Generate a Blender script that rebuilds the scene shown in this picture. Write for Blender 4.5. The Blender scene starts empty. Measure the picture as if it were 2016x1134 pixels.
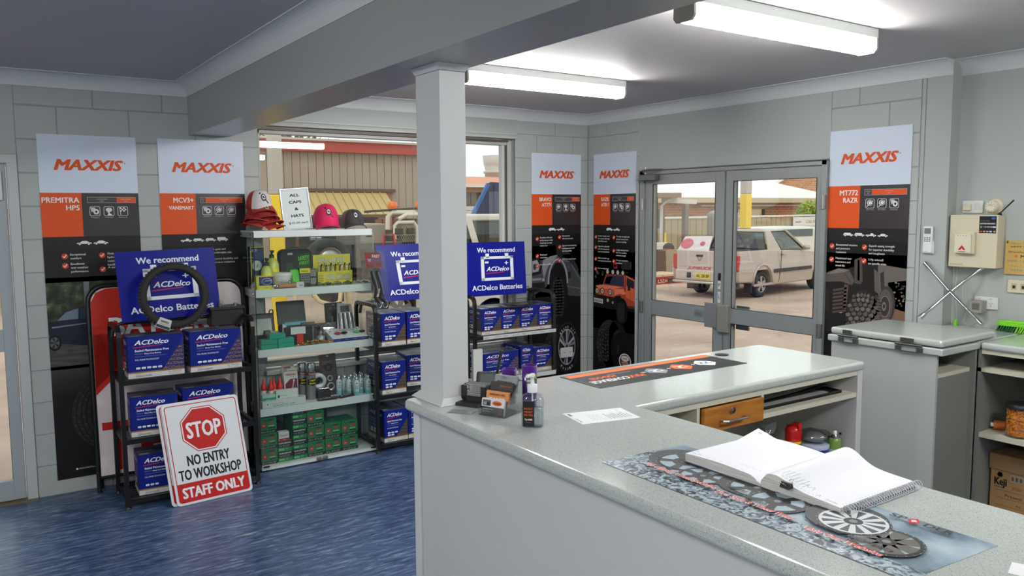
import bpy, bmesh, math, random
from mathutils import Matrix, Vector
random.seed(7)
S = bpy.context.scene
C = S.collection
PI = math.pi
# ---------------------------------------------------------------- camera
cam = bpy.data.cameras.new('camera'); cam_o = bpy.data.objects.new('camera', cam); C.objects.link(cam_o)
YAW, PITCH, ROLL, FPX = .6014, .0973, -.0061, 1572.79
def cam_axes():
    cy, sy, cp, sp = math.cos(YAW), math.sin(YAW), math.cos(PITCH), math.sin(PITCH)
    fw = Vector((sy*cp, cy*cp, -sp)); r = Vector((cy, -sy, 0)); u = r.cross(fw)
    c, s = math.cos(ROLL), math.sin(ROLL)
    return c*r+s*u, -s*r+c*u, fw
_r, _u, _f = cam_axes()
cam_o.matrix_world = Matrix(((_r.x, _u.x, -_f.x, -4.6834), (_r.y, _u.y, -_f.y, -5.6038), (_r.z, _u.z, -_f.z, 1.7551), (0, 0, 0, 1)))
cam.sensor_width = 36; cam.lens = FPX/2016*36; cam.clip_start = .05; cam.clip_end = 300
S.camera = cam_o
# ---------------------------------------------------------------- exposure, sky, sun
S.view_settings.view_transform = 'Standard'; S.view_settings.look = 'None'
S.view_settings.gamma = 1; S.view_settings.use_curve_mapping = False
S.view_settings.exposure = 0.14
SKY = 1.42; SUN = 0.85; LAMP = 46.0; LAMP2 = 88.0
S.cycles.use_denoising = True
S.cycles.max_bounces = 9; S.cycles.diffuse_bounces = 5; S.cycles.transparent_max_bounces = 24
S.cycles.sample_clamp_indirect = 6; S.cycles.caustics_reflective = False; S.cycles.caustics_refractive = False
w = bpy.data.worlds.new('sky'); S.world = w; w.use_nodes = True
nt = w.node_tree; bg = nt.nodes['Background']
tc = nt.nodes.new('ShaderNodeTexCoord'); nz = nt.nodes.new('ShaderNodeTexNoise'); cr = nt.nodes.new('ShaderNodeValToRGB')
nz.inputs['Scale'].default_value = 2.2; nz.inputs['Detail'].default_value = 4
nt.links.new(tc.outputs['Generated'], nz.inputs['Vector']); nt.links.new(nz.outputs['Fac'], cr.inputs['Fac'])
cr.color_ramp.elements[0].position = .3; cr.color_ramp.elements[0].color = (.86, .89, .94, 1)
cr.color_ramp.elements[1].position = .7; cr.color_ramp.elements[1].color = (1, .985, .96, 1)
nt.links.new(cr.outputs['Color'], bg.inputs['Color']); bg.inputs['Strength'].default_value = SKY
sl = bpy.data.lights.new('sun', 'SUN'); sl.energy = SUN; sl.angle = .35; sl.color = (1, .95, .86)
so = bpy.data.objects.new('sun', sl); C.objects.link(so); so.rotation_euler = (math.radians(32), math.radians(-18), 0); so.location = (0, 0, 30)

# ---------------------------------------------------------------- materials
def lin(c):
    return tuple(((v/255)/12.92 if v/255 <= .04045 else ((v/255+.055)/1.055)**2.4) for v in c)
MATS = {}
def M(name, rgb, rough=.5, metal=0, emit=0, noise=0, nscale=30, bump=0, bscale=200, alpha=1, spec=.5, coat=0):
    """procedural principled material, colour given as 0..255 sRGB"""
    if name in MATS: return MATS[name]
    m = bpy.data.materials.new(name); m.use_nodes = True; n = m.node_tree; b = n.nodes['Principled BSDF']
    col = lin(rgb); b.inputs['Base Color'].default_value = (*col, 1); m.diffuse_color = (*col, 1)
    b.inputs['Roughness'].default_value = rough; b.inputs['Metallic'].default_value = metal
    b.inputs['Specular IOR Level'].default_value = spec; b.inputs['Coat Weight'].default_value = coat
    if emit:
        b.inputs['Emission Color'].default_value = (*col, 1); b.inputs['Emission Strength'].default_value = emit
    if noise:
        t = n.nodes.new('ShaderNodeTexCoord'); z = n.nodes.new('ShaderNodeTexNoise'); mx = n.nodes.new('ShaderNodeMix'); mx.data_type = 'RGBA'
        z.inputs['Scale'].default_value = nscale; z.inputs['Detail'].default_value = 3
        n.links.new(t.outputs['Object'], z.inputs['Vector']); n.links.new(z.outputs['Fac'], mx.inputs[0])
        mx.inputs[6].default_value = (*[v*(1-noise) for v in col], 1); mx.inputs[7].default_value = (*[min(1, v*(1+noise)) for v in col], 1)
        n.links.new(mx.outputs[2], b.inputs['Base Color'])
    if bump:
        t = n.nodes.new('ShaderNodeTexCoord'); z = n.nodes.new('ShaderNodeTexNoise'); bp = n.nodes.new('ShaderNodeBump')
        z.inputs['Scale'].default_value = bscale; bp.inputs['Strength'].default_value = bump; bp.inputs['Distance'].default_value = .002
        n.links.new(t.outputs['Object'], z.inputs['Vector']); n.links.new(z.outputs['Fac'], bp.inputs['Height']); n.links.new(bp.outputs['Normal'], b.inputs['Normal'])
    MATS[name] = m; return m
def pane(name, tint=(255, 255, 255), ior=1.5, base=0.0, rough=0.0):
    if name in MATS: return MATS[name]
    m = bpy.data.materials.new(name); m.use_nodes = True; n = m.node_tree; n.nodes.clear()
    o = n.nodes.new('ShaderNodeOutputMaterial'); t = n.nodes.new('ShaderNodeBsdfTransparent'); g = n.nodes.new('ShaderNodeBsdfGlossy')
    mx = n.nodes.new('ShaderNodeMixShader'); f = n.nodes.new('ShaderNodeFresnel'); f.inputs['IOR'].default_value = ior
    t.inputs['Color'].default_value = (*lin(tint), 1); g.inputs['Roughness'].default_value = rough
    ad = n.nodes.new('ShaderNodeMath'); ad.operation = 'ADD'; ad.inputs[1].default_value = base
    ge = n.nodes.new('ShaderNodeNewGeometry'); mi = n.nodes.new('ShaderNodeMix'); mi.inputs[2].default_value = ior; mi.inputs[3].default_value = 1/ior
    n.links.new(ge.outputs['Backfacing'], mi.inputs[0]); n.links.new(mi.outputs[0], f.inputs['IOR'])   # same reflectance on both faces of the sheet
    n.links.new(f.outputs[0], ad.inputs[0]); n.links.new(ad.outputs[0], mx.inputs[0]); n.links.new(t.outputs[0], mx.inputs[1]); n.links.new(g.outputs[0], mx.inputs[2])
    n.links.new(mx.outputs[0], o.inputs[0]); MATS[name] = m; return m
def ramp_mat(name, stops, scale=(1, 1, 1), nscale=10, detail=4, rough=.5, bump=0, distort=0, spec=.5):
    if name in MATS: return MATS[name]
    m = bpy.data.materials.new(name); m.use_nodes = True; n = m.node_tree; b = n.nodes['Principled BSDF']
    t = n.nodes.new('ShaderNodeTexCoord'); mp = n.nodes.new('ShaderNodeMapping'); z = n.nodes.new('ShaderNodeTexNoise'); c = n.nodes.new('ShaderNodeValToRGB')
    mp.inputs['Scale'].default_value = scale; z.inputs['Scale'].default_value = nscale; z.inputs['Detail'].default_value = detail; z.inputs['Distortion'].default_value = distort
    n.links.new(t.outputs['Object'], mp.inputs[0]); n.links.new(mp.outputs[0], z.inputs['Vector']); n.links.new(z.outputs['Fac'], c.inputs[0]); n.links.new(c.outputs[0], b.inputs['Base Color'])
    e = c.color_ramp.elements
    while len(e) < len(stops): e.new(.5)
    for k, (p, col) in enumerate(stops): e[k].position = p; e[k].color = (*lin(col), 1)
    b.inputs['Roughness'].default_value = rough; b.inputs['Specular IOR Level'].default_value = spec
    if bump:
        bp = n.nodes.new('ShaderNodeBump'); bp.inputs['Strength'].default_value = bump; bp.inputs['Distance'].default_value = .002
        n.links.new(z.outputs['Fac'], bp.inputs['Height']); n.links.new(bp.outputs['Normal'], b.inputs['Normal'])
    MATS[name] = m; return m
def ink(rgb, rough=.45):
    return M('ink_%02x%02x%02x_%d' % (*[int(v) for v in rgb], rough*100), rgb, rough, spec=.3)

# ---------------------------------------------------------------- mesh builder
class MB:
    def __init__(s): s.v = []; s.f = []; s.mi = []; s.sm = []; s.m = None
    def add(s, vs, fs, mi=0, smooth=False):
        o = len(s.v); s.v += [(s.m @ Vector(p) if s.m else Vector(p)) for p in vs]
        for f in fs: s.f.append([i+o for i in f]); s.mi.append(mi); s.sm.append(smooth)
        return s
    def box(s, x0, x1, y0, y1, z0, z1, mi=0):
        if x0 > x1: x0, x1 = x1, x0
        if y0 > y1: y0, y1 = y1, y0
        if z0 > z1: z0, z1 = z1, z0
        return s.add([(x0,y0,z0),(x1,y0,z0),(x1,y1,z0),(x0,y1,z0),(x0,y0,z1),(x1,y0,z1),(x1,y1,z1),(x0,y1,z1)],
                     [(0,3,2,1),(4,5,6,7),(0,1,5,4),(1,2,6,5),(2,3,7,6),(3,0,4,7)], mi)
    def hexa(s, b, t, mi=0):
        return s.add(list(b)+list(t), [(0,3,2,1),(4,5,6,7),(0,1,5,4),(1,2,6,5),(2,3,7,6),(3,0,4,7)], mi)
    def prism(s, pts, a, b, axis='z', mi=0, smooth=False):
        """pts: 2D outline; extruded a..b along axis (z: xy, y: xz, x: yz)"""
        def P(p, h):
            return (p[0], p[1], h) if axis == 'z' else (p[0], h, p[1]) if axis == 'y' else (h, p[0], p[1])
        n = len(pts); vs = [P(p, a) for p in pts]+[P(p, b) for p in pts]
        s.add(vs, [tuple(range(n))[::-1], tuple(range(n, 2*n))], mi)
        return s.add(vs, [(i, (i+1) % n, n+(i+1) % n, n+i) for i in range(n)], mi, smooth)
    def cyl(s, p, q, r, n=12, mi=0, r2=None, cap=True, smooth=True):
        p, q = Vector(p), Vector(q); d = (q-p).normalized(); a = d.orthogonal().normalized(); b = d.cross(a); r2 = r if r2 is None else r2
        vs = [p+(a*math.cos(2*PI*i/n)+b*math.sin(2*PI*i/n))*r for i in range(n)]+[q+(a*math.cos(2*PI*i/n)+b*math.sin(2*PI*i/n))*r2 for i in range(n)]
        s.add(vs, [(i, (i+1) % n, n+(i+1) % n, n+i) for i in range(n)], mi, smooth)
        if cap: s.add(vs, [tuple(range(n))[::-1], tuple(range(n, 2*n))], mi)
        return s
    def tube(s, path, r, n=8, mi=0, closed=False, sq=False, cap=True):
        P = [Vector(p) for p in path]; N = len(P); prev = None; rings = []
        for i, p in enumerate(P):
            if closed: d = (P[(i+1) % N]-P[i-1]).normalized()
            else: d = (P[min(i+1, N-1)]-P[max(i-1, 0)]).normalized()
            if prev is None:
                a = d.orthogonal().normalized()
                if abs(d.z) < .9: a = Vector((0, 0, 1)); a = (a-d*a.dot(d)).normalized()
                elif sq: a = Vector((1, 0, 0)); a = (a-d*a.dot(d)).normalized()
            else: a = (prev-d*prev.dot(d)).normalized()
            prev = a; b = d.cross(a)
            off = PI/4 if sq else 0; nn = 4 if sq else n; rr = r*1.414 if sq else r
            rings.append([p+(a*math.cos(2*PI*k/nn+off)+b*math.sin(2*PI*k/nn+off))*rr for k in range(nn)])
        nn = 4 if sq else n; vs = [v for R_ in rings for v in R_]
        L = N if closed else N-1
        fs = [(i*nn+k, i*nn+(k+1) % nn, ((i+1) % N)*nn+(k+1) % nn, ((i+1) % N)*nn+k) for i in range(L) for k in range(nn)]
        s.add(vs, fs, mi, not sq)
        if not closed and cap: s.add(vs, [tuple(range(nn))[::-1], tuple(range((N-1)*nn, N*nn))], mi)
        return s
    def lathe(s, prof, n=20, c=(0, 0, 0), mi=0, sx=1, sy=1, power=2):
        vs = []
        for r, z in prof:
            for k in range(n):
                t = 2*PI*k/n; ct, st = math.cos(t), math.sin(t)
                if power != 2:
                    q = (abs(ct)**power+abs(st)**power)**(-1/power); ct *= q; st *= q
                vs.append((c[0]+r*ct*sx, c[1]+r*st*sy, c[2]+z))
        fs = [(i*n+k, i*n+(k+1) % n, (i+1)*n+(k+1) % n, (i+1)*n+k) for i in range(len(prof)-1) for k in range(n)]
        s.add(vs, fs, mi, True)
        if prof[0] == prof[-1]: return s
        if prof[0][0] > 1e-5: s.add(vs, [tuple(range(n))[::-1]], mi)
        if prof[-1][0] > 1e-5: s.add(vs, [tuple(range((len(prof)-1)*n, len(prof)*n))], mi)
        return s
    def grid(s, fn, nu, nv, mi=0, smooth=True, thick=None):
        vs = [fn(i/nu, j/nv) for j in range(nv+1) for i in range(nu+1)]
        fs = [(j*(nu+1)+i, j*(nu+1)+i+1, (j+1)*(nu+1)+i+1, (j+1)*(nu+1)+i) for j in range(nv) for i in range(nu)]
        return s.add(vs, fs, mi, smooth)
    def build(s, name, mats, parent=None, bev=0, seg=2, solid=0, kind=None, label=None, rel=True, merge=False):
        me = bpy.data.meshes.new(name); off = Vector((0, 0, 0)); q_ = parent if rel else None
        while q_ is not None: off = off+q_.location; q_ = q_.parent
        vs = [v-off for v in s.v]
        me.from_pydata(vs, [], s.f)
        for p, mi, sm in zip(me.polygons, s.mi, s.sm): p.material_index = mi; p.use_smooth = sm
        for m in (mats if isinstance(mats, (list, tuple)) else [mats]): me.materials.append(m)
        if bev or solid or merge:
            bm = bmesh.new(); bm.from_mesh(me)
            if merge or bev: bmesh.ops.remove_doubles(bm, verts=bm.verts, dist=1e-5)
            bmesh.ops.recalc_face_normals(bm, faces=bm.faces)
            if solid: bmesh.ops.solidify(bm, geom=bm.faces, thickness=solid)
            if bev:
                ed = [e for e in bm.edges if len(e.link_faces) == 2 and e.calc_face_angle(0) > .6]
                bmesh.ops.bevel(bm, geom=ed, offset=bev, segments=seg, profile=.5, affect='EDGES', clamp_overlap=True)
            bm.to_mesh(me); bm.free()
        o = bpy.data.objects.new(name, me); C.objects.link(o)
        if parent is not None: o.parent = parent
        if kind: o['kind'] = kind
        if label: o['label'] = label
        return o

def thing(name, label, cat, loc=(0, 0, 0), rz=0, group=None):
    o = bpy.data.objects.new(name, None); C.objects.link(o); o.empty_display_size = .05
    o.location = loc; o.rotation_euler = (0, 0, rz); o['label'] = label; o['category'] = cat
    if group: o['group'] = group
    return o
def solo(mb, name, mats, label, cat, group=None, **k):
    """a thing that is one mesh, origin at its base"""
    xs = [v.x for v in mb.v]; ys = [v.y for v in mb.v]; zs = [v.z for v in mb.v]
    org = Vector(((min(xs)+max(xs))/2, (min(ys)+max(ys))/2, min(zs)))
    mb.v = [v-org for v in mb.v]
    o = mb.build(name, mats, None, **k); o.location = org; o['label'] = label; o['category'] = cat
    if group: o['group'] = group
    return o
def dup(root, loc, label, rz=None, group=None, rot=None):
    def cp(o, par):
        c = o.copy(); C.objects.link(c)
        if par is not None: c.parent = par
        for ch in list(o.children): cp(ch, c)
        return c
    kids = list(root.children); r = root.copy(); C.objects.link(r); r.location = loc; r['label'] = label
    if rz is not None: r.rotation_euler = (0, 0, rz)
    if rot is not None: r.rotation_euler = rot
    if group: r['group'] = group
    for k in kids: cp(k, r)
    return r
class Pool:
    """first use moves the original, later uses copy it"""
    def __init__(s, root): s.r = root; s.used = False
    def put(s, loc, label, rz=0, group=None, rot=None):
        if not s.used:
            s.used = True; s.r.location = loc; s.r['label'] = label; s.r.rotation_euler = rot or (0, 0, rz)
            if group: s.r['group'] = group
            return s.r
        return dup(s.r, loc, label, rz, group, rot)

# ---------------------------------------------------------------- flat print (lettering and graphics on real boards)
_gl = {}
def glyphs(s, bold, shear):
    k = (s, bold, shear)
    if k not in _gl:
        cu = bpy.data.curves.new('text', 'FONT'); cu.body = s; cu.size = 1; cu.offset = bold; cu.shear = shear; cu.resolution_u = 2; cu.fill_mode = 'FRONT'
        ob = bpy.data.objects.new('text', cu); me = ob.to_mesh()
        vs = [(v.co.x, v.co.y) for v in me.vertices]; fs = [tuple(p.vertices) for p in me.polygons]
        ob.to_mesh_clear(); bpy.data.objects.remove(ob); bpy.data.curves.remove(cu)
        xs = [v[0] for v in vs] or [0, 1]
        _gl[k] = (vs, fs, min(xs), max(xs))
    return _gl[k]
CAPH = .729
class Print:
    def __init__(s, org, ux, uy, lift=.0006, step=.00012):
        s.o = Vector(org); s.ux = Vector(ux).normalized(); s.uy = Vector(uy).normalized(); s.n = s.ux.cross(s.uy).normalized()
        s.h = lift; s.st = step; s.mb = MB(); s.mats = []; s.ix = {}; s.bend = None
    def up(s, k=1): s.h += s.st*k; return s
    def _m(s, col):
        m = col if isinstance(col, bpy.types.Material) else ink(col)
        if m.name not in s.ix: s.ix[m.name] = len(s.mats); s.mats.append(m)
        return s.ix[m.name]
    def P(s, x, y):
        if s.bend: return s.bend(x, y, s.h)
        return s.o+s.ux*x+s.uy*y+s.n*s.h
    clip = None
    def _cut(s, pts):
        x0, y0, x1, y1 = s.clip
        for ax, v, sg in ((0, x0, 1), (0, x1, -1), (1, y0, 1), (1, y1, -1)):
            out = []
            for i, p in enumerate(pts):
                q = pts[i-1]; a, b = (p[ax]-v)*sg, (q[ax]-v)*sg
                if (a >= 0) != (b >= 0): t = b/(b-a); out.append((q[0]+(p[0]-q[0])*t, q[1]+(p[1]-q[1])*t))
                if a >= 0: out.append(p)
            pts = out
            if len(pts) < 3: return []
        return pts
    def poly(s, pts, col):
        if s.clip:
            pts = s._cut(list(pts))
            if len(pts) < 3: return s
        s.mb.add([s.P(*p) for p in pts], [tuple(range(len(pts)))], s._m(col)); return s
    def rect(s, x0, y0, x1, y1, col): return s.poly([(x0, y0), (x1, y0), (x1, y1), (x0, y1)], col)
    def rrect(s, x0, y0, x1, y1, r, col, n=4):
        pts = []
        for cx, cy, a in ((x1-r, y0+r, -PI/2), (x1-r, y1-r, 0), (x0+r, y1-r, PI/2), (x0+r, y0+r, PI)):
            for i in range(n+1): t = a+PI/2*i/n; pts.append((cx+r*math.cos(t), cy+r*math.sin(t)))
        return s.poly(pts, col)
    def ell(s, cx, cy, rx, ry, col, n=20, rot=0, a0=0, a1=2*PI):
        c, q = math.cos(rot), math.sin(rot); pts = []
        full = abs(a1-a0-2*PI) < 1e-6
        for i in range(n if full else n+1):
            t = a0+(a1-a0)*i/n; x, y = rx*math.cos(t), ry*math.sin(t); pts.append((cx+x*c-y*q, cy+x*q+y*c))
        return s.poly(pts, col)
    def ring(s, cx, cy, rx, ry, wd, col, n=24, a0=0, a1=2*PI, rot=0):
        i_ = s._m(col); c, q = math.cos(rot), math.sin(rot); vs = []
        for i in range(n+1):
            t = a0+(a1-a0)*i/n
            for k in (1, 0):
                x, y = (rx-(0 if k else wd))*math.cos(t), (ry-(0 if k else wd))*math.sin(t)
                vs.append(s.P(cx+x*c-y*q, cy+x*q+y*c))
        s.mb.add(vs, [(2*i, 2*i+2, 2*i+3, 2*i+1) for i in range(n)], i_); return s
    def line(s, pts, wd, col):
        for (x0, y0), (x1, y1) in zip(pts, pts[1:]):
            dx, dy = x1-x0, y1-y0; L = math.hypot(dx, dy) or 1; a, b = -dy/L*wd/2, dx/L*wd/2
            s.poly([(x0-a, y0-b), (x1-a, y1-b), (x1+a, y1+b), (x0+a, y0+b)], col)
        return s
    def text(s, t, x, y, h, col, w=None, al='l', bold=.0, sh=0, ang=0):
        vs, fs, x0, x1 = glyphs(t, 0, sh); k0 = k = h/CAPH; kx = k if w is None else w/max(1e-6, (x1-x0))
        W_ = (x1-x0)*kx; ox = x if al == 'l' else x-W_ if al == 'r' else x-W_/2
        c, q = math.cos(ang), math.sin(ang)
        def f(v):
            a, b = (v[0]-x0)*kx+(ox-x), v[1]*k
            return s.P(x+a*c-b*q, y+a*q+b*c)
        P0 = [f(v) for v in vs]; i_ = s._m(col)
        if bold:                      # heavier strokes: the same lettering laid down again, slightly shifted
            d = bold*1.1*h; offs = ((-1, -.5), (1, .5), (-1, .5), (1, -.5)) if bold >= .02 else ((-1, 0), (1, 0))
            for k, (a, b) in enumerate(offs): w_ = s.ux*d*a*min(1, kx/k0)+s.uy*d*b*.8+s.n*(.00003*k); s.mb.add([p+w_ for p in P0], fs, i_)
        else: s.mb.add(P0, fs, i_)
        return s
    def build(s, name, parent, label=None):
        return s.mb.build(name, s.mats, parent, label=label)
WHITE = (236, 238, 240); BLACK = (22, 21, 22); RED = (200, 24, 24)
# ================================================================ THE SHELL
HC, CEIL = 2.508, 2.59
wallm = M('painted blockwork', (172, 177, 174), .55, noise=.05, nscale=3, bump=.25, bscale=90)
wallm2 = M('painted wall board', (170, 175, 172), .5, noise=.03, nscale=2)
mort = M('painted joint', (146, 153, 152), .8)
white = M('white paint', (208, 209, 211), .45)
ceilm = M('ceiling paint', (194, 189, 189), .6, noise=.03, nscale=2)
alu = M('grey anodised frame', (146, 149, 148), .42, metal=.2, noise=.05, nscale=8)
alud = M('grey frame edge', (96, 98, 99), .4, metal=.4)
rubber = M('black rubber', (20, 20, 20), .6)
chrome = M('chrome', (205, 207, 210), .12, metal=1)
steel = M('brushed steel', (170, 170, 165), .3, metal=.9)
blackm = M('black powder coat', (18, 18, 19), .32)
blackp = M('black plastic', (24, 24, 26), .4)
glass = pane('window glass', (240, 244, 242), 1.5, .015)
cglass = pane('cabinet glass', (248, 251, 249), 1.45, .005)
clearp = pane('clear plastic', (244, 246, 247), 1.5, .06, .05)

# floor: mottled blue vinyl with streaks running along the room
flm = bpy.data.materials.new('blue vinyl'); flm.use_nodes = True; n = flm.node_tree; b = n.nodes['Principled BSDF']
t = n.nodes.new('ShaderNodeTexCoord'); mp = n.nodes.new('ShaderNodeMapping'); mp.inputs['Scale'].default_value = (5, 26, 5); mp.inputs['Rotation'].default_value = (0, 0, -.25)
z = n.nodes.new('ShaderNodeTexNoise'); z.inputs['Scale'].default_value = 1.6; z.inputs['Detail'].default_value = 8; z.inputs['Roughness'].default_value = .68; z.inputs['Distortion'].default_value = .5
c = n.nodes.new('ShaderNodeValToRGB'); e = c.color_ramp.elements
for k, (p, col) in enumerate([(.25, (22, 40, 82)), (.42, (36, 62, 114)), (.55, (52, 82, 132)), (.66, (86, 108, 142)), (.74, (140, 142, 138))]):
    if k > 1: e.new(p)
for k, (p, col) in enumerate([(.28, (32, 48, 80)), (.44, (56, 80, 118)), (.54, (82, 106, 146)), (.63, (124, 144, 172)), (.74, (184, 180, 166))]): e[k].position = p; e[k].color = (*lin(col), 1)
n.links.new(t.outputs['Object'], mp.inputs[0]); n.links.new(mp.outputs[0], z.inputs['Vector']); n.links.new(z.outputs['Fac'], c.inputs[0])
z2 = n.nodes.new('ShaderNodeTexNoise'); z2.inputs['Scale'].default_value = 1.3; z2.inputs['Detail'].default_value = 3
mx = n.nodes.new('ShaderNodeMix'); mx.data_type = 'RGBA'; mx.blend_type = 'MULTIPLY'; mx.inputs[0].default_value = .55
c2 = n.nodes.new('ShaderNodeValToRGB'); c2.color_ramp.elements[0].position = .35; c2.color_ramp.elements[0].color = (.55, .55, .6, 1); c2.color_ramp.elements[1].position = .65
n.links.new(t.outputs['Object'], z2.inputs['Vector']); n.links.new(z2.outputs['Fac'], c2.inputs[0])
n.links.new(c.outputs[0], mx.inputs[6]); n.links.new(c2.outputs[0], mx.inputs[7]); n.links.new(mx.outputs[2], b.inputs['Base Color'])
b.inputs['Roughness'].default_value = .3; b.inputs['Specular IOR Level'].default_value = .5
bp = n.nodes.new('ShaderNodeBump'); bp.inputs['Strength'].default_value = .12; bp.inputs['Distance'].default_value = .002; n.links.new(z2.outputs['Fac'], bp.inputs['Height']); n.links.new(bp.outputs['Normal'], b.inputs['Normal'])
X0, X1, Y0 = -8.2, .1, -8.0
ST = dict(kind='structure')
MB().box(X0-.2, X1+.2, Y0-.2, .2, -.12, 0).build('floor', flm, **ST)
MB().box(X0-.2, X1+.2, Y0-.2, .2, CEIL, CEIL+.12).build('ceiling', ceilm, **ST)
MB().box(X0-.2, X0, Y0, .2, 0, .8).box(X0-.2, X0, Y0, .2, 2.35, CEIL).box(X0-.2, X0, Y0, -7.2, .8, 2.35).box(X0-.2, X0, -1.4, .2, .8, 2.35).build('wall_left', wallm2, **ST)
w2 = MB()  # unseen window, added so daylight reaches the left-facing surfaces
for y in (-7.2, -5.3, -3.35, -1.44): w2.box(X0-.12, X0-.06, y, y+.04, .8, 2.35)
w2 = w2.box(X0-.12, X0-.06, -7.2, -1.4, .8, .84).box(X0-.12, X0-.06, -7.2, -1.4, 2.31, 2.35).build('added_window', alu, kind='structure')
MB().box(X0-.092, X0-.088, -7.18, -1.42, .82, 2.33).build('glass_pane', glass, w2)
MB().box(X0, X1, Y0-.2, Y0, 0, CEIL).build('wall_front', wallm2, **ST)

# ---- wall_back (plane y=0) and wall_right (plane x=0): block walls with every block its own piece
D1, WL, WR = -4.393, -2.96, -.80           # door edge, window edges
wb = MB()
wb.box(D1, WL, .004, .2, 0, CEIL).box(WR, .2, .004, .2, 0, CEIL).box(WL, WR, .004, .2, 0, .62).box(WL, WR, -.03, .2, 2.36, CEIL)
wb.box(-5.55, D1, .0, .2, 2.10, CEIL).box(X0, -5.55, 0, .2, 0, CEIL)
wb = wb.build('wall_back', [mort], **ST); wb.data.materials[0] = wallm2
wr = MB()
wr.box(.004, .2, -.66, 0, 0, CEIL).box(.004, .2, -3.04, -2.445, 0, CEIL).box(0, .2, -2.445, -.66, 2.07, CEIL)
wr.box(.0, .2, -3.213, -3.066, 0, CEIL).box(.004, .2, -3.066, -3.04, 0, CEIL).box(.1, .3, Y0, -3.213, 0, CEIL)
wr = wr.build('wall_right', [wallm2], **ST)
mj = MB().box(D1, WL, 0.002, .01, 0, HC).box(WR, 0, .002, .01, 0, HC).box(WL, WR, .002, .01, 0, .62).build('mortar', mort, wb)
mj = MB().box(.002, .01, -.66, -.002, 0, HC).box(.002, .01, -3.04, -2.445, 0, HC).build('mortar', mort, wr)
_bc = {}
def block(L, H, par, loc, axis):
    k = (round(L, 3), round(H, 3), axis)
    if k not in _bc:
        a, h, d, v = L/2-.0028, H/2-.0028, .005, .003
        vs = [(-a,0,-h),(a,0,-h),(a,0,h),(-a,0,h),(-a,-d+v,-h),(a,-d+v,-h),(a,-d+v,h),(-a,-d+v,h),(-a+v,-d,-h+v),(a-v,-d,-h+v),(a-v,-d,h-v),(-a+v,-d,h-v)]
        fs = [(8,9,10,11)]
        for i in range(4): j = (i+1) % 4; fs += [(i, j, 4+j, 4+i), (4+i, 4+j, 8+j, 8+i)]
        if axis == 'x': vs = [(y, -x, z_) for x, y, z_ in vs]
        me = bpy.data.meshes.new('concrete_block'); me.from_pydata(vs, [], fs); me.materials.append(wallm); me.update(); _bc[k] = me
    o = bpy.data.objects.new('concrete_block', _bc[k]); C.objects.link(o); o.location = loc; o.parent = par
def lay(par, a0, a1, z0, z1, off, axis):
    k = 0; z = -.006
    while z < z1-.03:
        zt = min(z+.2, z1); zb = max(z, z0)
        if zt-zb > .03:
            o_ = off if k % 2 == 0 else off+.2
            e = sorted({a0, a1} | {round(o_+.4*i, 3) for i in range(-14, 3) if a0+.045 < o_+.4*i < a1-.045})
            for p, q in zip(e, e[1:]):
                L = q-p; m_ = (p+q)/2
                block(L, zt-zb, par, (m_, .004, (zb+zt)/2) if axis == 'y' else (.004, m_, (zb+zt)/2), axis)
        z += .2; k += 1
# courses counted from the floor; the top course (k=12) has joints at -0.372
lay(wb, D1, WL, 0, HC, -.372, 'y'); lay(wb, WR, -.002, 0, HC, -.372, 'y'); lay(wb, WL, WR, 0, .62, -.372, 'y')
lay(wr, -.66, -.002, 0, HC, -.24, 'x'); lay(wr, -3.04, -2.445, 0, HC, -.24, 'x')

# ---- cornice
def cove(n=8):
    r = .078; p = [(0, HC-.004), (.005, HC-.004)]
    for i in range(n+1): t = PI/2*i/n; p.append((.005+r*(1-math.cos(t)), HC+r*math.sin(t)-.002*0))
    p += [(.092, CEIL-.004), (.092, CEIL+.01), (0, CEIL+.01)]
    return p
cv = cove(); cornm = M('cornice paint', (206, 208, 209), .5)
def cornice(a, b, plane, axis, sgn, name):
    # axis 'x': runs along x on plane y=plane; sgn = direction of the room
    mb = MB(); pts = [(plane+sgn*p, q) for p, q in cv]
    mb.prism(pts, a, b, axis, 0, False)
    return mb.build(name, cornm, kind='structure')
cornice(X0, -3.415, 0, 'x', -1, 'trim_1'); cornice(-3.16, -.78, -.03, 'x', -1, 'trim_2'); cornice(-.78, 0, 0, 'x', -1, 'trim_3')
cornice(-3.213, 0, 0, 'y', -1, 'trim_4'); cornice(Y0, -3.213, .1, 'y', -1, 'trim_5'); cornice(Y0, 0, -3.415, 'y', -1, 'trim_6')
MB().box(-3.415, -3.16, Y0, -.002, 2.26, CEIL-.001).build('trim_7', M('beam paint', (160, 161, 158), .32, noise=.02, nscale=2), **ST)
MB().box(-.008, .03, -3.064, -3.042, 0, HC).build('trim_8', wallm2, bev=.006, **ST)
MB().box(-.01, .004, -2.445, -.66, 2.075, 2.085).build('trim_9', wallm2, **ST)

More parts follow.
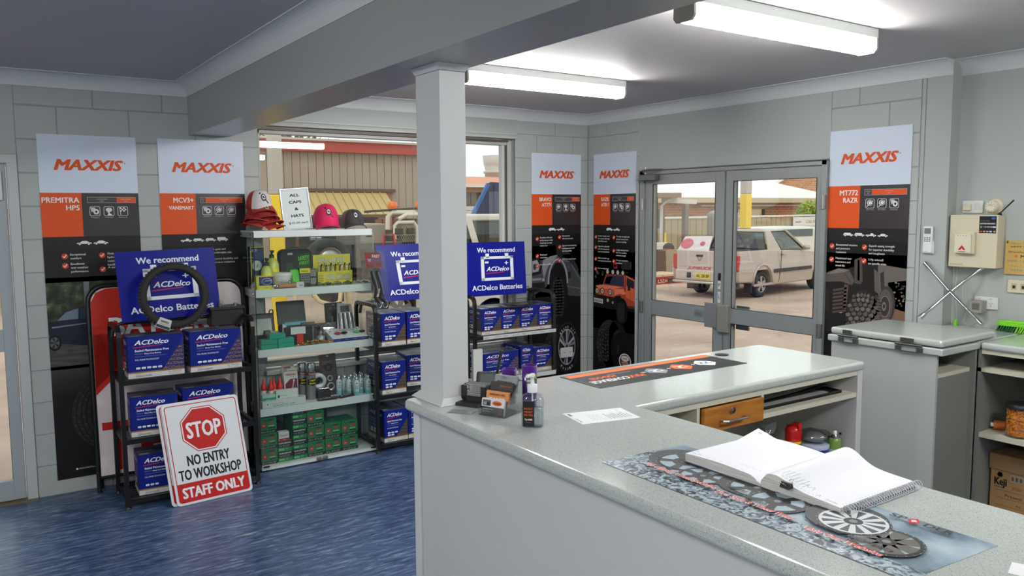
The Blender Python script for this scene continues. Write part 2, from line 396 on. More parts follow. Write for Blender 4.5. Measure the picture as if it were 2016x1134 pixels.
# ---- window_1 : shop window in wall_back
wf = MB(); fr = M('window frame paint', (182, 183, 178), .45); frb = M('dark bronze frame', (88, 76, 66), .45)
wf.box(WL, WL+.03, .06, .13, .66, 2.34).box(WR-.045, WR, .05, .14, .66, 2.34).box(WL, WR, .06, .13, 2.30, 2.345).box(WL, WR, .06, .13, .64, .685)
win = wf.build('window_1', fr, bev=.004, kind='structure')
MB().box(WR-.085, WR-.062, .07, .12, .68, 2.30).build('sash_stile', white, win)
MB().box(WR-.056, WR-.046, .05, .06, .68, 2.30).box(WL, WR-.045, .03, .058, 2.325, 2.342).build('inner_frame', frb, win)
MB().box(WL+.02, WR-.05, .094, .098, .68, 2.31).build('glass_pane', glass, win)
MB().box(WL-.01, WR+.01, -.045, .06, .60, .632).build('window_sill', M('sill paint', (188, 188, 184), .4), win, bev=.006)
MB().box(WL, WR, -.036, .055, 2.348, 2.362).box(WL, WR, -.044, .0, 2.378, 2.388).build('window_head', fr, win, bev=.002)
MB().box(-1.72, -1.715, .0900, .0935, .7, 2.3).build('glass_joint', clearp, win)

# ---- double entrance door in wall_right
dm = MB(); dm.box(-.03, .09, -.755, -.703, 0, 2.065).box(-.03, .09, -2.445, -2.405, 0, 2.065).box(-.03, .09, -2.445, -.703, 2.035, 2.065)
dr = dm.build('door_1', alu, bev=.003, kind='structure')
def leaf(par, y0, y1, g0, g1, zr0, zr1, name):
    m = MB(); a, b_ = -.018, .028
    m.box(a, b_, y0, g0, .02, 2.03).box(a, b_, g1, y1, .02, 2.03).box(a, b_, g1, g0, 1.955, 2.03).box(a, b_, g1, g0, zr0, zr1).box(a, b_, g1, g0, .02, .14)
    L_ = m.build(name, alu, par, bev=.003)
    MB().box(.003, .008, g1-.004, g0+.004, .14, zr0).box(.003, .008, g1-.004, g0+.004, zr1, 1.955).build('glass_pane', glass, L_)
    g = MB()
    for z0, z1 in ((.14, zr0), (zr1, 1.955)): g.tube([(-.017, g0, z0), (-.017, g1, z0), (-.017, g1, z1), (-.017, g0, z1)], .003, closed=True, sq=True)
    g.build('glazing_bead', rubber, L_)
    return L_
la = leaf(dr, -.758, -1.588, -.847, -1.504, .885, 1.01, 'door_leaf'); lb = leaf(dr, -1.605, -2.402, -1.675, -2.366, .905, 1.02, 'door_leaf')
MB().box(-.03, -.018, -1.425, -1.545, .855, 1.045).build('push_plate', M('satin plate', (150, 152, 153), .4, metal=.5), la, bev=.004)
MB().box(-.045, -.018, -1.56, -1.665, .835, 1.04).build('push_plate', M('brass plate', (176, 172, 160), .35, metal=.6), lb, bev=.004)
MB().box(.03, .045, -1.68, -1.80, .86, 1.04).build('push_plate', steel, lb, bev=.004)
MB().box(-.024, -.018, -1.548, -1.572, 1.22, 1.275).cyl((-.03, -1.56, 1.248), (-.018, -1.56, 1.248), .009).build('lock', M('lock metal', (70, 70, 70), .3, metal=.9), la, bev=.002)
pr = Print((-.019, -1.312, .92), (0, -1, 0), (0, 0, 1)); pr.rect(0, 0, .098, .055, (120, 124, 126)); pr.up(); pr.text('PULL', .049, .016, .022, BLACK, .06, 'c', .01); pr.build('pull_label', la)
pr = Print((-.019, -1.545, 1.02), (0, -1, 0), (0, 0, 1)); pr.rect(0, .135, .026, .195, (215, 216, 214)); pr.rect(0, .03, .026, .115, (215, 216, 214)); pr.up()
pr.text('P', .013, .15, .03, BLACK, .016, 'c', .015); pr.text('L', .013, .068, .03, BLACK, .014, 'c', .015); pr.text("'", .013, .035, .03, BLACK, .006, 'c', .015); pr.build('pull_letters', la)
for par, y in ((dr, -.737), (dr, -2.425)):
    for z_ in (1.75, .9, .3): MB().cyl((-.034, y, z_), (-.034, y, z_+.09), .008).box(-.036, -.028, y-.02, y+.02, z_, z_+.09).build('hinge', steel, par)
cb = MB().box(-.085, -.032, -.74, -.93, 1.985, 2.035).build('door_closer', M('closer body', (110, 112, 113), .35, metal=.6), dr, bev=.006)
MB().tube([(-.06, -.80, 2.04), (-.10, -.80, 2.065), (-.12, -.9, 2.07), (-.03, -.97, 2.07)], .006, sq=True).cyl((-.06, -.8, 2.03), (-.06, -.8, 2.1), .008).build('closer_arm', steel, cb)
# ---- left glass door in wall_back
dm = MB(); dm.box(D1-.055, D1, -.02, .1, 0, 2.05).box(-5.55, D1, -.02, .1, 2.05, 2.10).box(-5.55, -5.5, -.02, .1, 0, 2.1)
d2 = dm.build('door_2', M('white door frame', (186, 189, 188), .45), bev=.003, kind='structure')
m = MB(); m.box(-4.515, D1-.06, .0, .045, .02, 2.045).box(-5.49, -4.515, 0, .045, .02, .14).box(-5.49, -4.515, 0, .045, .93, 1.06).box(-5.49, -4.515, 0, .045, 1.97, 2.045).box(-5.5, -5.42, 0, .045, .02, 2.04)
lf = m.build('door_leaf', M('door leaf paint', (160, 168, 172), .4), d2, bev=.003)
MB().box(-5.43, -4.51, .02, .025, .13, .94).box(-5.43, -4.51, .02, .025, 1.05, 1.98).build('glass_pane', glass, lf)
MB().box(-4.55, -4.475, -.03, 0, 1.83, 2.0).build('latch_box', white, lf, bev=.005)
MB().box(-5.55, D1, -.04, .06, 0, .012).build('threshold', M('threshold', (120, 108, 90), .5, metal=.3), d2)

# ---- column on the counter
ct = MB().box(-3.306, -3.202, -3.163, -2.99, 1.067, 2.235)
colm = M('column paint', (202, 203, 203), .45)
col = thing('column', 'white square column standing on the end of the counter under the beam', 'column', (-3.254, -3.076, 1.066))
ct.build('shaft', colm, col, bev=.002)
def flare(z0, z1, a, b_):
    x0, x1, y0, y1 = -3.306, -3.202, -3.163, -2.99
    return MB().hexa([(x0-a, y0-a, z0), (x1+a, y0-a, z0), (x1+a, y1+a, z0), (x0-a, y1+a, z0)], [(x0-b_, y0-b_, z1), (x1+b_, y0-b_, z1), (x1+b_, y1+b_, z1), (x0-b_, y1+b_, z1)])
flare(1.066, 1.088, .026, .002).build('skirting', colm, col); flare(2.236, 2.259, .001, .014).build('capital', colm, col)
# ================================================================ CEILING LIGHTS
def batten(x0, x1, yc, label, P_, name='batten_light'):
    t = thing(name, label, 'ceiling light', ((x0+x1)/2, yc, 2.46), group='strip lights')
    MB().box(x0, x1, yc-.055, yc+.055, 2.545, 2.589).build('housing', M('lamp housing', (205, 210, 206), .5), t, bev=.003)
    prof = [(-.05, 2.545), (-.052, 2.50), (-.038, 2.482), (.038, 2.482), (.052, 2.50), (.05, 2.545)]
    d = MB(); d.prism([(yc+a, b_) for a, b_ in prof], x0+.02, x1-.02, 'x')
    em = M('diffuser_%g' % P_, (253, 253, 250), .5, emit=P_); d.build('diffuser', em, t)
    ec = M('lamp end cap', (168, 164, 150), .5)
    for a in (x0, x1-.012): MB().prism([(yc+p*1.06, q-(.004 if q < 2.54 else 0)) for p, q in prof], a, a+.012, 'x').build('end_cap', ec, t)
    return t
batten(-2.33, -1.09, -3.36, 'long strip light on the ceiling above the counter, nearer of two', LAMP)
batten(-2.27, -1.06, -1.60, 'strip light behind the column near the shop window', LAMP)
batten(-2.33, -1.09, -5.6, 'strip light on the ceiling behind the viewer, right room', LAMP2)
batten(-6.2, -4.98, -3.9, 'strip light on the ceiling of the left room, nearer the back wall', LAMP2)
batten(-6.3, -5.08, -6.0, 'strip light on the ceiling of the left room, far behind the viewer', LAMP2)
MB_ = MB().box(-3.165, -3.12, -2.98, -2.90, 2.235, 2.262)
solo(MB_, 'cable_clip', M('clip grey', (120, 120, 112), .5), 'small grey bracket under the beam beside the column top', 'bracket')
# ================================================================ COUNTER
topm = bpy.data.materials.new('speckled laminate'); topm.use_nodes = True; n = topm.node_tree; b = n.nodes['Principled BSDF']
t = n.nodes.new('ShaderNodeTexCoord'); z = n.nodes.new('ShaderNodeTexNoise'); z.inputs['Scale'].default_value = 420; z.inputs['Detail'].default_value = 2
c = n.nodes.new('ShaderNodeValToRGB'); e = c.color_ramp.elements; e[0].position = .28; e[0].color = (*lin((112, 114, 106)), 1); e[1].position = .42; e[1].color = (*lin((178, 184, 179)), 1)
q = e.new(.72); q.color = (*lin((188, 193, 189)), 1); n.links.new(t.outputs['Object'], z.inputs['Vector']); n.links.new(z.outputs['Fac'], c.inputs[0]); n.links.new(c.outputs[0], b.inputs['Base Color'])
b.inputs['Roughness'].default_value = .13; b.inputs['Specular IOR Level'].default_value = .9
z2 = n.nodes.new('ShaderNodeTexNoise'); z2.inputs['Scale'].default_value = 60; bp = n.nodes.new('ShaderNodeBump'); bp.inputs['Strength'].default_value = .08; bp.inputs['Distance'].default_value = .001
n.links.new(t.outputs['Object'], z2.inputs['Vector']); n.links.new(z2.outputs['Fac'], bp.inputs['Height']); n.links.new(bp.outputs['Normal'], b.inputs['Normal'])
carc = M('carcass board', (196, 195, 193), .45, noise=.02, nscale=4); carcd = M('carcass inside', (176, 176, 166), .5); edge = M('cream edging', (196, 192, 174), .5)
ZC = 1.065
def rc(cx, cy, r, a0, n=5): return [(cx+r*math.cos(a0+PI/2*i/n), cy+r*math.sin(a0+PI/2*i/n)) for i in range(n+1)]
ctr = thing('counter', 'L-shaped shop counter with speckled grey laminate top and white panels', 'counter', (-2.4, -3.8, 0))
L = [(-3.385, -6.6), (-2.72, -6.6), (-2.755, -3.575), (-1.354, -3.575)] + [(-1.354, -2.985)] + rc(-3.345, -3.025, .04, PI/2)
L = [(-3.385, -6.6), (-2.72, -6.6), (-2.755, -3.575)] + rc(-1.374, -3.555, .02, -PI/2, 3) + rc(-1.374, -3.005, .02, 0, 3) + rc(-3.345, -3.025, .04, PI/2)
MB().prism(L, ZC-.038, ZC, 'z').build('worktop', topm, ctr, bev=.013, seg=4)
MB().cyl((-1.751, -3.084, ZC-.002), (-1.751, -3.084, ZC+.003), .032, 20).build('cable_grommet', blackp, ctr)
MB().box(-3.335, -3.318, -6.5, -3.046, 0, ZC-.038).build('front_panel', carc, ctr)
MB().box(-3.345, -3.318, -3.043, -3.0, 0, ZC-.038).build('corner_strip', white, ctr, bev=.002)
MB().box(-3.318, -1.38, -3.02, -3.003, 0, ZC-.038).build('rear_panel', carc, ctr)
MB().box(-2.80, -2.783, -6.5, -3.56, 0, ZC-.038).build('inner_panel', carc, ctr)
MB().box(-1.40, -1.362, -3.565, -3.003, 0, ZC-.038).build('end_panel', carc, ctr, bev=.001)
MB().box(-2.75, -1.40, -3.56, -3.02, .905, .925).build('shelf', edge, ctr); MB().box(-2.75, -1.40, -3.5, -3.02, .54, .56).build('shelf', edge, ctr)
MB().box(-2.75, -1.40, -3.562, -3.54, 1.005, ZC-.036).build('top_rail', edge, ctr)
for x in (-2.43, -2.055): MB().box(x-.008, x+.008, -3.56, -3.02, .925, 1.01).build('divider', edge, ctr)
for z_ in (.72, .66):
    MB().cyl((-1.402, -3.49, z_), (-1.399, -3.49, z_), .006, 8).build('shelf_pin_hole', blackp, ctr)
wood = ramp_mat('stained plywood', [(.35, (150, 92, 30)), (.6, (178, 116, 44)), (.72, (128, 76, 26))], (1.5, 1, 9), 4, 5, .4, .1)
dw = MB().box(-2.415, -2.068, -3.578, -3.56, .905, 1.0).box(-2.40, -2.08, -3.56, -3.15, .93, .99).build('drawer', wood, ctr, bev=.003)
MB().tube([(-2.325, -3.58, .945), (-2.325, -3.603, .945), (-2.315, -3.607, .945), (-2.205, -3.607, .945), (-2.195, -3.603, .945), (-2.195, -3.58, .945)], .0045).build('handle', chrome, dw)
MB().cyl((-2.262, -3.578, .978), (-2.262, -3.588, .978), .012, 16).cyl((-2.262, -3.588, .978), (-2.262, -3.59, .978), .006, 8).build('lock', chrome, dw)
# ---- flap cabinet on the right
fc = thing('flap_cabinet', 'grey cabinet beside the wall with the hinged counter flap folded on top', 'cabinet', (-.55, -3.3, 0))
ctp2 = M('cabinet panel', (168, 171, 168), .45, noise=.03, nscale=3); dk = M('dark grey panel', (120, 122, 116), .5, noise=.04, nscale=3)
MB().prism([(-.81, -3.635), (-.43, -3.635), (-.43, -3.62), (0.098, -3.62), (.098, -3.22), (-.012, -3.20), (-.012, -3.01), (-.81, -3.01)], 1.034, 1.07, 'z').build('worktop', topm, fc, bev=.013, seg=4)
fl = MB().prism([(-.80, -3.63), (-.27, -3.63), (-.27, -3.02), (-.80, -3.02)], 1.075, 1.11, 'z').build('folded_flap', topm, fc, bev=.013, seg=4)
MB().box(-.80, -.782, -3.605, -3.03, 0, 1.034).build('side_panel', ctp2, fc, bev=.001)
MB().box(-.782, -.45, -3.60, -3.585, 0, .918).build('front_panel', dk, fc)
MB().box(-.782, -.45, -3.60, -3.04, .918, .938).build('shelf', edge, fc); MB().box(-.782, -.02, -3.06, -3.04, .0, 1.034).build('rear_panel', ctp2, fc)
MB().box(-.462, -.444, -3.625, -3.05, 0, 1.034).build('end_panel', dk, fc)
for y in (-3.105, -3.425):
    w_ = .07 if y > -3.2 else .095; h = MB()
    h.box(-.818, -.81, y-w_*.72, y, 1.085, 1.105).box(-.818, -.81, y-w_-.02, y-w_+.01, 1.04, 1.062).box(-.818, -.81, y-.005, y+.025, 1.04, 1.062).cyl((-.818, y-w_-.02, 1.073), (-.818, y+.025, 1.073), .006)
    h.box(-.815, -.81, y-w_, y, 1.036, 1.04)
    h.build('flap_hinge', M('worn hinge steel', (120, 118, 108), .35, metal=.9), fc)
# ---- open shelf cabinet along the recessed wall
sc = thing('shelf_cabinet', 'open shelf cabinet along the recessed wall with speckled grey worktop', 'cabinet', (-.2, -5, 0))
MB().prism([(-.445, -6.9), (.098, -6.9), (.098, -3.625), (-.445, -3.64)], 1.034, 1.07, 'z').build('worktop', topm, sc, bev=.013, seg=4)
MB().box(-.43, .09, -6.8, -3.625, .918, .938).build('shelf', edge, sc); MB().box(-.42, .09, -6.8, -3.625, .575, .60).build('shelf', edge, sc); MB().box(-.42, .09, -6.8, -3.625, .06, .08).build('shelf', edge, sc)
MB().box(.08, .095, -6.8, -3.625, 0, 1.034).build('rear_panel', M('shadowed board', (96, 93, 86), .6), sc); MB().box(-.43, .09, -6.8, -6.78, 0, 1.034).build('end_panel', ctp2, sc)  # rear board coloured darker to carry the shade inside the cabinet
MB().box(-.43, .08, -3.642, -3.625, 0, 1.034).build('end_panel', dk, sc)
MB().box(-.432, -.42, -6.8, -3.642, 1.012, 1.034).build('top_rail', edge, sc)
# ================================================================ OUTSIDE
GZ = -.12
asph = ramp_mat('dusty asphalt', [(.3, (164, 138, 122)), (.55, (190, 164, 148)), (.75, (202, 178, 164))], (.25, .25, .25), 3, 6, .85, .1, .4)
MB().box(-40, 70, .2, 60, GZ-.1, GZ).box(.3, 70, -40, .2, GZ-.1, GZ).build('ground', asph, kind='structure')
cream = M('cream cladding', (166, 150, 134), .6, noise=.04, nscale=1.5); redf = M('red fascia', (176, 74, 60), .5, noise=.05, nscale=1); brownm = M('brown timber', (104, 74, 60), .6)
yel = M('yellow paint', (244, 206, 40), .5); wht = M('outdoor white', (226, 222, 214), .5); conc = M('grey pole', (188, 180, 170), .6)
def brick_mat(name, c1, c2, mo, sc):
    m = bpy.data.materials.new(name); m.use_nodes = True; n = m.node_tree; b = n.nodes['Principled BSDF']
    t = n.nodes.new('ShaderNodeTexCoord'); sx = n.nodes.new('ShaderNodeSeparateXYZ'); cx = n.nodes.new('ShaderNodeCombineXYZ'); ad = n.nodes.new('ShaderNodeMath')
    k = n.nodes.new('ShaderNodeTexBrick'); k.inputs['Scale'].default_value = sc; k.inputs['Brick Width'].default_value = .72; k.inputs['Row Height'].default_value = .26; k.inputs['Mortar Size'].default_value = .025
    for i, v in enumerate((c1, c2, mo)): k.inputs[i+1].default_value = (*lin(v), 1)
    n.links.new(t.outputs['Object'], sx.inputs[0]); n.links.new(sx.outputs[0], ad.inputs[0]); n.links.new(sx.outputs[1], ad.inputs[1]); n.links.new(ad.outputs[0], cx.inputs[0]); n.links.new(sx.outputs[2], cx.inputs[1])
    n.links.new(cx.outputs[0], k.inputs['Vector']); n.links.new(k.outputs['Color'], b.inputs['Base Color']); b.inputs['Roughness'].default_value = .8
    return m
brk = brick_mat('far brickwork', (206, 150, 108), (182, 122, 84), (214, 188, 160), 2.2)
# -- clad shed with red fascia
sh = thing('shed', 'long clad shed with red fascia and pale yellow sheet awning', 'building', (2.3, 14, GZ))
MB().box(-6, 5.2, 13.05, 20, GZ, 3.2).build('wall', M('shed backing', (104, 88, 76), .7), sh)
k0 = None
for i in range(56):
    x = -5.9+i*.198
    p = MB().box(x, x+.185, 13.0, 13.06, 1.55 if 1.6 < x+.1 else GZ, 3.2)
    if x+.1 > 1.6 and x < 3.9: p = MB().box(x, x+.185, 13.0, 13.06, 2.3, 3.2)
    p.build('cladding_panel', cream, sh)
MB().box(-6.1, 5.3, 12.85, 13.2, 3.17, 3.43).build('fascia', redf, sh); MB().box(-6.1, 5.3, 12.8, 20, 3.42, 3.47).build('roof', M('roof sheet', (190, 176, 168), .5), sh)
MB().box(1.5, 4.45, 12.9, 13.03, 2.22, 2.30).build('awning_beam', brownm, sh)
MB().box(1.6, 3.9, 12.99, 13.04, GZ, 2.22).build('awning_shade', M('dark recess', (70, 60, 54), .7), sh)  # shade under the awning, painted as a flat dark sheet
for i, (x0, x1, z0, z1) in enumerate([(3.9, 4.12, 1.9, 2.2), (4.14, 4.4, 1.9, 2.2), (3.9, 4.25, 1.58, 1.87), (4.27, 4.6, 1.58, 1.87), (3.9, 4.1, 1.26, 1.55), (4.12, 4.5, 1.26, 1.55)]):
    MB().box(x0, x1, 12.99, 13.06, z0, z1).build('facing_brick', M('big brick', (170, 124, 92), .8, noise=.08), sh, bev=.01)
ym = M('yellow roofing sheet', (196, 172, 116), .5, noise=.08, nscale=2)
aw = sh
for i in range(13):
    x = 1.55+i*.205
    MB().hexa([(x-.0, 12.95, 2.2), (x+.185, 12.95, 2.2), (x+.02, 11.9, 1.66), (x-.165, 11.9, 1.66)], [(x, 12.95, 2.215), (x+.185, 12.95, 2.215), (x+.02, 11.9, 1.675), (x-.165, 11.9, 1.675)]).build('awning_sheet', ym, aw)
    MB().hexa([(x-.02, 12.95, 2.2), (x+.015, 12.95, 2.2), (x-.15, 11.9, 1.66), (x-.185, 11.9, 1.66)], [(x-.01, 12.95, 2.25), (x+.01, 12.95, 2.25), (x-.155, 11.9, 1.71), (x-.175, 11.9, 1.71)]).build('awning_rib', ym, aw)
MB().tube([(1.35, 11.9, 1.64), (4.1, 11.9, 1.64)], .03, sq=True).build('awning_edge', brownm, aw)
for x in (1.5, 3.9): MB().box(x-.03, x+.03, 11.88, 11.94, GZ, 1.63).build('awning_post', brownm, aw)
# -- tree behind the shed
def leafball(mb, c_, r, nn, sz, seed, mi=0):
    rd = random.Random(seed)
    for _ in range(nn):
        v = Vector((rd.gauss(0, 1), rd.gauss(0, 1), rd.gauss(0, 1))).normalized()*(rd.random()**.4)
        p = Vector(c_)+Vector((v.x*r[0], v.y*r[1], v.z*r[2])); a = Vector((rd.gauss(0, 1), rd.gauss(0, 1), rd.gauss(0, 1))).normalized(); b_ = a.orthogonal().normalized(); s_ = sz*rd.uniform(.6, 1.3)
        mb.add([p-a*s_, p+b_*s_*.5, p+a*s_, p-b_*s_*.5], [(0, 1, 2, 3)], mi)
leafm = M('dark leaves', (78, 72, 50), .7, noise=.3, nscale=2); leafg = M('bright leaves', (150, 176, 66), .6, noise=.3, nscale=3); bark = M('bark', (90, 74, 58), .8)
for i, (cx, cy, z_, r, dens, lab) in enumerate([(1.6, 21.5, 4.45, (1.6, 1.2, .75), 1500, 'dark leafy tree top above the left end of the red fascia'), (4.9, 22, 4.05, (1.9, 1.2, .38), 1000, 'low sparse tree top above the middle of the red fascia')]):
    tr = thing('tree', lab, 'tree', (cx, cy, GZ), group='trees behind the shed')
    mb = MB(); leafball(mb, (cx, cy, z_), r, dens, .10, i+3); mb.build('foliage', leafm, tr)
    mb = MB(); mb.cyl((cx, cy, GZ), (cx, cy, z_), .16, 8, r2=.05)
    for a in range(7): mb.cyl((cx, cy, z_-1), (cx+math.cos(a*.9)*r[0]*.8, cy+math.sin(a*.9)*.6, z_+.2*math.sin(a*2)), .05, 6, r2=.01)
    mb.build('trunk', bark, tr)
# -- pole near the window and pole by the ute
def pole(x, y, r, zs, top, label):
    t = thing('pole', label, 'pole', (x, y, GZ)); MB().box(x-r, x+r, y-r, y+r, zs, top).build('white_band', conc, t, bev=.02); MB().box(x-r*1.01, x+r*1.01, y-r*1.01, y+r*1.01, GZ, zs).build('yellow_band', yel, t, bev=.02)
pole(-1.05, 5.5, .085, 1.99, 5, 'square canopy pole, yellow below and white above, behind the display cabinet')
pole(11.56, 7.68, .105, 2.12, 5, 'tall pole, yellow below and white above, rising behind the parked ute')
t = thing('rain_tank', 'grey corrugated rain tank beside the yellow pole behind the ute', 'tank', (12.6, 9.3, GZ))
p_ = [(.42, 0)]+[(.42+.012*(k % 2), .1+k*.06) for k in range(27)]+[(.42, 1.75), (.3, 1.82), (.0, 1.84)]
MB().lathe(p_, 24, (12.6, 9.3, GZ)).build('tank_body', M('tank grey', (160, 152, 146), .5), t)
# -- building at the far right of the window
t = thing('house', 'low house with white gutter and brown fascia at the right of the shop window', 'building', (13, 22, GZ))
MB().box(10.2, 16, 20.1, 26, GZ, 2.5).build('wall', M('brown wall', (112, 86, 70), .7), t)
for i in range(7): MB().box(10.25+i*.42, 10.62+i*.42, 20.03, 20.1, 2.0, 2.42).build('wall_panel', M('brown panel', (122, 96, 78), .7), t)
for i in range(12): MB().box(10.2, 14, 20.0, 20.1, GZ+i*.17, GZ+.155+i*.17).build('weatherboard', M('white board', (206, 202, 198), .6), t)
MB().box(10.0, 16, 19.7, 20.1, 2.42, 2.62).build('fascia', M('tan fascia', (150, 112, 76), .6), t); MB().box(9.9, 16, 19.6, 19.75, 2.6, 2.70).build('gutter', wht, t)
MB().hexa([(9.9, 19.6, 2.66), (16, 19.6, 2.66), (16, 26, 2.66), (9.9, 26, 2.66)], [(10.9, 22, 3.1), (15, 22, 3.1), (15, 24, 3.1), (10.9, 24, 3.1)]).build('roof', M('salmon roof', (214, 150, 118), .6, noise=.1, nscale=4), t)
t = thing('roof_vent', 'big pale grey roof vent stack rising beyond the blue panel', 'vent', (15.4, 25, 2.6))
MB().lathe([(.45, 0), (.45, .9), (.52, .92), (.52, 1.0), (.42, 1.03), (.5, 1.3), (.55, 1.7), (.0, 1.75)], 16, (15.4, 25, 2.5)).lathe([(.6, .3), (.6, .38)], 16, (15.4, 25, 2.5)).build('stack', M('zinc', (196, 192, 186), .4), t)
t = thing('truck_panel', 'tall dark blue slanted steel panel standing behind the white vehicle roof', 'truck panel', (4.75, 9, GZ))  # side of a truck tray, set up free-standing on ribs
MB().prism([(3.9, GZ+.9), (4.22, 1.5), (4.72, 2.32), (4.8, 2.36), (5.6, 2.33), (5.6, GZ+.9)], 9.0, 9.04, 'y').build('panel', M('dark blue steel', (44, 54, 86), .45, noise=.1, nscale=4), t)
MB().tube([(4.1, 8.98, 1.2), (4.22, 8.98, 1.5), (4.72, 8.98, 2.32)], .035, sq=True).build('edge_bar', M('bright blue', (52, 100, 164), .45), t)
for x in (4.3, 4.9, 5.5): MB().box(x-.03, x+.03, 8.96, 9.0, GZ, 1.6 if x < 4.5 else 2.3).build('rib', M('dark blue steel', (44, 54, 86)), t)

# -- vehicles: parts built from a side profile
def arch(cx, r, z0, n=8): return [(cx+r*math.cos(PI-PI*i/n), z0+r*math.sin(PI-PI*i/n)) for i in range(n+1)]
tyrem = M('tyre rubber', (34, 32, 32), .75); carglass = pane('car glass', (150, 160, 160), 1.5, .06); silver = M('alloy rim', (176, 174, 170), .35, metal=.6)
def wheel(par, x, y, z, r, wd, side, spokes=5):
    """road wheel with its axle along local y; a part with sub-parts"""
    mb = MB(); mb.m = Matrix.Translation((x, y, z)) @ Matrix.Rotation(PI/2, 4, 'X')
    mb.lathe([(r*.62, -wd/2), (r*.9, -wd/2), (r, -wd*.35), (r, wd*.35), (r*.9, wd/2), (r*.62, wd/2), (r*.62, -wd/2)], 26)
    w_ = mb.build('wheel', tyrem, par, rel=False)
    y_ = y+side*wd*.36; mb = MB(); mb.m = Matrix.Translation((x, y_, z)) @ Matrix.Rotation(PI/2, 4, 'X')
    mb.lathe([(r*.66, -.02), (r*.66, .02), (r*.58, .02), (r*.58, -.02), (r*.66, -.02)], 26); mb.lathe([(r*.16, -.02), (r*.14, .03), (0, .035)], 12)
    mb.m = Matrix.Translation((x, y_, z))
    if not spokes: mb.m = Matrix.Translation((x, y_, z)) @ Matrix.Rotation(PI/2, 4, 'X'); mb.lathe([(r*.6, -.015), (r*.6, .0), (r*.3, .03), (0, .03)][::-1], 24)
    for k in range(spokes):
        a = 2*PI*k/spokes+.3; c_, s_ = math.cos(a), math.sin(a); mb.hexa(*[[(r*.1*c_-w1*s_, yy, r*.1*s_+w1*c_), (r*.6*c_-w2*s_, yy, r*.6*s_+w2*c_), (r*.6*c_+w2*s_, yy, r*.6*s_-w2*c_), (r*.1*c_+w1*s_, yy, r*.1*s_-w1*c_)] for yy, w1, w2 in ((-.015, r*.09, r*.14), (.015, r*.09, r*.14))])
    mb.build('rim', silver, w_, rel=False)
def loft(mb, secs, mi=0, smooth=True):
    """secs: list of closed loops with equal count"""
    n = len(secs[0]); vs = [p for s_ in secs for p in s_]
    fs = [(i*n+k, i*n+(k+1) % n, (i+1)*n+(k+1) % n, (i+1)*n+k) for i in range(len(secs)-1) for k in range(n)]
    return mb.add(vs, fs, mi, smooth)
def side_shell(prof, hw, round_=.05):
    """body shell: the side profile extruded to half-width hw with the sides pulled in towards the top"""
    mb = MB(); ztop = max(p[1] for p in prof); z0 = min(p[1] for p in prof)
    def w_(z_): t_ = (z_-z0)/(ztop-z0); return hw*(1-.10*max(0, t_-.35)**1.3)
    secs = []
    for f in (-1, 1):
        secs.append([(p[0], f*w_(p[1]), p[1]) for p in prof])
    n = len(prof); mb.add(secs[0]+secs[1], [tuple(range(n))[::-1], tuple(range(n, 2*n))]+[(i, (i+1) % n, n+(i+1) % n, n+i) for i in range(n)])
    return mb
ute = thing('ute', 'pale beige two-door ute parked outside the glass entrance doors', 'ute', (0, 0, 0))
paint = M('champagne paint', (180, 162, 148), .28, metal=.15, coat=.5); paintw = M('pale tailgate paint', (206, 192, 184), .35, coat=.3); dkp = M('dark trim', (46, 42, 40), .5)
prof = [(-.92, .36), (-.93, .58), (-.90, .62), (.34, .62), (.36, .99), (1.75, .95), (2.35, .90), (3.0, .84), (3.30, .70), (3.36, .45), (3.34, .28), (2.97, .26)]+[(p[0], p[1]) for p in reversed(arch(2.55, .36, .28))]+[(2.15, .24), (.42, .24)]+[(p[0], p[1]) for p in reversed(arch(0, .37, .28))]+[(-.45, .34)]
b_ = side_shell(prof, .82); b_.build('body', paint, ute, bev=.025, seg=2)
for s_ in (-1, 1): MB().hexa([(-.925, s_*.70, .60), (.38, s_*.70, .60), (.38, s_*.812, .60), (-.925, s_*.812, .60)], [(-.90, s_*.70, 1.0), (.38, s_*.70, 1.0), (.38, s_*.775, 1.0), (-.90, s_*.775, 1.0)]).build('tray_side', paint, ute, bev=.02)
roof = MB().hexa([(.36, -.62, 1.375), (1.28, -.60, 1.375), (1.28, .60, 1.375), (.36, .62, 1.375)], [(.42, -.56, 1.43), (1.18, -.55, 1.42), (1.18, .55, 1.42), (.42, .56, 1.43)])
roof.build('roof', paint, ute, bev=.02)
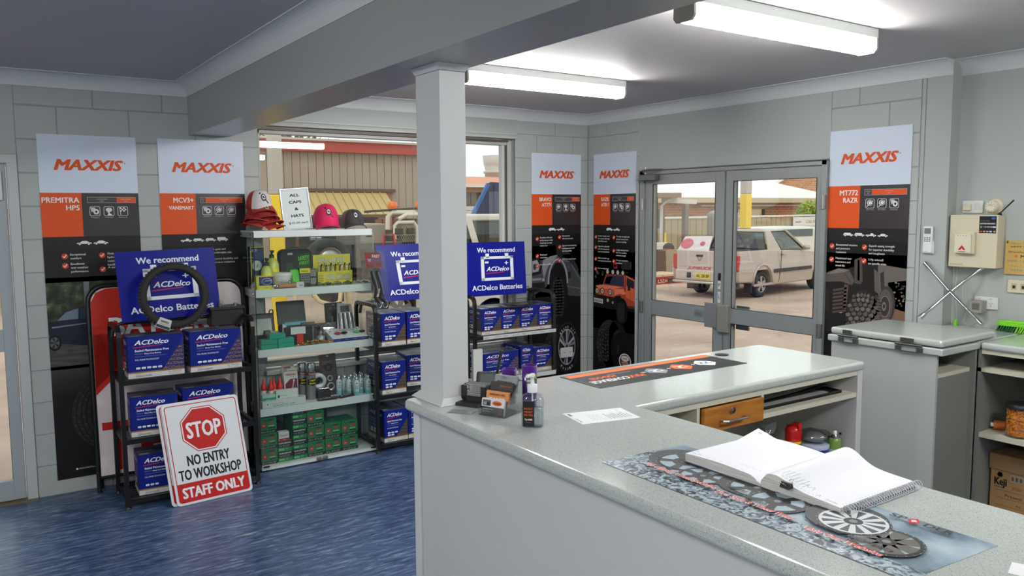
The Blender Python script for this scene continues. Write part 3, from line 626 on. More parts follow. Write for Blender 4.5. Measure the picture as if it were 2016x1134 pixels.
for s_ in (-1, 1):
    q = MB()
    q.hexa([(.30, s_*.765, .96), (.84, s_*.765, .96), (.84, s_*.735, .96), (.30, s_*.735, .96)], [(.40, s_*.625, 1.39), (.60, s_*.625, 1.39), (.60, s_*.595, 1.39), (.40, s_*.595, 1.39)])
    q.build('pillar', paint, ute, bev=.004)
    MB().tube([(1.25, s_*.60, 1.39), (1.95, s_*.74, .94)], .03, sq=True).build('windscreen_pillar', paint, ute)
    a, c_ = s_*.752, s_*.612
    MB().add([(.84, a, .98), (1.86, a, .95), (1.24, c_, 1.37), (.62, c_, 1.37)], [(0, 1, 2, 3)]).build('door_window', carglass, ute)
    MB().tube([(.84, a, .98), (1.86, a, .95), (1.24, c_, 1.372), (.62, c_, 1.372)], .014, closed=True, sq=True).build('window_seal', dkp, ute)
    MB().box(.45, 2.1, s_*.822, s_*.84, .50, .575).build('rubbing_strip', dkp, ute)
    MB().tube([(.74, s_*.824, .97), (.72, s_*.826, .55), (.65, s_*.82, .28)], .006).build('door_seam', dkp, ute)
    MB().box(.80, .95, s_*.80, s_*.835, .86, .90).build('door_handle', paint, ute, bev=.01)
    MB().lathe([(0, -.05), (.06, -.045), (.08, 0), (.07, .05), (0, .06)], 12, (1.72, s_*.90, 1.0), sx=1.2).cyl((1.72, s_*.76, .95), (1.72, s_*.87, .97), .02, 8).build('mirror', paint, ute)
    MB().box(-.36, .42, s_*.80, s_*.825, .25, .30).build('sill', paint, ute)
    MB().tube([(-.41, s_*.815, .30)]+[(p[0], s_*.815, p[1]) for p in arch(0, .40, .30)]+[(.41, s_*.815, .30)], .028).build('wheel_arch', paint, ute)
    MB().box(-.42, -.40, s_*.62, s_*.80, .12, .34).build('mud_flap', dkp, ute)
    for x in (0, 2.55): wheel(ute, x, s_*.70, .28, .285, .18, s_)
MB().add([(1.93, -.73, .94), (1.93, .73, .94), (1.25, .59, 1.38), (1.25, -.59, 1.38)], [(0, 1, 2, 3)]).build('windscreen', carglass, ute)
MB().add([(.31, -.68, 1.0), (.31, .68, 1.0), (.40, .57, 1.36), (.40, -.57, 1.36)], [(0, 1, 2, 3)]).build('rear_window', carglass, ute)
MB().tube([(.305, -.68, 1.0), (.305, .68, 1.0), (.395, .57, 1.365), (.395, -.57, 1.365)], .016, closed=True, sq=True).build('window_seal', dkp, ute)
MB().box(.5, .62, -.12, .12, 1.432, 1.445).build('brake_light', dkp, ute)
MB().box(.4, 1.9, -.70, .70, .80, .9).build('interior_floor', dkp, ute)
for x, y in ((.62, -.35), (.62, .35)): MB().box(x-.05, x+.08, y-.2, y+.2, .85, 1.10).box(x-.06, x+.05, y-.13, y+.13, 1.08, 1.22).build('seat', M('seat cloth', (58, 52, 50), .8), ute, bev=.04)
MB().tube([(1.38+.05*math.cos(k*PI/6), -.36+.17*math.sin(k*PI/6), 1.02+.16*math.cos(k*PI/6)) for k in range(12)], .014, closed=True).build('steering_wheel', dkp, ute)
tg = MB().box(-.955, -.90, -.70, .70, .56, 1.0).build('tailgate', paintw, ute, bev=.015)
MB().box(-.96, -.955, -.60, .60, .66, .68).box(-.962, -.955, .60, .62, .66, .94).box(-.962, -.955, -.62, -.60, .66, .94).build('pressing', paintw, tg)
MB().box(-.968, -.955, .04, .20, .87, .91).build('handle', dkp, tg)
pr = Print((-.9565, .62, .58), (0, -1, 0), (0, 0, 1), .002); pr.text('JUMBUCK', .50, .02, .062, (206, 74, 60), .62, 'c', .03, .35); pr.line([(.44, .28), (.50, .20), (.56, .28)], .012, (120, 100, 90)); pr.build('lettering', tg)
MB().box(-1.0, -.93, -.70, .70, .36, .58).build('bumper', paintw, ute, bev=.02)
MB().tube([(-.98, .80, .33), (-1.04, .72, .335), (-1.06, .0, .335), (-1.04, -.72, .335), (-.98, -.80, .33)], .028).build('tow_bar', M('silver bar', (200, 196, 190), .3, metal=.6), ute)
MB().box(-1.06, -.98, -.86, -.74, .28, .37).box(-1.06, -.98, .74, .86, .28, .37).build('bar_end', dkp, ute)
nb = MB().box(-1.012, -1.0, -.18, .19, .40, .53).build('number_plate', M('plate yellow', (226, 206, 96), .5), ute)
pr = Print((-1.0125, .18, .405), (0, -1, 0), (0, 0, 1), .001); pr.text('AL 28 BF', .18, .035, .065, (40, 36, 30), .32, 'c', .02); pr.build('plate_number', nb)
for s_ in (-1, 1):
    MB().box(-.955, -.86, s_*.68, s_*.80, .60, .92).build('tail_light', M('tail light red', (190, 58, 50), .3), ute, bev=.02)
    MB().box(-1.02, -.99, s_*.30, s_*.40, .42, .53).build('fog_light', dkp, ute, bev=.01)
ute.location = (9.10, 6.08, GZ); ute.rotation_euler = (0, 0, math.atan2(.145, .99))
t = thing('toolbox_board', 'white and pink painted board leaning in the ute tray by the tailgate', 'board', (8.35, 6.35, .9))
bd = MB().hexa([(8.18, 6.75, .86), (8.26, 5.95, .86), (8.30, 5.95, .86), (8.22, 6.75, .86)], [(8.36, 6.70, 1.16), (8.44, 6.0, 1.18), (8.48, 6.0, 1.18), (8.40, 6.70, 1.16)]); bd.build('board_panel', M('board white', (228, 214, 214), .5), t, bev=.02)
pr = Print((8.178, 6.75, .86), (.08, -.8, 0), (.17, .0, .31), .004); pr.ell(.2, .17, .16, .12, (214, 120, 130)); pr.ell(.6, .18, .06, .05, (206, 100, 110)); pr.build('painted_pattern', t)
t = thing('cap_on_tray', 'black and red cap lying on the edge of the ute tray', 'cap', (8.2, 7.0, .88)); MB().lathe([(.13, 0), (.12, .06), (.07, .12), (0, .14)], 14, (8.15, 6.98, .88)).build('crown', M('cap black', (50, 44, 44), .8), t); MB().box(8.0, 8.12, 6.85, 7.0, .88, .90).build('brim', M('cap red', (170, 50, 44), .8), t)

# -- white vehicle close to the window
suv = thing('van', 'pale four wheel drive close outside the right end of the shop window', 'vehicle', (1.6, 4.2, GZ))
sp = M('van paint', (206, 198, 186), .3, coat=.4)
MB().prism([(.70, .1), (.71, 1.0), (.74, 1.22), (3.6, 1.22), (3.75, 1.0), (3.75, .1)], 3.5, 4.75, 'y').build('body', sp, suv, bev=.04)
MB().prism([(.74, 1.60), (.78, 1.70), (3.5, 1.70), (3.6, 1.60)], 3.60, 4.65, 'y').build('roof', sp, suv, bev=.03)
for y in (3.62, 4.63):
    for x0, x1 in ((.74, .78), (1.02, .93), (3.62, 3.50)):
        q = MB(); q.hexa([(x0, y-.03, 1.2), (x0+.1, y-.03, 1.2), (x0+.1, y+.03, 1.2), (x0, y+.03, 1.2)], [(x1-.05, y-.03, 1.63), (x1+.05, y-.03, 1.63), (x1+.05, y+.03, 1.63), (x1-.05, y+.03, 1.63)])
        q.build('pillar', sp, suv)
    MB().add([(.8, y, 1.22), (1.02, y, 1.22), (.9, y, 1.60), (.80, y, 1.60)], [(0, 1, 2, 3)]).add([(1.13, y, 1.22), (3.6, y, 1.22), (3.5, y, 1.60), (1.0, y, 1.60)], [(0, 1, 2, 3)]).build('side_window', pane('dark car glass', (110, 124, 112), 1.5, .04), suv)
    MB().tube([(1.13, y-.01, 1.22), (3.6, y-.01, 1.22), (3.5, y-.01, 1.60), (1.0, y-.01, 1.60)], .015, closed=True, sq=True).tube([(.8, y-.01, 1.22), (1.02, y-.01, 1.22), (.9, y-.01, 1.60), (.80, y-.01, 1.60)], .015, closed=True, sq=True).build('window_seal', dkp, suv)
MB().box(.8, 3.6, 3.6, 4.6, 1.0, 1.18).build('interior', dkp, suv); MB().tube([(1.55+.02*math.sin(k*PI/6), 3.95+.18*math.cos(k*PI/6), 1.25+.18*math.sin(k*PI/6)) for k in range(12)], .015, closed=True).build('steering_wheel', dkp, suv)
for x in (1.25, 3.05):
    for y, s_ in ((3.62, -1), (4.63, 1)):
        wheel(suv, x-1.6, y-4.2+s_*.0, .36, .36, .24, s_)
# -- truck with bull bar and machinery behind the cabinet
tk = thing('truck', 'work truck with cream tube bull bar and orange beacons outside the shop window', 'truck', (.5, 6.4, GZ))
crm = M('cream tube', (218, 208, 190), .4); dkg = M('dark machinery', (70, 62, 58), .6); gry = M('machinery grey', (112, 104, 98), .6)
MB().tube([(.89, 6, 1.46), (.90, 6, 1.66), (.97, 6, 1.73), (1.36, 6, 1.73), (1.46, 6, 1.66), (1.47, 6, 1.0)], .04).tube([(.99, 5.95, 1.30), (.99, 5.95, 1.52), (1.05, 5.95, 1.57), (1.33, 5.95, 1.57), (1.38, 5.95, 1.5), (1.38, 5.95, 1.0)], .03).tube([(1.06, 5.95, 1.62), (1.2, 5.95, 1.69), (1.4, 5.95, 1.69)], .035).build('bull_bar', crm, tk)
msh = MB()
for k in range(12):
    x = 1.02+k*.032; msh.tube([(x, 5.98, 1.53), (x+.14, 5.98, 1.25)], .003, 4).tube([(x, 5.98, 1.25), (x+.14, 5.98, 1.53)], .003, 4)
msh.build('mesh_guard', crm, tk, kind='stuff')
MB().tube([(.5, 6, 1.74), (.92, 6, 1.765), (1.6, 6, 1.80)], .018, sq=True).build('light_bar', dkg, tk)
for x in (.98, 1.47): MB().lathe([(.07, 0), (.075, .02), (.07, .1), (.0, .115)], 14, (x, 6, 1.79)).build('beacon', M('orange beacon', (236, 112, 30), .3), tk)
MB().box(.98, 1.12, 5.9, 6.05, 1.38, 1.48).box(1.2, 1.33, 5.9, 6.0, 1.38, 1.48).box(.95, 1.4, 6.0, 6.4, .4, 1.36).build('front_gear', dkg, tk, bev=.01)
MB().box(.62, .95, 6.2, 7, 1.0, 1.55).build('cab_panel', M('dusty panel', (176, 160, 146), .6), tk, bev=.02)
MB().box(-.05, 1.0, 5.7, 6.6, 1.0, 1.27).box(.15, .25, 5.6, 5.72, .9, 1.5).box(-.1, .15, 5.6, 5.7, 1.25, 1.5).build('tray', M('tray grey', (104, 96, 92), .6, noise=.1, nscale=6), tk, bev=.01)
MB().box(-.4, 1.0, 5.75, 6.5, .55, .75).box(-.2, .0, 5.7, 6.5, .4, 1.0).box(.3, .55, 5.7, 6.4, .5, 1.0).build('chassis', dkg, tk)
wheel(tk, -.82, -.9, 1.15, .33, .25, -1, 0)
wheel(tk, .35, -.75, .34, .34, .25, -1, 6)
MB().tube([(.62, 5.6, 1.0), (.63, 5.6, 1.38), (.8, 5.6, 1.40), (.83, 5.6, 1.0)], .02).build('red_handle', M('red tube', (190, 50, 40), .5), tk)
t = thing('hose', 'thick cream hose looping down outside the shop window behind the cabinet', 'hose', (-.7, 5, GZ))
MB().tube([(-.9, 5.2, GZ+.03), (-.92, 5.2, .6), (-.9, 5.2, .95), (-.82, 5.2, .9), (-.76, 5.2, .72), (-.62, 5.1, .5), (-.45, 5.05, .42), (-.33, 5.05, .48), (-.28, 5.1, .7), (-.2, 5.15, .78), (-.12, 5.2, .4), (-.08, 5.2, GZ+.03)], .035).build('hose_pipe', M('cream hose', (214, 190, 150), .6), t)

# -- fence, car wash sign, brick house
fn = thing('paling_fence', 'olive board fence behind the parked ute below the brick house', 'fence', (20, 14.5, GZ))
fm = M('fence board', (172, 156, 122), .8, noise=.08, nscale=2); A = Vector((13.6, 13.7, 0)); B = Vector((27.0, 15.35, 0)); nb_ = 38; d_ = (B-A)/nb_; nrm = Vector((-d_.y, d_.x, 0)).normalized()
for i in range(nb_):
    p, q = A+d_*i, A+d_*(i+.9); o1 = nrm*.05
    MB().hexa([(p.x, p.y, GZ), (q.x, q.y, GZ), (q.x+o1.x, q.y+o1.y, GZ), (p.x+o1.x, p.y+o1.y, GZ)], [(p.x, p.y, 1.42), (q.x, q.y, 1.42), (q.x+o1.x, q.y+o1.y, 1.42), (p.x+o1.x, p.y+o1.y, 1.42)]).build('fence_board', fm, fn)
MB().tube([A+Vector((0, .06, .7)), B+Vector((0, .06, .7))], .05, sq=True).build('fence_rail', M('fence rail', (120, 100, 76), .8), fn)
MB().tube([A+Vector((0, 0, 1.46)), B+Vector((0, 0, 1.46))], .035, sq=True).build('cap_rail', wht, fn)
t = thing('car_wash_sign', 'long white car wash sign fixed to the top of the board fence', 'sign', (24.2, 14.8, 1.15))
MB().hexa([(23.2, 14.78, 1.02), (25.6, 15.07, 1.02), (25.6, 15.1, 1.02), (23.2, 14.81, 1.02)], [(23.2, 14.78, 1.40), (25.6, 15.07, 1.40), (25.6, 15.1, 1.40), (23.2, 14.81, 1.40)]).build('sign_board', wht, t)
pr = Print((23.2, 14.78, 1.02), (2.4, .29, 0), (0, 0, 1), .01, .003); pr.text('CAR WASH', 1.0, .12, .13, (196, 172, 140), 1.3, 'l', .03); pr.rect(.15, .16, .6, .20, (150, 130, 120)); pr.build('lettering', t)
hs = thing('brick_house', 'brick house with white hip roof and brick gable beyond the board fence', 'building', (25, 20, GZ))
MB().prism([(19, 18.9), (31.4, 18.9), (31.4, 27), (19, 27)], GZ, 2.15, 'z').build('wall', brk, hs)
rfm = M('pale roof', (236, 232, 226), .5)
MB().hexa([(18.4, 18.2, 2.22), (32.2, 18.2, 2.22), (32.2, 28, 2.22), (18.4, 28, 2.22)], [(22, 22.6, 3.6), (28.6, 22.6, 3.6), (28.6, 24, 3.6), (22, 24, 3.6)]).build('roof', rfm, hs)
MB().box(18.4, 32.2, 18.1, 18.25, 2.02, 2.24).build('gutter', M('beige gutter', (206, 184, 150), .5), hs); MB().box(18.4, 32.2, 18.2, 19, 2.0, 2.06).build('eave', M('eave board', (190, 160, 120), .6), hs)
MB().box(24.6, 26.3, 18.8, 18.9, 1.45, 1.72).build('window', M('house window', (236, 214, 160), .4), hs)
MB().box(24.4, 24.6, 18.78, 18.9, 1.45, 1.72).box(26.3, 26.5, 18.78, 18.9, 1.45, 1.72).build('window_trim', dkg, hs)
MB().box(22.0, 29.0, 18.6, 18.7, 1.86, 1.92).build('conduit', wht, hs)
MB().prism([(30.6, GZ), (37, GZ), (37, 3.4), (34.5, 4.5), (30.6, 2.9)], 21.8, 28, 'y').build('gable_wall', brk, hs)
MB().hexa([(29.9, 21.5, 2.62), (34.6, 21.5, 4.55), (34.6, 28, 4.55), (29.9, 28, 2.62)], [(29.9, 21.5, 2.80), (34.6, 21.5, 4.75), (34.6, 28, 4.75), (29.9, 28, 2.80)]).hexa([(34.6, 21.5, 4.55), (37.5, 21.5, 3.2), (37.5, 28, 3.2), (34.6, 28, 4.55)], [(34.6, 21.5, 4.75), (37.5, 21.5, 3.4), (37.5, 28, 3.4), (34.6, 28, 4.75)]).build('gable_roof', rfm, hs)
t = thing('shrub', 'bright green shrub above the fence at the right of the entrance doors', 'shrub', (27.4, 16.9, GZ))
mb = MB(); leafball(mb, (27.6, 16.9, 1.55), (1.15, .6, .62), 1500, .09, 9); mb.build('foliage', leafg, t); mb = MB(); mb.cyl((27.6, 16.9, GZ), (27.6, 16.9, 1.4), .08, 8); mb.build('stem', bark, t)
# -- carport, tray and boards at the left leaf of the door
cp = thing('carport', 'small carport with brown gutter and steel post left of the ute', 'carport', (11.8, 10.8, GZ))
MB().box(9.9, 11.88, 11.08, 11.5, GZ, 2.1).build('wall', M('red brown wall', (150, 92, 66), .7), cp)
MB().hexa([(10.71, 10.56, 2.07), (11.63, 9.93, 2.07), (12.43, 11.19, 2.07), (10.71, 11.88, 2.07)], [(10.71, 10.56, 2.2), (11.63, 9.93, 2.2), (12.43, 11.19, 2.2), (10.71, 11.88, 2.2)]).build('gutter', M('brown gutter', (150, 120, 92), .5), cp)
MB().tube([(11.60, 10.10, 2.09), (11.56, 10.39, 2.0), (11.51, 10.57, 1.85), (11.51, 10.57, GZ)], .05).build('downpipe', wht, cp)
MB().tube([(11.57, 10.62, 2.0), (12.35, 10.05, 1.95)], .06, sq=True).build('beam', wht, cp)
MB().box(12.27, 12.41, 10.38, 10.52, GZ, 1.93).build('post', M('weathered post', (150, 134, 120), .7), cp)
MB().box(11.88, 11.98, 10.9, 11.0, GZ, 1.9).build('post', M('weathered post', (150, 134, 120), .7), cp)
MB().box(11.6, 12.1, 11.15, 11.25, 1.2, 1.75).build('window', M('carport window', (92, 96, 96), .3), cp)
t = thing('red_tray', 'long red steel tray with white lettering on the ground beside the ute', 'tray', (9.4, 9.1, GZ))
MB().box(8.1, 10.55, 8.7, 9.5, GZ, .07).build('tray_body', M('tray red', (176, 36, 28), .5), t)
for k in range(6): MB().box(8.1+k*.41, 8.45+k*.41, 8.69, 9.5, .07, .12).build('slat', M('pale timber', (222, 196, 160), .7), t)
pr = Print((9.55, 8.698, GZ+.04), (1, 0, 0), (0, 0, 1), .003); pr.text('LSDCAM', 0, 0, .09, (236, 220, 210), .62, 'l', .02); pr.build('lettering', t)
t = thing('workbench', 'dark brown board and white crate standing beside the carport', 'bench', (11, 10.1, GZ))
MB().hexa([(10.42, 10.02, GZ), (10.88, 9.72, GZ), (10.9, 9.75, GZ), (10.44, 10.05, GZ)], [(10.42, 10.06, .64), (10.88, 9.76, .64), (10.9, 9.79, .64), (10.44, 10.09, .64)]).build('brown_board', M('board brown', (92, 58, 48), .6), t)
MB().box(10.55, 11.3, 9.98, 10.35, .66, .84).build('white_crate', wht, t, bev=.01); MB().box(10.55, 11.4, 10.0, 10.4, GZ, .64).build('bench_body', M('bench timber', (180, 160, 138), .7), t)
MB().cyl((11.2, 10.1, .84), (11.2, 10.1, 1.1), .03, 8).build('yellow_tin', yel, t)
t = thing('parked_van', 'white vehicle partly seen behind the bonnet of the ute', 'vehicle', (17, 10, GZ))
MB().prism([(15.2, .2), (15.2, .9), (16.0, 1.15), (18.8, 1.15), (19.8, .9), (20, .2)], 10.6, 12.2, 'y').build('body', wht, t, bev=.08); MB().box(16.2, 18.5, 10.58, 10.6, .85, 1.08).build('side_window', M('van glass', (96, 104, 108), .2), t)
for x in (-1.1, 2.0): wheel(t, x, .65, .32, .32, .2, -1)
# ================================================================ TYRE BANNERS ON THE WALLS
OR = (222, 84, 30); BK = (20, 18, 19); WT = (210, 219, 234)
gradm = ramp_mat('banner dark grade', [(.3, (30, 27, 28)), (.7, (62, 56, 58))], (1, 1, 2), 1.5, 2, .35)
roadm = ramp_mat('printed road', [(.3, (48, 45, 44)), (.7, (92, 86, 82))], (1, 1, 6), 8, 6, .35)
folm = ramp_mat('printed foliage', [(.35, (16, 20, 12)), (.5, (34, 44, 24)), (.62, (70, 84, 48)), (.72, (110, 124, 84))], (1, 1, 1), 16, 8, .35)
duskm = ramp_mat('printed dusk', [(.3, (20, 18, 18)), (.6, (44, 39, 37)), (.8, (76, 66, 60))], (1, 1, 1), 6, 6, .35)
rockm = ramp_mat('printed rock', [(.3, (28, 24, 22)), (.55, (66, 58, 54)), (.75, (106, 98, 94))], (1, 1, 1), 9, 8, .35)
ttm = ramp_mat('printed tread', [(.35, (14, 13, 13)), (.62, (44, 42, 42))], (1, 1, 1), 30, 3, .4)
bpanel = M('banner panel edge', (190, 192, 196), .4)
def car_icon(p, x, y, w_, kind=0, col=(226, 228, 228)):
    h = w_*.3
    tops = {0: [(0, .25), (.04, .5), (.22, .58), (.38, .95), (.66, .95), (.84, .6), (.98, .5), (1, .25)],
            1: [(0, .25), (.02, .6), (.12, 1.05), (.7, 1.05), (.82, .65), (.98, .55), (1, .25)],
            2: [(0, .25), (0, .62), (.45, .62), (.47, 1.05), (.68, 1.05), (.78, .65), (.98, .55), (1, .25)],
            3: [(0, .25), (0, 1.3), (.72, 1.3), (.86, .8), (.98, .65), (1, .25)]}[kind]
    p.poly([(x+a*w_, y+b_*h) for a, b_ in tops], col)
    for a in (.2, .8): p.up(); p.ell(x+a*w_, y+.22*h, .10*w_, .10*w_, BK, 10); p.up(); p.ell(x+a*w_, y+.22*h, .075*w_, .075*w_, col, 10)
def banner(org, ux, label, title, bar, icons, cars, bullets, pic, tx=.205):
    """1.0 x 1.0 print area of 0.545 x 2.135 m; org is the top left corner on the wall"""
    ux = Vector(ux); n_ = ux.cross(Vector((0, 0, 1))); org = Vector(org); W_, H_ = .545, 2.135
    t = thing('wall_banner', label, 'banner', org+ux*(W_/2)-Vector((0, 0, H_))+n_*.001, group='tyre banners on the walls')
    mb = MB(); a, b_ = org+n_*.001, org+n_*.006
    P = lambda o, x, z_: tuple(o+ux*x-Vector((0, 0, z_)))
    mb.hexa([P(a, 0, H_), P(a, W_, H_), P(b_, W_, H_), P(b_, 0, H_)], [P(a, 0, 0), P(a, W_, 0), P(b_, W_, 0), P(b_, 0, 0)]); mb.build('board', bpanel, t)
    p = Print(b_, ux, (0, 0, 1), .0004); R = lambda x0, y0, x1, y1, c: p.rect(x0, -y1, x1, -y0, c)
    R(0, 0, W_, .352, WT); R(0, .352, W_, H_, BK); p.up(); R(.222, .352, W_, .62, gradm); R(0, .352, .222, .62, OR); R(0, .62, W_, .70, (34, 31, 32))
    p.clip = (0, -H_, W_, 0); pic(p, R); p.clip = None; p.up()
    p.text('MAXXIS', .086, -.212, .066, (216, 78, 24), .375, 'l', .06, .28); p.ell(.475, -.165, .004, .004, (120, 120, 124), 8)
    p.text(title[0], .208, -.412, .034, (236, 232, 226), tx if title[2] is None else title[2], 'r', .03)
    p.text(title[1], .208, -.458, title[4] if len(title) > 4 else .032, (236, 232, 226), title[3], 'r', .03)
    # usage bar
    x0, x1, xs, sw = .252, .528, bar, .003
    R(x0, .376, x1, .414, (150, 148, 150)); p.up(); R(x0+sw, .379, xs, .411, (72, 68, 72)); R(xs, .379, x1-sw, .411, OR); p.up()
    for xa, xb in ((x0, xs), (xs, x1)):
        wd = min(.055, (xb-xa)*.6); p.text('PASSENGER' if xs > .4 and xa == x0 else 'ON ROAD' if xa == x0 else 'OFF ROAD' if xs < .45 else 'SPORT', (xa+xb)/2, -.393, .007, (180, 176, 176), wd, 'c'); p.text('60%', (xa+xb)/2, -.405, .007, (180, 176, 176), wd*.4, 'c')
    for i, nm in enumerate(icons):
        x = .262+i*.079; p.rrect(x, -.495, x+.060, -.435, .010, (206, 206, 206)); p.up(); p.rrect(x+.003, -.492, x+.057, -.438, .008, (62, 58, 60)); p.up()
        if nm[0] == 'w': p.ell(x+.037, -.468, .016, .017, (226, 226, 226)); p.poly([(x+.006, -.442), (x+.03, -.442), (x+.034, -.452), (x+.012, -.472)], (200, 200, 200)); p.up(); p.ell(x+.037, -.468, .007, .008, (50, 48, 50))
        elif nm[0] == 'r': p.ell(x+.03, -.456, .018, .013, (216, 216, 216)); p.poly([(x+.02, -.49), (x+.05, -.49), (x+.03, -.474), (x+.042, -.466), (x+.018, -.47), (x+.028, -.476)], (230, 230, 230))
        elif nm[0] == 'c':
            for a in range(4):
                for c_ in range(3):
                    if (a+c_) % 2 == 0: p.rect(x+.014+a*.009, -.450-c_*.009, x+.023+a*.009, -.441-c_*.009, (226, 226, 226))
            p.line([(x+.012, -.441), (x+.018, -.488)], .003, (226, 226, 226))
        else: p.ell(x+.03, -.460, .020, .018, (220, 220, 220)); p.up(); p.ring(x+.032, -.46, .016, .015, .004, (70, 66, 70)); p.line([(x+.008, -.486), (x+.05, -.448)], .004, (226, 226, 226))
        p.text(nm[1:], x+.03, -.507, .0065, (190, 188, 188), .048, 'c')
    for i, k in enumerate(cars):
        w_ = (.084 if len(cars) < 3 else .070); x = W_/2-len(cars)*(w_+.008)/2+i*(w_+.008); car_icon(p, x, -.672, w_, k)
    for x, y, lines in bullets:
        p.ell(x, -y, .018, .018, (196, 64, 34), 16); p.up(); p.line([(x-.009, -y+.001), (x-.003, -y-.008), (x+.010, -y+.010)], .005, (240, 230, 224))
        for k, tx_ in enumerate(lines):
            if tx_: p.text(tx_, x+.030, -y+.004-k*.0235, .0135, (222, 218, 214), None, 'l', .02)
    p.build('print', t); return t
def tread_tyre(p, cx, cy, rx, ry, wd, rows=7, cols=22, chunky=False):
    """front three-quarter tyre: tread face of width wd to the left of the sidewall ellipse"""
    p.ell(cx-wd, cy, rx, ry, (24, 23, 24), 30); p.rect(cx-wd, cy-ry, cx, cy+ry, (24, 23, 24)); p.ell(cx, cy, rx, ry, (30, 29, 30), 30); p.up()
    for r_ in range(rows):
        f = r_/(rows-1); x0 = cx-wd*(1-f)
        for k in range(cols):
            a = PI*.52+(PI*.96)*(k/cols); a2 = a+PI*.96/cols*(.62 if chunky else .82)
            pts = []
            for aa, xx in ((a, 0), (a2, 0), (a2, 1), (a, 1)):
                dx = wd/rows*(.78 if not chunky else .7)*xx+(.012*math.sin(k*2.1+r_) if chunky else 0); pts.append((x0+dx+rx*math.cos(aa), cy+ry*math.sin(aa)))
            p.poly(pts, (52, 50, 50) if (k+r_) % 2 else (42, 40, 41))
    p.up()
def fade(p, y0, y1, c0, c1, n=9, x0=0, x1=.545):
    for i in range(n):
        f = (i+.5)/n; p.rect(x0, -(y0+(y1-y0)*(i+1)/n), x1, -(y0+(y1-y0)*i/n), tuple(c0[k]+(c1[k]-c0[k])*f for k in range(3)))
def pic_sedan(p, R):
    R(0, .70, .545, .90, (26, 24, 24)); R(0, .87, .545, 1.16, folm); p.up(); R(0, 1.14, .545, 1.20, (26, 30, 24)); p.up()
    R(.205, .90, .235, 1.10, (120, 124, 126)); R(0, 1.20, .545, 1.44, roadm); fade(p, 1.42, 1.62, (70, 66, 64), (20, 18, 19), 12); R(0, 1.62, .545, 2.135, (20, 18, 19)); p.up()
    c1, c2, c3 = (26, 32, 48), (44, 54, 78), (110, 124, 140); y = -1.27
    p.poly([(.01, y), (.0, y+.10), (.03, y+.13), (.08, y+.155), (.17, y+.21), (.31, y+.222), (.40, y+.17), (.50, y+.14), (.545, y+.10), (.545, y-.02), (.20, y-.03)], c1); p.up()
    p.poly([(.05, y+.135), (.10, y+.185), (.17, y+.205), (.165, y+.14)], c3); p.poly([(.175, y+.14), (.18, y+.205), (.23, y+.212), (.28, y+.14)], c2); p.poly([(.30, y+.15), (.25, y+.213), (.38, y+.20), (.45, y+.155)], (70, 84, 100))
    p.poly([(.29, y+.135), (.50, y+.13), (.545, y+.11), (.40, y+.118)], c2); p.poly([(.40, y+.06), (.47, y+.09), (.545, y+.085), (.46, y+.055)], (170, 176, 180)); p.poly([(.02, y+.10), (.26, y+.115), (.26, y+.11), (.02, y+.09)], c3)
    for cx, r_ in ((.315, .062), (.03, .05)):
        p.up(); p.ell(cx, y-.0, r_*.75, r_, (14, 13, 14)); p.up(); p.ell(cx, y, r_*.52, r_*.72, (90, 94, 100)); p.up()
        for k in range(5): a = k*2*PI/5+.3; p.poly([(cx, y), (cx+r_*.5*math.cos(a), y+r_*.68*math.sin(a)), (cx+r_*.5*math.cos(a+.5), y+r_*.68*math.sin(a+.5))], (24, 24, 26))
    tread_tyre(p, .44, -1.74, .20, .235, .14, 6, 26)
    p.text('www.maxxis.com.au', .245, -2.035, .017, (190, 188, 188), .25, 'l', .002); p.text('MAXXISTyresAustralia', .125, -2.085, .010, (220, 218, 218), .16, 'l', .004); p.rrect(.105, -2.087, .117, -2.075, .002, (230, 230, 230)); p.rrect(.31, -2.087, .322, -2.075, .003, (170, 170, 170))
def pic_van(p, R):
    R(0, .70, .545, 2.135, (24, 22, 23)); R(0, 1.0, .545, 1.25, duskm); R(0, 1.25, .545, 1.5, roadm); p.up()
    p.poly([(.02, -1.42), (.02, -1.16), (.08, -1.06), (.42, -1.05), (.50, -1.2), (.52, -1.42)], (196, 198, 200)); p.up(); p.poly([(.1, -1.17), (.14, -1.08), (.40, -1.075), (.44, -1.17)], (40, 44, 50)); tread_tyre(p, .44, -1.78, .19, .23, .14, 6, 20)
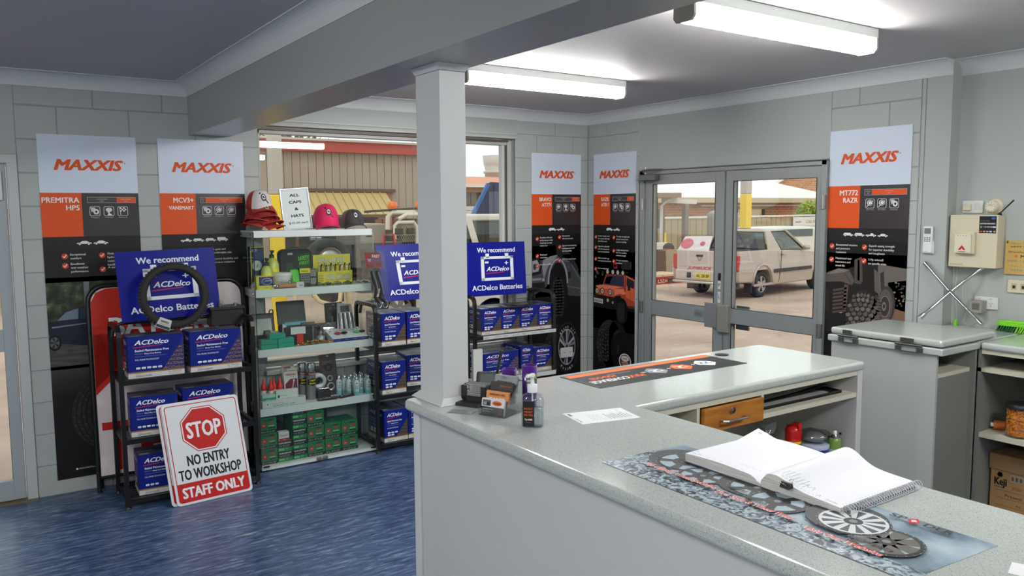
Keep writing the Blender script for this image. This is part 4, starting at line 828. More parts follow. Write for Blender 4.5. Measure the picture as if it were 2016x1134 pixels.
def pic_ute(p, R):
    R(0, .70, .545, 2.135, (17, 15, 16)); fade(p, .80, 1.0, (20, 18, 18), (58, 50, 48)); fade(p, 1.0, 1.25, (58, 50, 48), (22, 20, 20)); p.up()
    body, hi, dk_ = (66, 68, 72), (128, 130, 134), (24, 24, 26)
    p.poly([(0, -.93), (.12, -.925), (.20, -.90), (.30, -.885), (.40, -.92), (.50, -1.02), (.545, -1.10), (.545, -1.27), (.38, -1.25), (.34, -1.02), (.26, -.955), (.20, -1.02), (.16, -1.16), (0, -1.24)], body); p.up()
    p.poly([(.12, -.925), (.20, -.895), (.29, -.88), (.24, -.93), (.17, -.99), (.13, -1.09), (.11, -1.0)], hi); p.poly([(.27, -.885), (.26, -.80), (.30, -.79), (.345, -.90), (.33, -.93)], (30, 30, 33)); p.poly([(.30, -.79), (.37, -.82), (.46, -.92), (.53, -1.04), (.50, -1.03), (.42, -.96), (.35, -.905)], (44, 45, 50))
    p.poly([(.33, -.905), (.34, -.885), (.44, -.88), (.445, -.915), (.40, -.925)], (16, 16, 17)); p.line([(.42, -.93), (.50, -1.24)], .003, dk_); p.line([(.30, -.93), (.42, -.95), (.54, -1.12)], .004, hi); p.rect(.40, -1.10, .43, -1.04, dk_); p.line([(.34, -1.16), (.545, -1.20)], .006, (110, 112, 116))
    p.poly([(.0, -.915), (.07, -.90), (.11, -.96), (.10, -1.04), (.0, -1.06)], (20, 20, 22)); p.up(); p.poly([(.005, -.93), (.055, -.92), (.085, -.97), (.07, -1.02), (.005, -1.03)], (150, 152, 156)); p.up(); p.ell(.03, -.98, .018, .028, (60, 62, 66), 14); p.rect(0, -1.10, .10, -1.08, hi); p.rect(.0, -1.2, .14, -1.12, dk_); p.rect(.11, -1.11, .135, -1.085, (150, 150, 152)); p.up()
    p.ring(.285, -1.14, .115, .225, .016, (150, 152, 156), 26, 0, PI); p.up(); p.ell(.285, -1.16, .098, .21, (10, 10, 11), 24); p.up(); p.ell(.315, -1.26, .085, .19, (20, 19, 20), 26); p.ell(.27, -1.26, .07, .185, (26, 25, 26), 26); p.up()
    for i in range(13):
        for j in range(4):
            y = -1.10-i*.026; w_ = .15*math.sqrt(max(.02, 1-((y+1.26)/.19)**2)); x = .29-w_*.5+j*w_*.26; p.poly([(x, y), (x+w_*.19, y-.006), (x+w_*.17, y-.020), (x-.006, y-.015)], (56, 54, 54) if (i+j) % 2 else (44, 42, 42))
    cx, cy = .385, -1.72; p.ell(cx-.09, cy, .16, .225, (24, 23, 24), 28); p.up()
    for i in range(16):
        for j in range(4): a = PI*.58+PI*.84*i/16; r1, r2 = .158-.034*j, .136-.034*j; p.poly([(cx-.09+r1*math.cos(a), cy+.222*math.sin(a)), (cx-.09+r1*math.cos(a+.11), cy+.222*math.sin(a+.11)), (cx-.09+r2*math.cos(a+.11), cy+.214*math.sin(a+.11)), (cx-.09+r2*math.cos(a), cy+.214*math.sin(a))], (60, 58, 58) if (i+j) % 2 else (46, 44, 45))
    p.up(); p.ell(cx, cy, .138, .235, (18, 17, 18), 32); p.up(); p.ring(cx, cy, .128, .222, .004, (70, 68, 70)); p.ell(cx, cy, .098, .165, (150, 150, 154), 28); p.up(); p.ell(cx, cy, .090, .153, (30, 30, 32), 28); p.up()
    for k in range(6):
        a = k*PI/3+.35; c_, s_ = math.cos(a), math.sin(a)
        for off in (-.16, .16): q = a+off; p.poly([(cx+.018*math.cos(q), cy+.03*math.sin(q)), (cx+.093*math.cos(q-.07), cy+.157*math.sin(q-.07)), (cx+.093*math.cos(q+.10), cy+.157*math.sin(q+.10)), (cx+.02*math.cos(q+.5), cy+.034*math.sin(q+.5))], (172, 173, 178) if off > 0 else (120, 121, 126))
    p.up(); p.ell(cx, cy, .028, .046, (140, 140, 146), 16); p.up(); p.ell(cx, cy, .014, .024, (50, 50, 54), 12)
    for i, ch in enumerate('BRAVO A/T'): a = 2.35-i*.20; p.text(ch, cx+.104*math.cos(a), cy+.178*math.sin(a)-.008, .022, (200, 198, 198), .013, 'l', .02, 0, (a-PI/2)*.6)
    for i, ch in enumerate('MAXXIS'): a = -2.2+i*.22; p.text(ch, cx+.122*math.cos(a), cy+.212*math.sin(a), .022, (200, 198, 198), .014, 'l', .02, 0, (a+PI/2)*.6)
def pic_jeep(p, R):
    R(0, .70, .545, 2.135, (16, 15, 15)); fade(p, .85, 1.05, (22, 20, 20), (48, 42, 40)); R(0, 1.04, .20, 1.25, rockm); R(.30, .96, .545, 1.2, rockm); fade(p, 1.36, 1.55, (40, 34, 32), (16, 15, 15)); p.up()
    rd = random.Random(2)
    for i in range(22): x, y = rd.uniform(0, .2), rd.uniform(1.0, 1.22); p.poly([(x, -y), (x+.02, -y+.012), (x+.03, -y-.012), (x+.008, -y-.022)], rd.choice([(84, 78, 76), (50, 46, 45), (110, 104, 100)]))
    p.ell(.29, -.955, .022, .03, (150, 34, 40), 12); p.rect(.27, -1.0, .32, -.965, (150, 34, 40)); p.rect(.37, -1.0, .50, -.93, (34, 30, 30)); p.up()
    o1, o2, o3 = (206, 92, 60), (160, 68, 46), (226, 128, 92); y = -1.21
    p.poly([(.02, y+.0), (.05, y+.045), (.13, y+.055), (.17, y+.155), (.42, y+.165), (.545, y+.13), (.545, y-.12), (.42, y-.10), (.36, y-.02), (.30, y-.03), (.26, y-.06), (.04, y-.05)], o2); p.up()
    p.poly([(.05, y+.045), (.13, y+.06), (.39, y+.055), (.28, y+.03), (.05, y+.02)], o3); p.poly([(.05, y+.02), (.28, y+.03), (.28, y-.035), (.04, y-.03)], o1); p.poly([(.42, y+.06), (.42, y+.16), (.545, y+.125), (.545, y-.06), (.43, y-.03)], o1); p.poly([(.28, y+.03), (.40, y+.04), (.43, y-.0), (.40, y-.01), (.34, y-.005), (.29, y-.03)], o3)
    p.up(); p.poly([(.145, y+.065), (.185, y+.145), (.405, y+.15), (.405, y+.06)], (46, 50, 70)); p.poly([(.15, y+.075), (.18, y+.13), (.26, y+.14), (.22, y+.07)], (76, 84, 108)); p.poly([(.44, y+.07), (.44, y+.145), (.535, y+.115), (.535, y+.05)], (34, 32, 36)); p.line([(.425, y+.02), (.427, y+.165)], .008, (30, 26, 26)); p.line([(.49, y-.05), (.49, y+.12)], .003, (90, 40, 30)); p.rect(.455, y+.03, .485, y+.065, (22, 20, 20)); p.up()
    for cx, r_ in ((.056, .026), (.125, .028), (.230, .026)): p.ell(cx, y-.0, r_, r_*1.15, (24, 20, 20), 18); p.up(); p.ell(cx, y, r_*.72, r_*.85, (190, 184, 176), 16); p.up(); p.ell(cx, y, r_*.3, r_*.4, (110, 104, 100), 10)
    p.line([(.15, y+.17), (.46, y+.185)], .010, (24, 22, 22))
    for cx in (.195, .264, .328, .392): p.ell(cx, y+.178, .024, .028, (24, 22, 22), 16); p.up(); p.ell(cx, y+.178, .017, .020, (186, 180, 170), 14)
    p.poly([(0, y-.03), (.30, y-.045), (.33, y-.09), (.30, y-.15), (.08, y-.15), (0, y-.11)], (26, 24, 24)); p.up(); p.ell(.20, y-.075, .014, .016, (190, 170, 130), 10); p.ell(.265, y-.09, .010, .012, (190, 170, 130), 10); p.poly([(.012, y-.065), (.135, y-.072), (.135, y-.112), (.012, y-.105)], (206, 202, 196)); p.up(); p.text('MAXXIS', .02, y-.098, .020, BK, .105, 'l', .03, 0, -.03)
    p.ell(.385, y-.155, .075, .115, (14, 13, 13), 24); p.up(); p.ell(.37, y-.165, .052, .095, (28, 26, 26), 22); p.up(); [p.rect(.325+.024*j, y-.24+.02*i, .342+.024*j, y-.228+.02*i, (50, 46, 46)) for i in range(8) for j in range(4)]; p.rect(.46, y-.12, .545, y-.10, (70, 50, 40)); p.up()
    cx, cy = .28, -1.70; p.ell(cx-.05, cy, .175, .245, (24, 23, 23), 32); p.ell(cx+.02, cy, .175, .245, (20, 19, 19), 32); p.up()
    for i in range(15):
        for j in range(5):
            a = PI*.42+PI*.80*i/15+(.05 if j % 2 else 0); r1, r2 = .175-.034*j, .149-.034*j; p.poly([(cx-.05+r1*math.cos(a), cy+(.243-.01*j)*math.sin(a)), (cx-.05+r1*math.cos(a+.12), cy+(.243-.01*j)*math.sin(a+.12)), (cx-.05+r2*math.cos(a+.14), cy+(.232-.01*j)*math.sin(a+.14)), (cx-.05+r2*math.cos(a+.02), cy+(.232-.01*j)*math.sin(a+.02))], (60, 57, 56) if (i+j) % 3 else (44, 42, 42))
    p.up(); p.ell(.35, cy-.01, .105, .185, (12, 12, 12), 26); p.up(); p.line([(.28, cy+.12), (.36, cy+.16)], .006, (70, 66, 66)); p.line([(.33, cy-.05), (.345, cy+.02)], .012, (56, 54, 54)); p.line([(.30, cy-.02), (.36, cy+.06)], .008, (40, 38, 38)); p.up()
    p.ell(.43, -1.80, .078, .07, (206, 200, 196), 24); p.up(); p.ell(.43, -1.80, .066, .059, (70, 46, 40), 24); p.up(); p.ell(.43, -1.775, .05, .025, (214, 206, 200), 18); p.up(); p.text('RAZR', .43, -1.783, .015, (120, 50, 34), .055, 'c', .04); p.text('LIFETIME', .43, -1.815, .012, (220, 210, 200), .08, 'c', .03); p.poly([(.38, -1.82), (.48, -1.82), (.43, -1.85)], (190, 100, 70))
def pic_mud(p, R):
    R(0, .70, .545, 2.135, (24, 21, 21)); fade(p, .78, .93, (26, 23, 23), (78, 70, 66)); fade(p, .93, 1.25, (78, 70, 66), (44, 38, 36)); p.up()
    p.poly([(.36, -.84), (.545, -.86), (.545, -1.12), (.36, -1.10)], (104, 98, 92)); p.poly([(.43, -.95), (.545, -.93), (.545, -1.12), (.44, -1.10)], (176, 178, 172)); p.poly([(.42, -1.12), (.545, -1.11), (.545, -1.3), (.42, -1.3)], (126, 96, 78)); p.poly([(0, -.93), (.30, -.83), (.36, -.84), (.37, -1.05), (.10, -1.3), (0, -1.3)], (34, 30, 29)); p.up()
    rd = random.Random(6)
    for i in range(26): x, y = rd.uniform(.45, .54), rd.uniform(.93, 1.12); p.ell(x, -y, rd.uniform(.003, .009), rd.uniform(.003, .008), rd.choice([(96, 92, 80), (130, 122, 100), (70, 66, 58)]), 7)
    p.poly([(.0, -.915), (.09, -.880), (.165, -.885), (.205, -.955), (.19, -.985), (.11, -.965), (0, -.975)], (92, 84, 78)); p.up(); p.poly([(.0, -.925), (.13, -.905), (.165, -.888), (.09, -.882)], (126, 118, 110)); p.line([(.13, -.905), (.19, -.985)], .003, (50, 44, 42))
    p.poly([(.20, -.82), (.25, -.80), (.262, -.95), (.25, -.975), (.205, -.97)], (82, 72, 66)); p.poly([(.222, -.82), (.235, -.82), (.24, -.95), (.225, -.95)], (50, 43, 40)); p.poly([(.335, -.87), (.37, -.90), (.378, -1.03), (.345, -1.01)], (94, 88, 82)); p.poly([(.375, -.90), (.40, -.88), (.415, -1.06), (.395, -1.08)], (58, 52, 50)); p.up()
    for i in range(7): p.poly([(.055, -1.02-i*.024), (.15, -1.0-i*.024), (.155, -1.012-i*.024), (.055, -1.034-i*.024)], (86, 72, 66)); 
    p.poly([(.135, -.98), (.165, -.985), (.155, -1.14), (.13, -1.14)], (96, 78, 70)); p.poly([(0, -1.02), (.02, -1.02), (.03, -1.17), (0, -1.17)], (50, 44, 42)); p.ell(.115, -1.165, .012, .006, (180, 172, 164), 10); p.up()
    p.ell(.425, -1.085, .055, .112, (64, 58, 55), 28); p.up(); p.ell(.418, -1.09, .046, .098, (90, 84, 80), 26); p.up(); p.ell(.415, -1.10, .034, .066, (56, 51, 49), 24); p.up(); p.ring(.415, -1.10, .034, .066, .004, (136, 128, 122), 24); p.ell(.41, -1.10, .014, .028, (120, 112, 106), 14); p.up(); p.ell(.41, -1.10, .007, .014, (40, 36, 35), 12)
    for i in range(16): a = -PI*.5+PI*i/16; p.rect(.425+.054*math.cos(a)-.003, -1.085+.111*math.sin(a)-.003, .425+.054*math.cos(a)+.004, -1.085+.111*math.sin(a)+.003, (48, 43, 41))
    p.up(); p.ell(.27, -1.20, .115, .195, (46, 41, 39), 32); p.ell(.36, -1.16, .035, .13, (56, 51, 48), 20); p.up()
    for i in range(9):
        for j in range(6):
            u = (j+.5*(i % 2)-2.6)/3; y = -1.035-i*.030-.022*u*u; w_ = .115*math.sqrt(max(.05, 1-((y+1.20)/.195)**2)); x = .27+u*w_*1.05
            if abs(u) < 1.02: s_ = w_*.15; p.poly([(x-s_, y+.004), (x+s_*.3, y+.015), (x+s_*1.15, y-.002), (x+s_*.7, y-.020), (x-s_*.7, y-.014)], rd.choice([(112, 104, 98), (96, 89, 84), (84, 77, 73)])); p.poly([(x-s_, y+.004), (x+s_*.3, y+.015), (x+s_*.2, y+.010), (x-s_*.9, y)], (140, 131, 124))
    p.up()
    for i in range(12): y = -1.05-i*.018; p.line([(.365, y), (.392, y-.004)], .006, (104, 96, 91))
banner((-4.285, 0, 2.228), (1, 0, 0), 'tall tyre banner with a dark blue sedan beside the left door', ('PREMITRA', 'HP5', .20, .072), .418, ['wDURABILITY', 'rHANDLING', 'cPERFORMANCE'], [0, 0],
       [(.112, .740, ['Exceptional', 'comfort']), (.112, .798, ['Excellenet', 'wet weather', 'performance']), (.318, .740, ['Outstanding', 'hydroplaning', 'resistance &', 'handling']), (.318, .828, ['A very quiet ride'])], pic_sedan)
banner((-3.612, 0, 2.229), (1, 0, 0), 'tall tyre banner with four white van symbols above the blue sign', ('MCV3+', 'VANSMART', .125, .155, .025), .285, ['wDURABILITY', 'tSTABILITY', 'tDURATION'], [2, 1, 1, 3],
       [(.062, .735, ['Excellent comfort']), (.285, .735, ['A quiet and', 'comfortable ride']), (.285, .800, ['Optimal durability and', 'puncture resistance'])], pic_van)
banner((-.632, 0, 2.242), (1, 0, 0), 'tyre banner with a grey vehicle and an alloy wheel left of the room corner', ('BRAVO', 'AT771', .125, .10), .44, ['tTRACTION', 'rHANDLING', 'wDURABILITY'], [1, 2],
       [(.055, .738, ['Excellent off-road', 'performance while', 'retaining on-road', 'refinement']), (.30, .728, ['Exceptional', 'off-road traction']), (.055, .888, ['Minimised', 'road noise']), (.30, .815, ['Optimal hydroplaning', 'resistance and self-', 'cleaning ability']), (.055, .972, ['Excellent stability']), (.30, .935, ['M+S all-season rated'])], pic_ute, .11)
banner((0, -.088, 2.24), (0, -1, 0), 'tyre banner with an orange off-roader right of the room corner', ('RAZR', 'AT811', .10, .10), .44, ['tDURABILITY', 'wTRACTION', 'tALL TERRAIN'], [1, 2],
       [(.04, .728, ['Armour tough tread', 'for traction off road', 'and all day wear']), (.28, .728, ['The high strength poly', 'carcass construction', 'improves stability']), (.04, .82, ['Aggressive sidewalls', 'provide exceptional', 'puncture protection']), (.28, .845, ['A high density lower', 'filler for excellent', 'sidewall strength']), (.04, .925, ['Offset shoulder lugs', 'evacuate mud and snow']), (.28, .935, ['Two ply sidewall for', 'conditions']), (.04, 1.015, ['Even wearing tread'])], pic_jeep, .11)
banner((0, -2.448, 2.247), (0, -1, 0), 'tyre banner with a muddy off-road tyre right of the entrance doors', ('MT772', 'RAZR', .125, .10), .302, ['tTRACTION', 'tSELF CLEANING', 'wPUNCTURE RES.'], [1, 1, 2, 0],
       [(.040, .738, ['Exceptional traction', 'and puncture', 'resistance']), (.268, .738, ['Superb casing strength', 'for superior durability', 'and toughness']), (.040, .825, ['Maximised tear', 'resistance and', 'tread life']), (.268, .825, ['3 Ply sidewall', 'on specific sizes'])], pic_mud)
# ================================================================ BATTERY RACKS
BLUE = (20, 38, 136); GOLD = (150, 112, 44)
def logo(p, x, y, h, w_, col=WHITE, red=True):
    p.text('ACDelco', x, y, h, col, w_, 'l', .035, .3)
    if red: p.poly([(x-.05*w_, y-.45*h), (x+.80*w_, y-.18*h), (x+.80*w_, y-.32*h), (x-.04*w_, y-.62*h)], (206, 30, 50))
def rack(label, x, y, grp='battery racks'):
    W_, D_, H_ = .79, .34, 1.08
    t = thing('battery_rack', label, 'rack', (x, y, 0), group=grp)
    for s_ in (-1, 1):
        X = s_*(W_/2-.01); r = .05
        path = [(X, -D_/2, .02), (X, -D_/2, H_-r)]+[(X, -D_/2+r*(1-math.cos(a)), H_-r+r*math.sin(a)) for a in (PI/6, PI/3, PI/2)]+[(X, D_/2-r*(1-math.sin(a)), H_-r+r*math.cos(a)) for a in (.0, PI/6, PI/3)]+[(X, D_/2, H_-r), (X, D_/2, .02)]
        MB().tube(path, .0125, sq=True).build('side_frame', blackm, t, rel=False)
        for yy in (-D_/2, D_/2): MB().lathe([(.02, 0), (.02, .008), (.006, .014), (.006, .03)], 12, (X, yy, 0)).build('foot', blackp, t, rel=False)
    for z_ in (.775, .42, .058):
        m = MB()
        for yy in (-D_/2, D_/2): m.box(-W_/2, W_/2, yy-.011, yy+.011, z_-.03, z_)
        for s_ in (-1, 1): m.box(s_*(W_/2-.02)-.01, s_*(W_/2-.02)+.01, -D_/2, D_/2, z_-.03, z_)
        sh_ = m.build('shelf_frame', blackm, t, rel=False)
        m = MB()
        for k in range(9): m.box(-W_/2, W_/2, -D_/2+.03+k*.034, -D_/2+.034+k*.034, z_-.008, z_-.004)
        m.build('wire_grid', blackm, sh_, kind='stuff', rel=False)
    r = .05
    MB().tube([(-W_/2+.01, D_/2-.07, 1.0), (-W_/2+.02, D_/2-.07, H_-.02), (-W_/2+.07, D_/2-.07, H_), (W_/2-.07, D_/2-.07, H_), (W_/2-.02, D_/2-.07, H_-.02), (W_/2-.01, D_/2-.07, 1.0)], .012).build('sign_rail', blackm, t, rel=False)
    MB().tube([(-.3, D_/2-.085, H_), (-.3, D_/2-.1, H_+.03), (.3, D_/2-.1, H_+.03), (.33, D_/2-.085, H_)], .003).build('sign_wire', blackm, t, rel=False)
    return t
rack('black battery rack nearest the left door, with the tyre and stop signs', -3.585, -.35)
rack('black battery rack left of the column, beside the glass cabinet', -1.895, -.20)
rk3 = rack('black battery rack right of the column, below the rightmost blue sign', -1.06, -.20)
brdm = M('battery carton blue', (15, 32, 122), .4, spec=.25); topc = M('carton top', (70, 74, 110), .35); kraft = M('carton grey', (150, 150, 148), .6)
def bbox(w_, h, d, ovals, model, flaps=True):
    """battery carton, local origin at the bottom centre of the front edge, front towards -y"""
    t = thing('battery_box', 'battery box', 'box')
    c_ = MB().box(-w_/2, w_/2, 0, d, 0, h).build('carton', brdm, t, bev=.002, seg=1)
    p = Print((-w_/2, 0, 0), (1, 0, 0), (0, 0, 1)); wd = w_ > .25
    p.rect(0, 0, w_, h*.115, (206, 206, 204)); p.rect(0, h*.115, w_, h*.15, GOLD); xs = w_*(.60 if wd else .52)
    p.poly([(xs, h*.15), (w_, h*.15), (w_, h*(.93 if wd else .70))], (66, 56, 54) if not wd else (40, 44, 110)); p.up()
    n_ = 7
    for k in range(n_):
        y = h*(.165+k*.098); xl = xs+(w_-xs)*(k+.25)/(n_ if wd else n_*.75)
        if xl < w_*.95: p.clip = None; nn_ = max(2, int(7*(w_-xl)/(w_-xs)+.5)); p.text('ACDelco'[:nn_], xl, y, h*.062, GOLD if wd else (108, 92, 74), (w_-xl)*.98, 'l', .03, .3)
    logo(p, w_*.13, h*.80, h*.115, w_*(.60 if wd else .62))
    p.text('Sealed Maintenance Free', w_*.13, h*.635, h*.055, WHITE, w_*(.60 if wd else .62), 'l', .03, .12)
    p.text('PREMIUM', w_*.13, h*.565, h*.035, (120, 130, 150), w_*.13); p.text('Heavy Duty Battery', w_*.29, h*.565, h*.035, WHITE, w_*.30, 'l', .02, .12)
    p.rect(w_*.13, h*.515, w_*.68, h*.520, (150, 160, 210)); p.text('FULL FRAME TECHNOLOGY', w_*.13, h*.42, h*.038, (210, 214, 224), w_*(.42 if wd else .46), 'l', .02)
    for i in range(ovals):
        r_, q_ = divmod(i, 5 if wd else 3); ow = w_*(.075 if wd else .12); x = w_*.14+q_*ow*1.28; y = h*(.235 if (wd and ovals <= 5) else .29-r_*.075)
        p.rrect(x, y-h*.022, x+ow, y+h*.026, h*.02, WHITE); p.up(); p.text('SLI', x+ow/2, y-h*.010, h*.022, BLUE, ow*.5, 'c')
    p.text(model, w_*.13, h*.025, h*.045, (60, 60, 62), w_*.28, 'l', .01); p.text('Model No.', w_*.13, h*.085, h*.02, (60, 60, 62), w_*.1); p.text('12V  750 CCA', w_*.70, h*.068, h*.032, (60, 60, 62), w_*.24); p.text('20 Ah 120 RC', w_*.72, h*.025, h*.022, (60, 60, 62), w_*.20)
    p.build('front_print', c_)
    p = Print((-w_/2, d, 0), (0, -1, 0), (0, 0, 1)); p.rect(0, 0, d, h*.115, (196, 196, 194)); p.rect(0, h*.115, d, h*.15, GOLD); p.poly([(d*.05, h*.15), (d*.95, h*.15), (d*.95, h*.6)], (60, 54, 60)); p.up()
    logo(p, d*.12, h*.80, h*.10, d*.74)
    for k, (y, ww) in enumerate([(.62, .7), (.54, .55), (.42, .6)]): p.text(['Sealed Maintenance Free', 'PREMIUM Car Battery', 'FULL FRAME TECHNOLOGY'][k], d*.12, h*y, h*.045, (200, 204, 220), d*ww)
    for i in range(4): p.rrect(d*(.15+.22*(i % 2)), h*(.29-.08*(i//2)), d*(.32+.22*(i % 2)), h*(.345-.08*(i//2)), h*.02, WHITE)
    p.build('side_print', c_)
    p = Print((-w_/2, 0, h), (1, 0, 0), (0, 1, 0)); p.rect(.002, .002, w_-.002, d-.002, (74, 76, 96)); p.up(); p.rect(0.0, d*.47, w_, d*.53, (150, 150, 156)); p.up(); p.rect(w_*.35, d*.3, w_*.62, d*.7, (40, 46, 96)); p.rect(w_*.05, d*.1, w_*.25, d*.2, (186, 186, 190)); p.build('top_print', c_)
    MB().box(-w_/2+.003, w_/2-.003, d*.495, d*.505, h-.001, h+.0014).build('flap_gap', blackp, c_)
    return Pool(t)
G1, G2, G3 = 'battery boxes on the left rack', 'battery boxes on the middle rack', 'battery boxes on the right rack'
bw = bbox(.312, .247, .17, 5, 'S95D31RHD'); bm = bbox(.262, .237, .18, 5, '22FS250MF'); be = bbox(.27, .243, .2, 3, 'SSP5D23LEFB')
RZ = math.radians
bw.put((-3.772, -.512, .777), 'wide blue battery box on the left of the top shelf, under the tyre', RZ(-2), G1)
bw.put((-3.425, -.515, .777), 'wide blue battery box on the right of the top shelf of the left rack', RZ(2), G1)
bm.put((-3.795, -.50, .422), 'blue battery box on the middle shelf just above the stop sign corner', RZ(-4), G1)
bw.put((-3.47, -.46, .394+.028), 'blue battery box half hidden behind the top edge of the stop signs', RZ(2), G1)
be.put((-3.765, -.50, .060), 'blue battery box on the bottom shelf left of the stop signs', RZ(-3), G1)
bn = bbox(.193, .235, .27, 5, '58VT')
for x, y, z_, r, l in [(-2.131, -.355, .777, 0, 'blue battery box on the top shelf beside the glass cabinet'), (-1.925, -.353, .777, 0, 'blue battery box on the top shelf touching the column in view, middle rack'),
                       (-2.135, -.355, .422, 0, 'lone blue battery box on the middle shelf beside the glass cabinet'), (-1.86, -.22, .422, -8, 'blue battery box pushed back on the middle shelf against the column'),
                       (-2.125, -.35, .060, 1, 'blue battery box on the bottom shelf beside the glass cabinet base'), (-1.925, -.348, .060, 0, 'blue battery box on the bottom shelf just left of the counter end')]:
    bn.put((x, y, z_), l, RZ(r), G2)
bs = bbox(.178, .205, .25, 5, '43B19R')
for i, l in enumerate(['first blue battery box on the top shelf right of the column', 'second blue battery box on the top shelf right of the column', 'third blue battery box on the top shelf, under loose leaflets', 'rightmost blue battery box on the top shelf of the right rack']):
    bs.put((-1.281+i*.1795, -.355, .777), l, 0, G3)
bg = bbox(.355, .19, .2, 5, '22FS500'); bh = bbox(.125, .215, .26, 2, '11RT'); bi = bbox(.205, .19, .18, 3, 'SP35')
bg.put((-1.20, -.355, .422+.012), 'wide blue battery box behind the card holders on the counter', 0, G3)
bh.put((-.932, -.350, .422+.012), 'narrow tall blue battery box behind the purple pencil caddy', 0, G3)
bi.put((-.763, -.355, .422+.012), 'squat blue battery box at the right end of the second shelf', 0, G3)
t = MB().box(-1.44, -.68, -.36, -.1, .4215, .4335); solo(t, 'shelf_liner', kraft, 'thin grey board lining the second shelf of the right rack', 'board')
p = MB().box(-1.375, -.66, -.384, -.3825, .745, .772).box(-1.375, -.66, -.384, -.3825, .39, .425)
ps = p.build('price_strip', M('strip white', (200, 200, 196), .4), None); ps.location = (1.06, .20, 0); ps.parent = rk3
pr = Print((-1.375, -.384, .745), (1, 0, 0), (0, 0, 1))
for i in range(4): pr.text('43B19R', .01+i*.18, .008, .009, (70, 70, 70), .04); pr.text('12V 330 CCA', .10+i*.18, .008, .008, (70, 70, 70), .06)
pr.build('strip_print', rk3)
for k, (x0, y0, a) in enumerate([(-1.30, -.33, .1), (-1.16, -.36, -.15), (-1.02, -.34, .25)]):
    mb = MB(); mb.m = Matrix.Translation((x0, y0, .9835+k*.002)) @ Matrix.Rotation(a, 4, 'Z'); mb.grid(lambda u, v: (u*.24, v*.15-.03, .006*math.sin(u*5+k)*v), 6, 3)
    solo(mb, 'leaflet', M('dark leaflet', (56, 52, 58), .25), ['dark glossy leaflet nearest the column on the right rack boxes', 'dark glossy leaflet in the middle of the right rack boxes', 'dark glossy leaflet farthest right on the right rack boxes'][k], 'leaflet', 'leaflets on the battery boxes', solid=.001)
# -- blue signs
def blue_sign(o, u, v, label):
    o, u, v = Vector(o), Vector(u), Vector(v); W_, H_ = u.length, v.length; u.normalize(); v.normalize(); n_ = u.cross(v).normalized()
    t = thing('battery_sign', label, 'sign', o+u*W_/2, group='blue battery signs')
    b0 = [o, o+u*W_, o+u*W_+v*H_, o+v*H_]; MB().hexa(b0, [q-n_*.004 for q in b0]).build('board', M('sign blue', (10, 22, 132), .35, spec=.2), t)
    p = Print(o, u, v, .0006); s_ = W_/.575; w_ = (230, 234, 238)
    p.text('We recommend', .115*s_, .345*s_, .040*s_, w_, .36*s_, 'l', .03)
    for x0, y0, x1, y1 in [(.145, .12, .175, .31), (.425, .12, .455, .31), (.145, .12, .455, .142), (.145, .292, .455, .312), (.19, .30, .225, .335), (.375, .30, .41, .335)]: p.rect(x0*s_, y0*s_, x1*s_, y1*s_, w_)
    p.text('-', .185*s_, .235*s_, .10*s_, w_, .030*s_, 'l', .02); p.text('+', .37*s_, .238*s_, .04*s_, w_, .035*s_, 'l', .03)
    logo(p, .195*s_, .195*s_, .036*s_, .215*s_); p.text('ACDelco Batteries', .055*s_, .045*s_, .042*s_, w_, .48*s_, 'l', .03)
    p.build('print', t); return t
def sp(o, tl, tr): return Vector(tl)-Vector(o), Vector(tr)-Vector(tl)
v, u = sp((-3.915, -.30, 1.088), (-3.935, -.26, 1.515), (-3.352, -.26, 1.528)); blue_sign((-3.915, -.30, 1.088), u, v, 'blue battery sign behind the tyre on the left rack')
blue_sign((-2.155, -.27, 1.090), (.57, .0, .004), (0, .15, .41), 'blue battery sign leaning back left of the column')
blue_sign((-1.46, -.28, 1.078), (.575, .0, -.004), (0, .03, .425), 'blue battery sign standing right of the column')
# -- tyre on the left rack
mb = MB(); mb.m = Matrix.Translation((-3.632, -.40, 1.243)) @ Matrix.Rotation(PI/2-.10, 4, 'X')
pf = [(.158, -.018), (.172, -.024), (.190, -.023), (.2, -.012), (.203, 0), (.2, .012), (.190, .023), (.172, .024), (.158, .018), (.165, 0), (.158, -.018)]
ty = thing('motorcycle_tyre', 'small black tyre leaning on the blue sign above the left rack', 'tyre', (-3.632, -.42, 1.04)); mb.lathe(pf, 48).build('carcass', tyrem, ty)
mb = MB(); m0 = Matrix.Translation((-3.632, -.40, 1.243)) @ Matrix.Rotation(PI/2-.10, 4, 'X')
for k in range(60):
    a = 2*PI*k/60; mb.m = m0 @ Matrix.Rotation(a, 4, 'Z')
    for s_ in (-1, 1): mb.box(.196, .2065, -.005, .005, s_*.003, s_*.016)
mb.build('tread_blocks', tyrem, ty, kind='stuff')
mb = MB(); mb.m = m0 @ Matrix.Rotation(-PI/2-.42, 4, 'Z')
for a0, a1, mi in ((-.0, .10, 0),): pass
band = [(.150, -.030), (.215, -.030), (.215, .030), (.150, .030)]
mb.prism([(.150, -.034), (.212, -.044), (.214, .044), (.150, .036)], .027, .029, 'z').prism([(.208, -.044), (.214, -.044), (.214, .044), (.208, .044)], -.027, .029, 'z').build('paper_band', M('band paper', (196, 196, 190), .6), ty)
pr = Print(m0 @ Matrix.Rotation(-PI/2-.42, 4, 'Z') @ Vector((.212, -.03, .0295)), (m0.to_3x3() @ (Matrix.Rotation(-PI/2-.42, 3, 'Z') @ Vector((0, 1, 0)))), (m0.to_3x3() @ (Matrix.Rotation(-PI/2-.42, 3, 'Z') @ Vector((-1, 0, 0)))))
pr.rect(-.01, .002, .07, .018, (30, 60, 70)); pr.up()
for k in range(16): pr.rect(.006+k*.003, .036, .0075+k*.003, .048, (40, 40, 40))
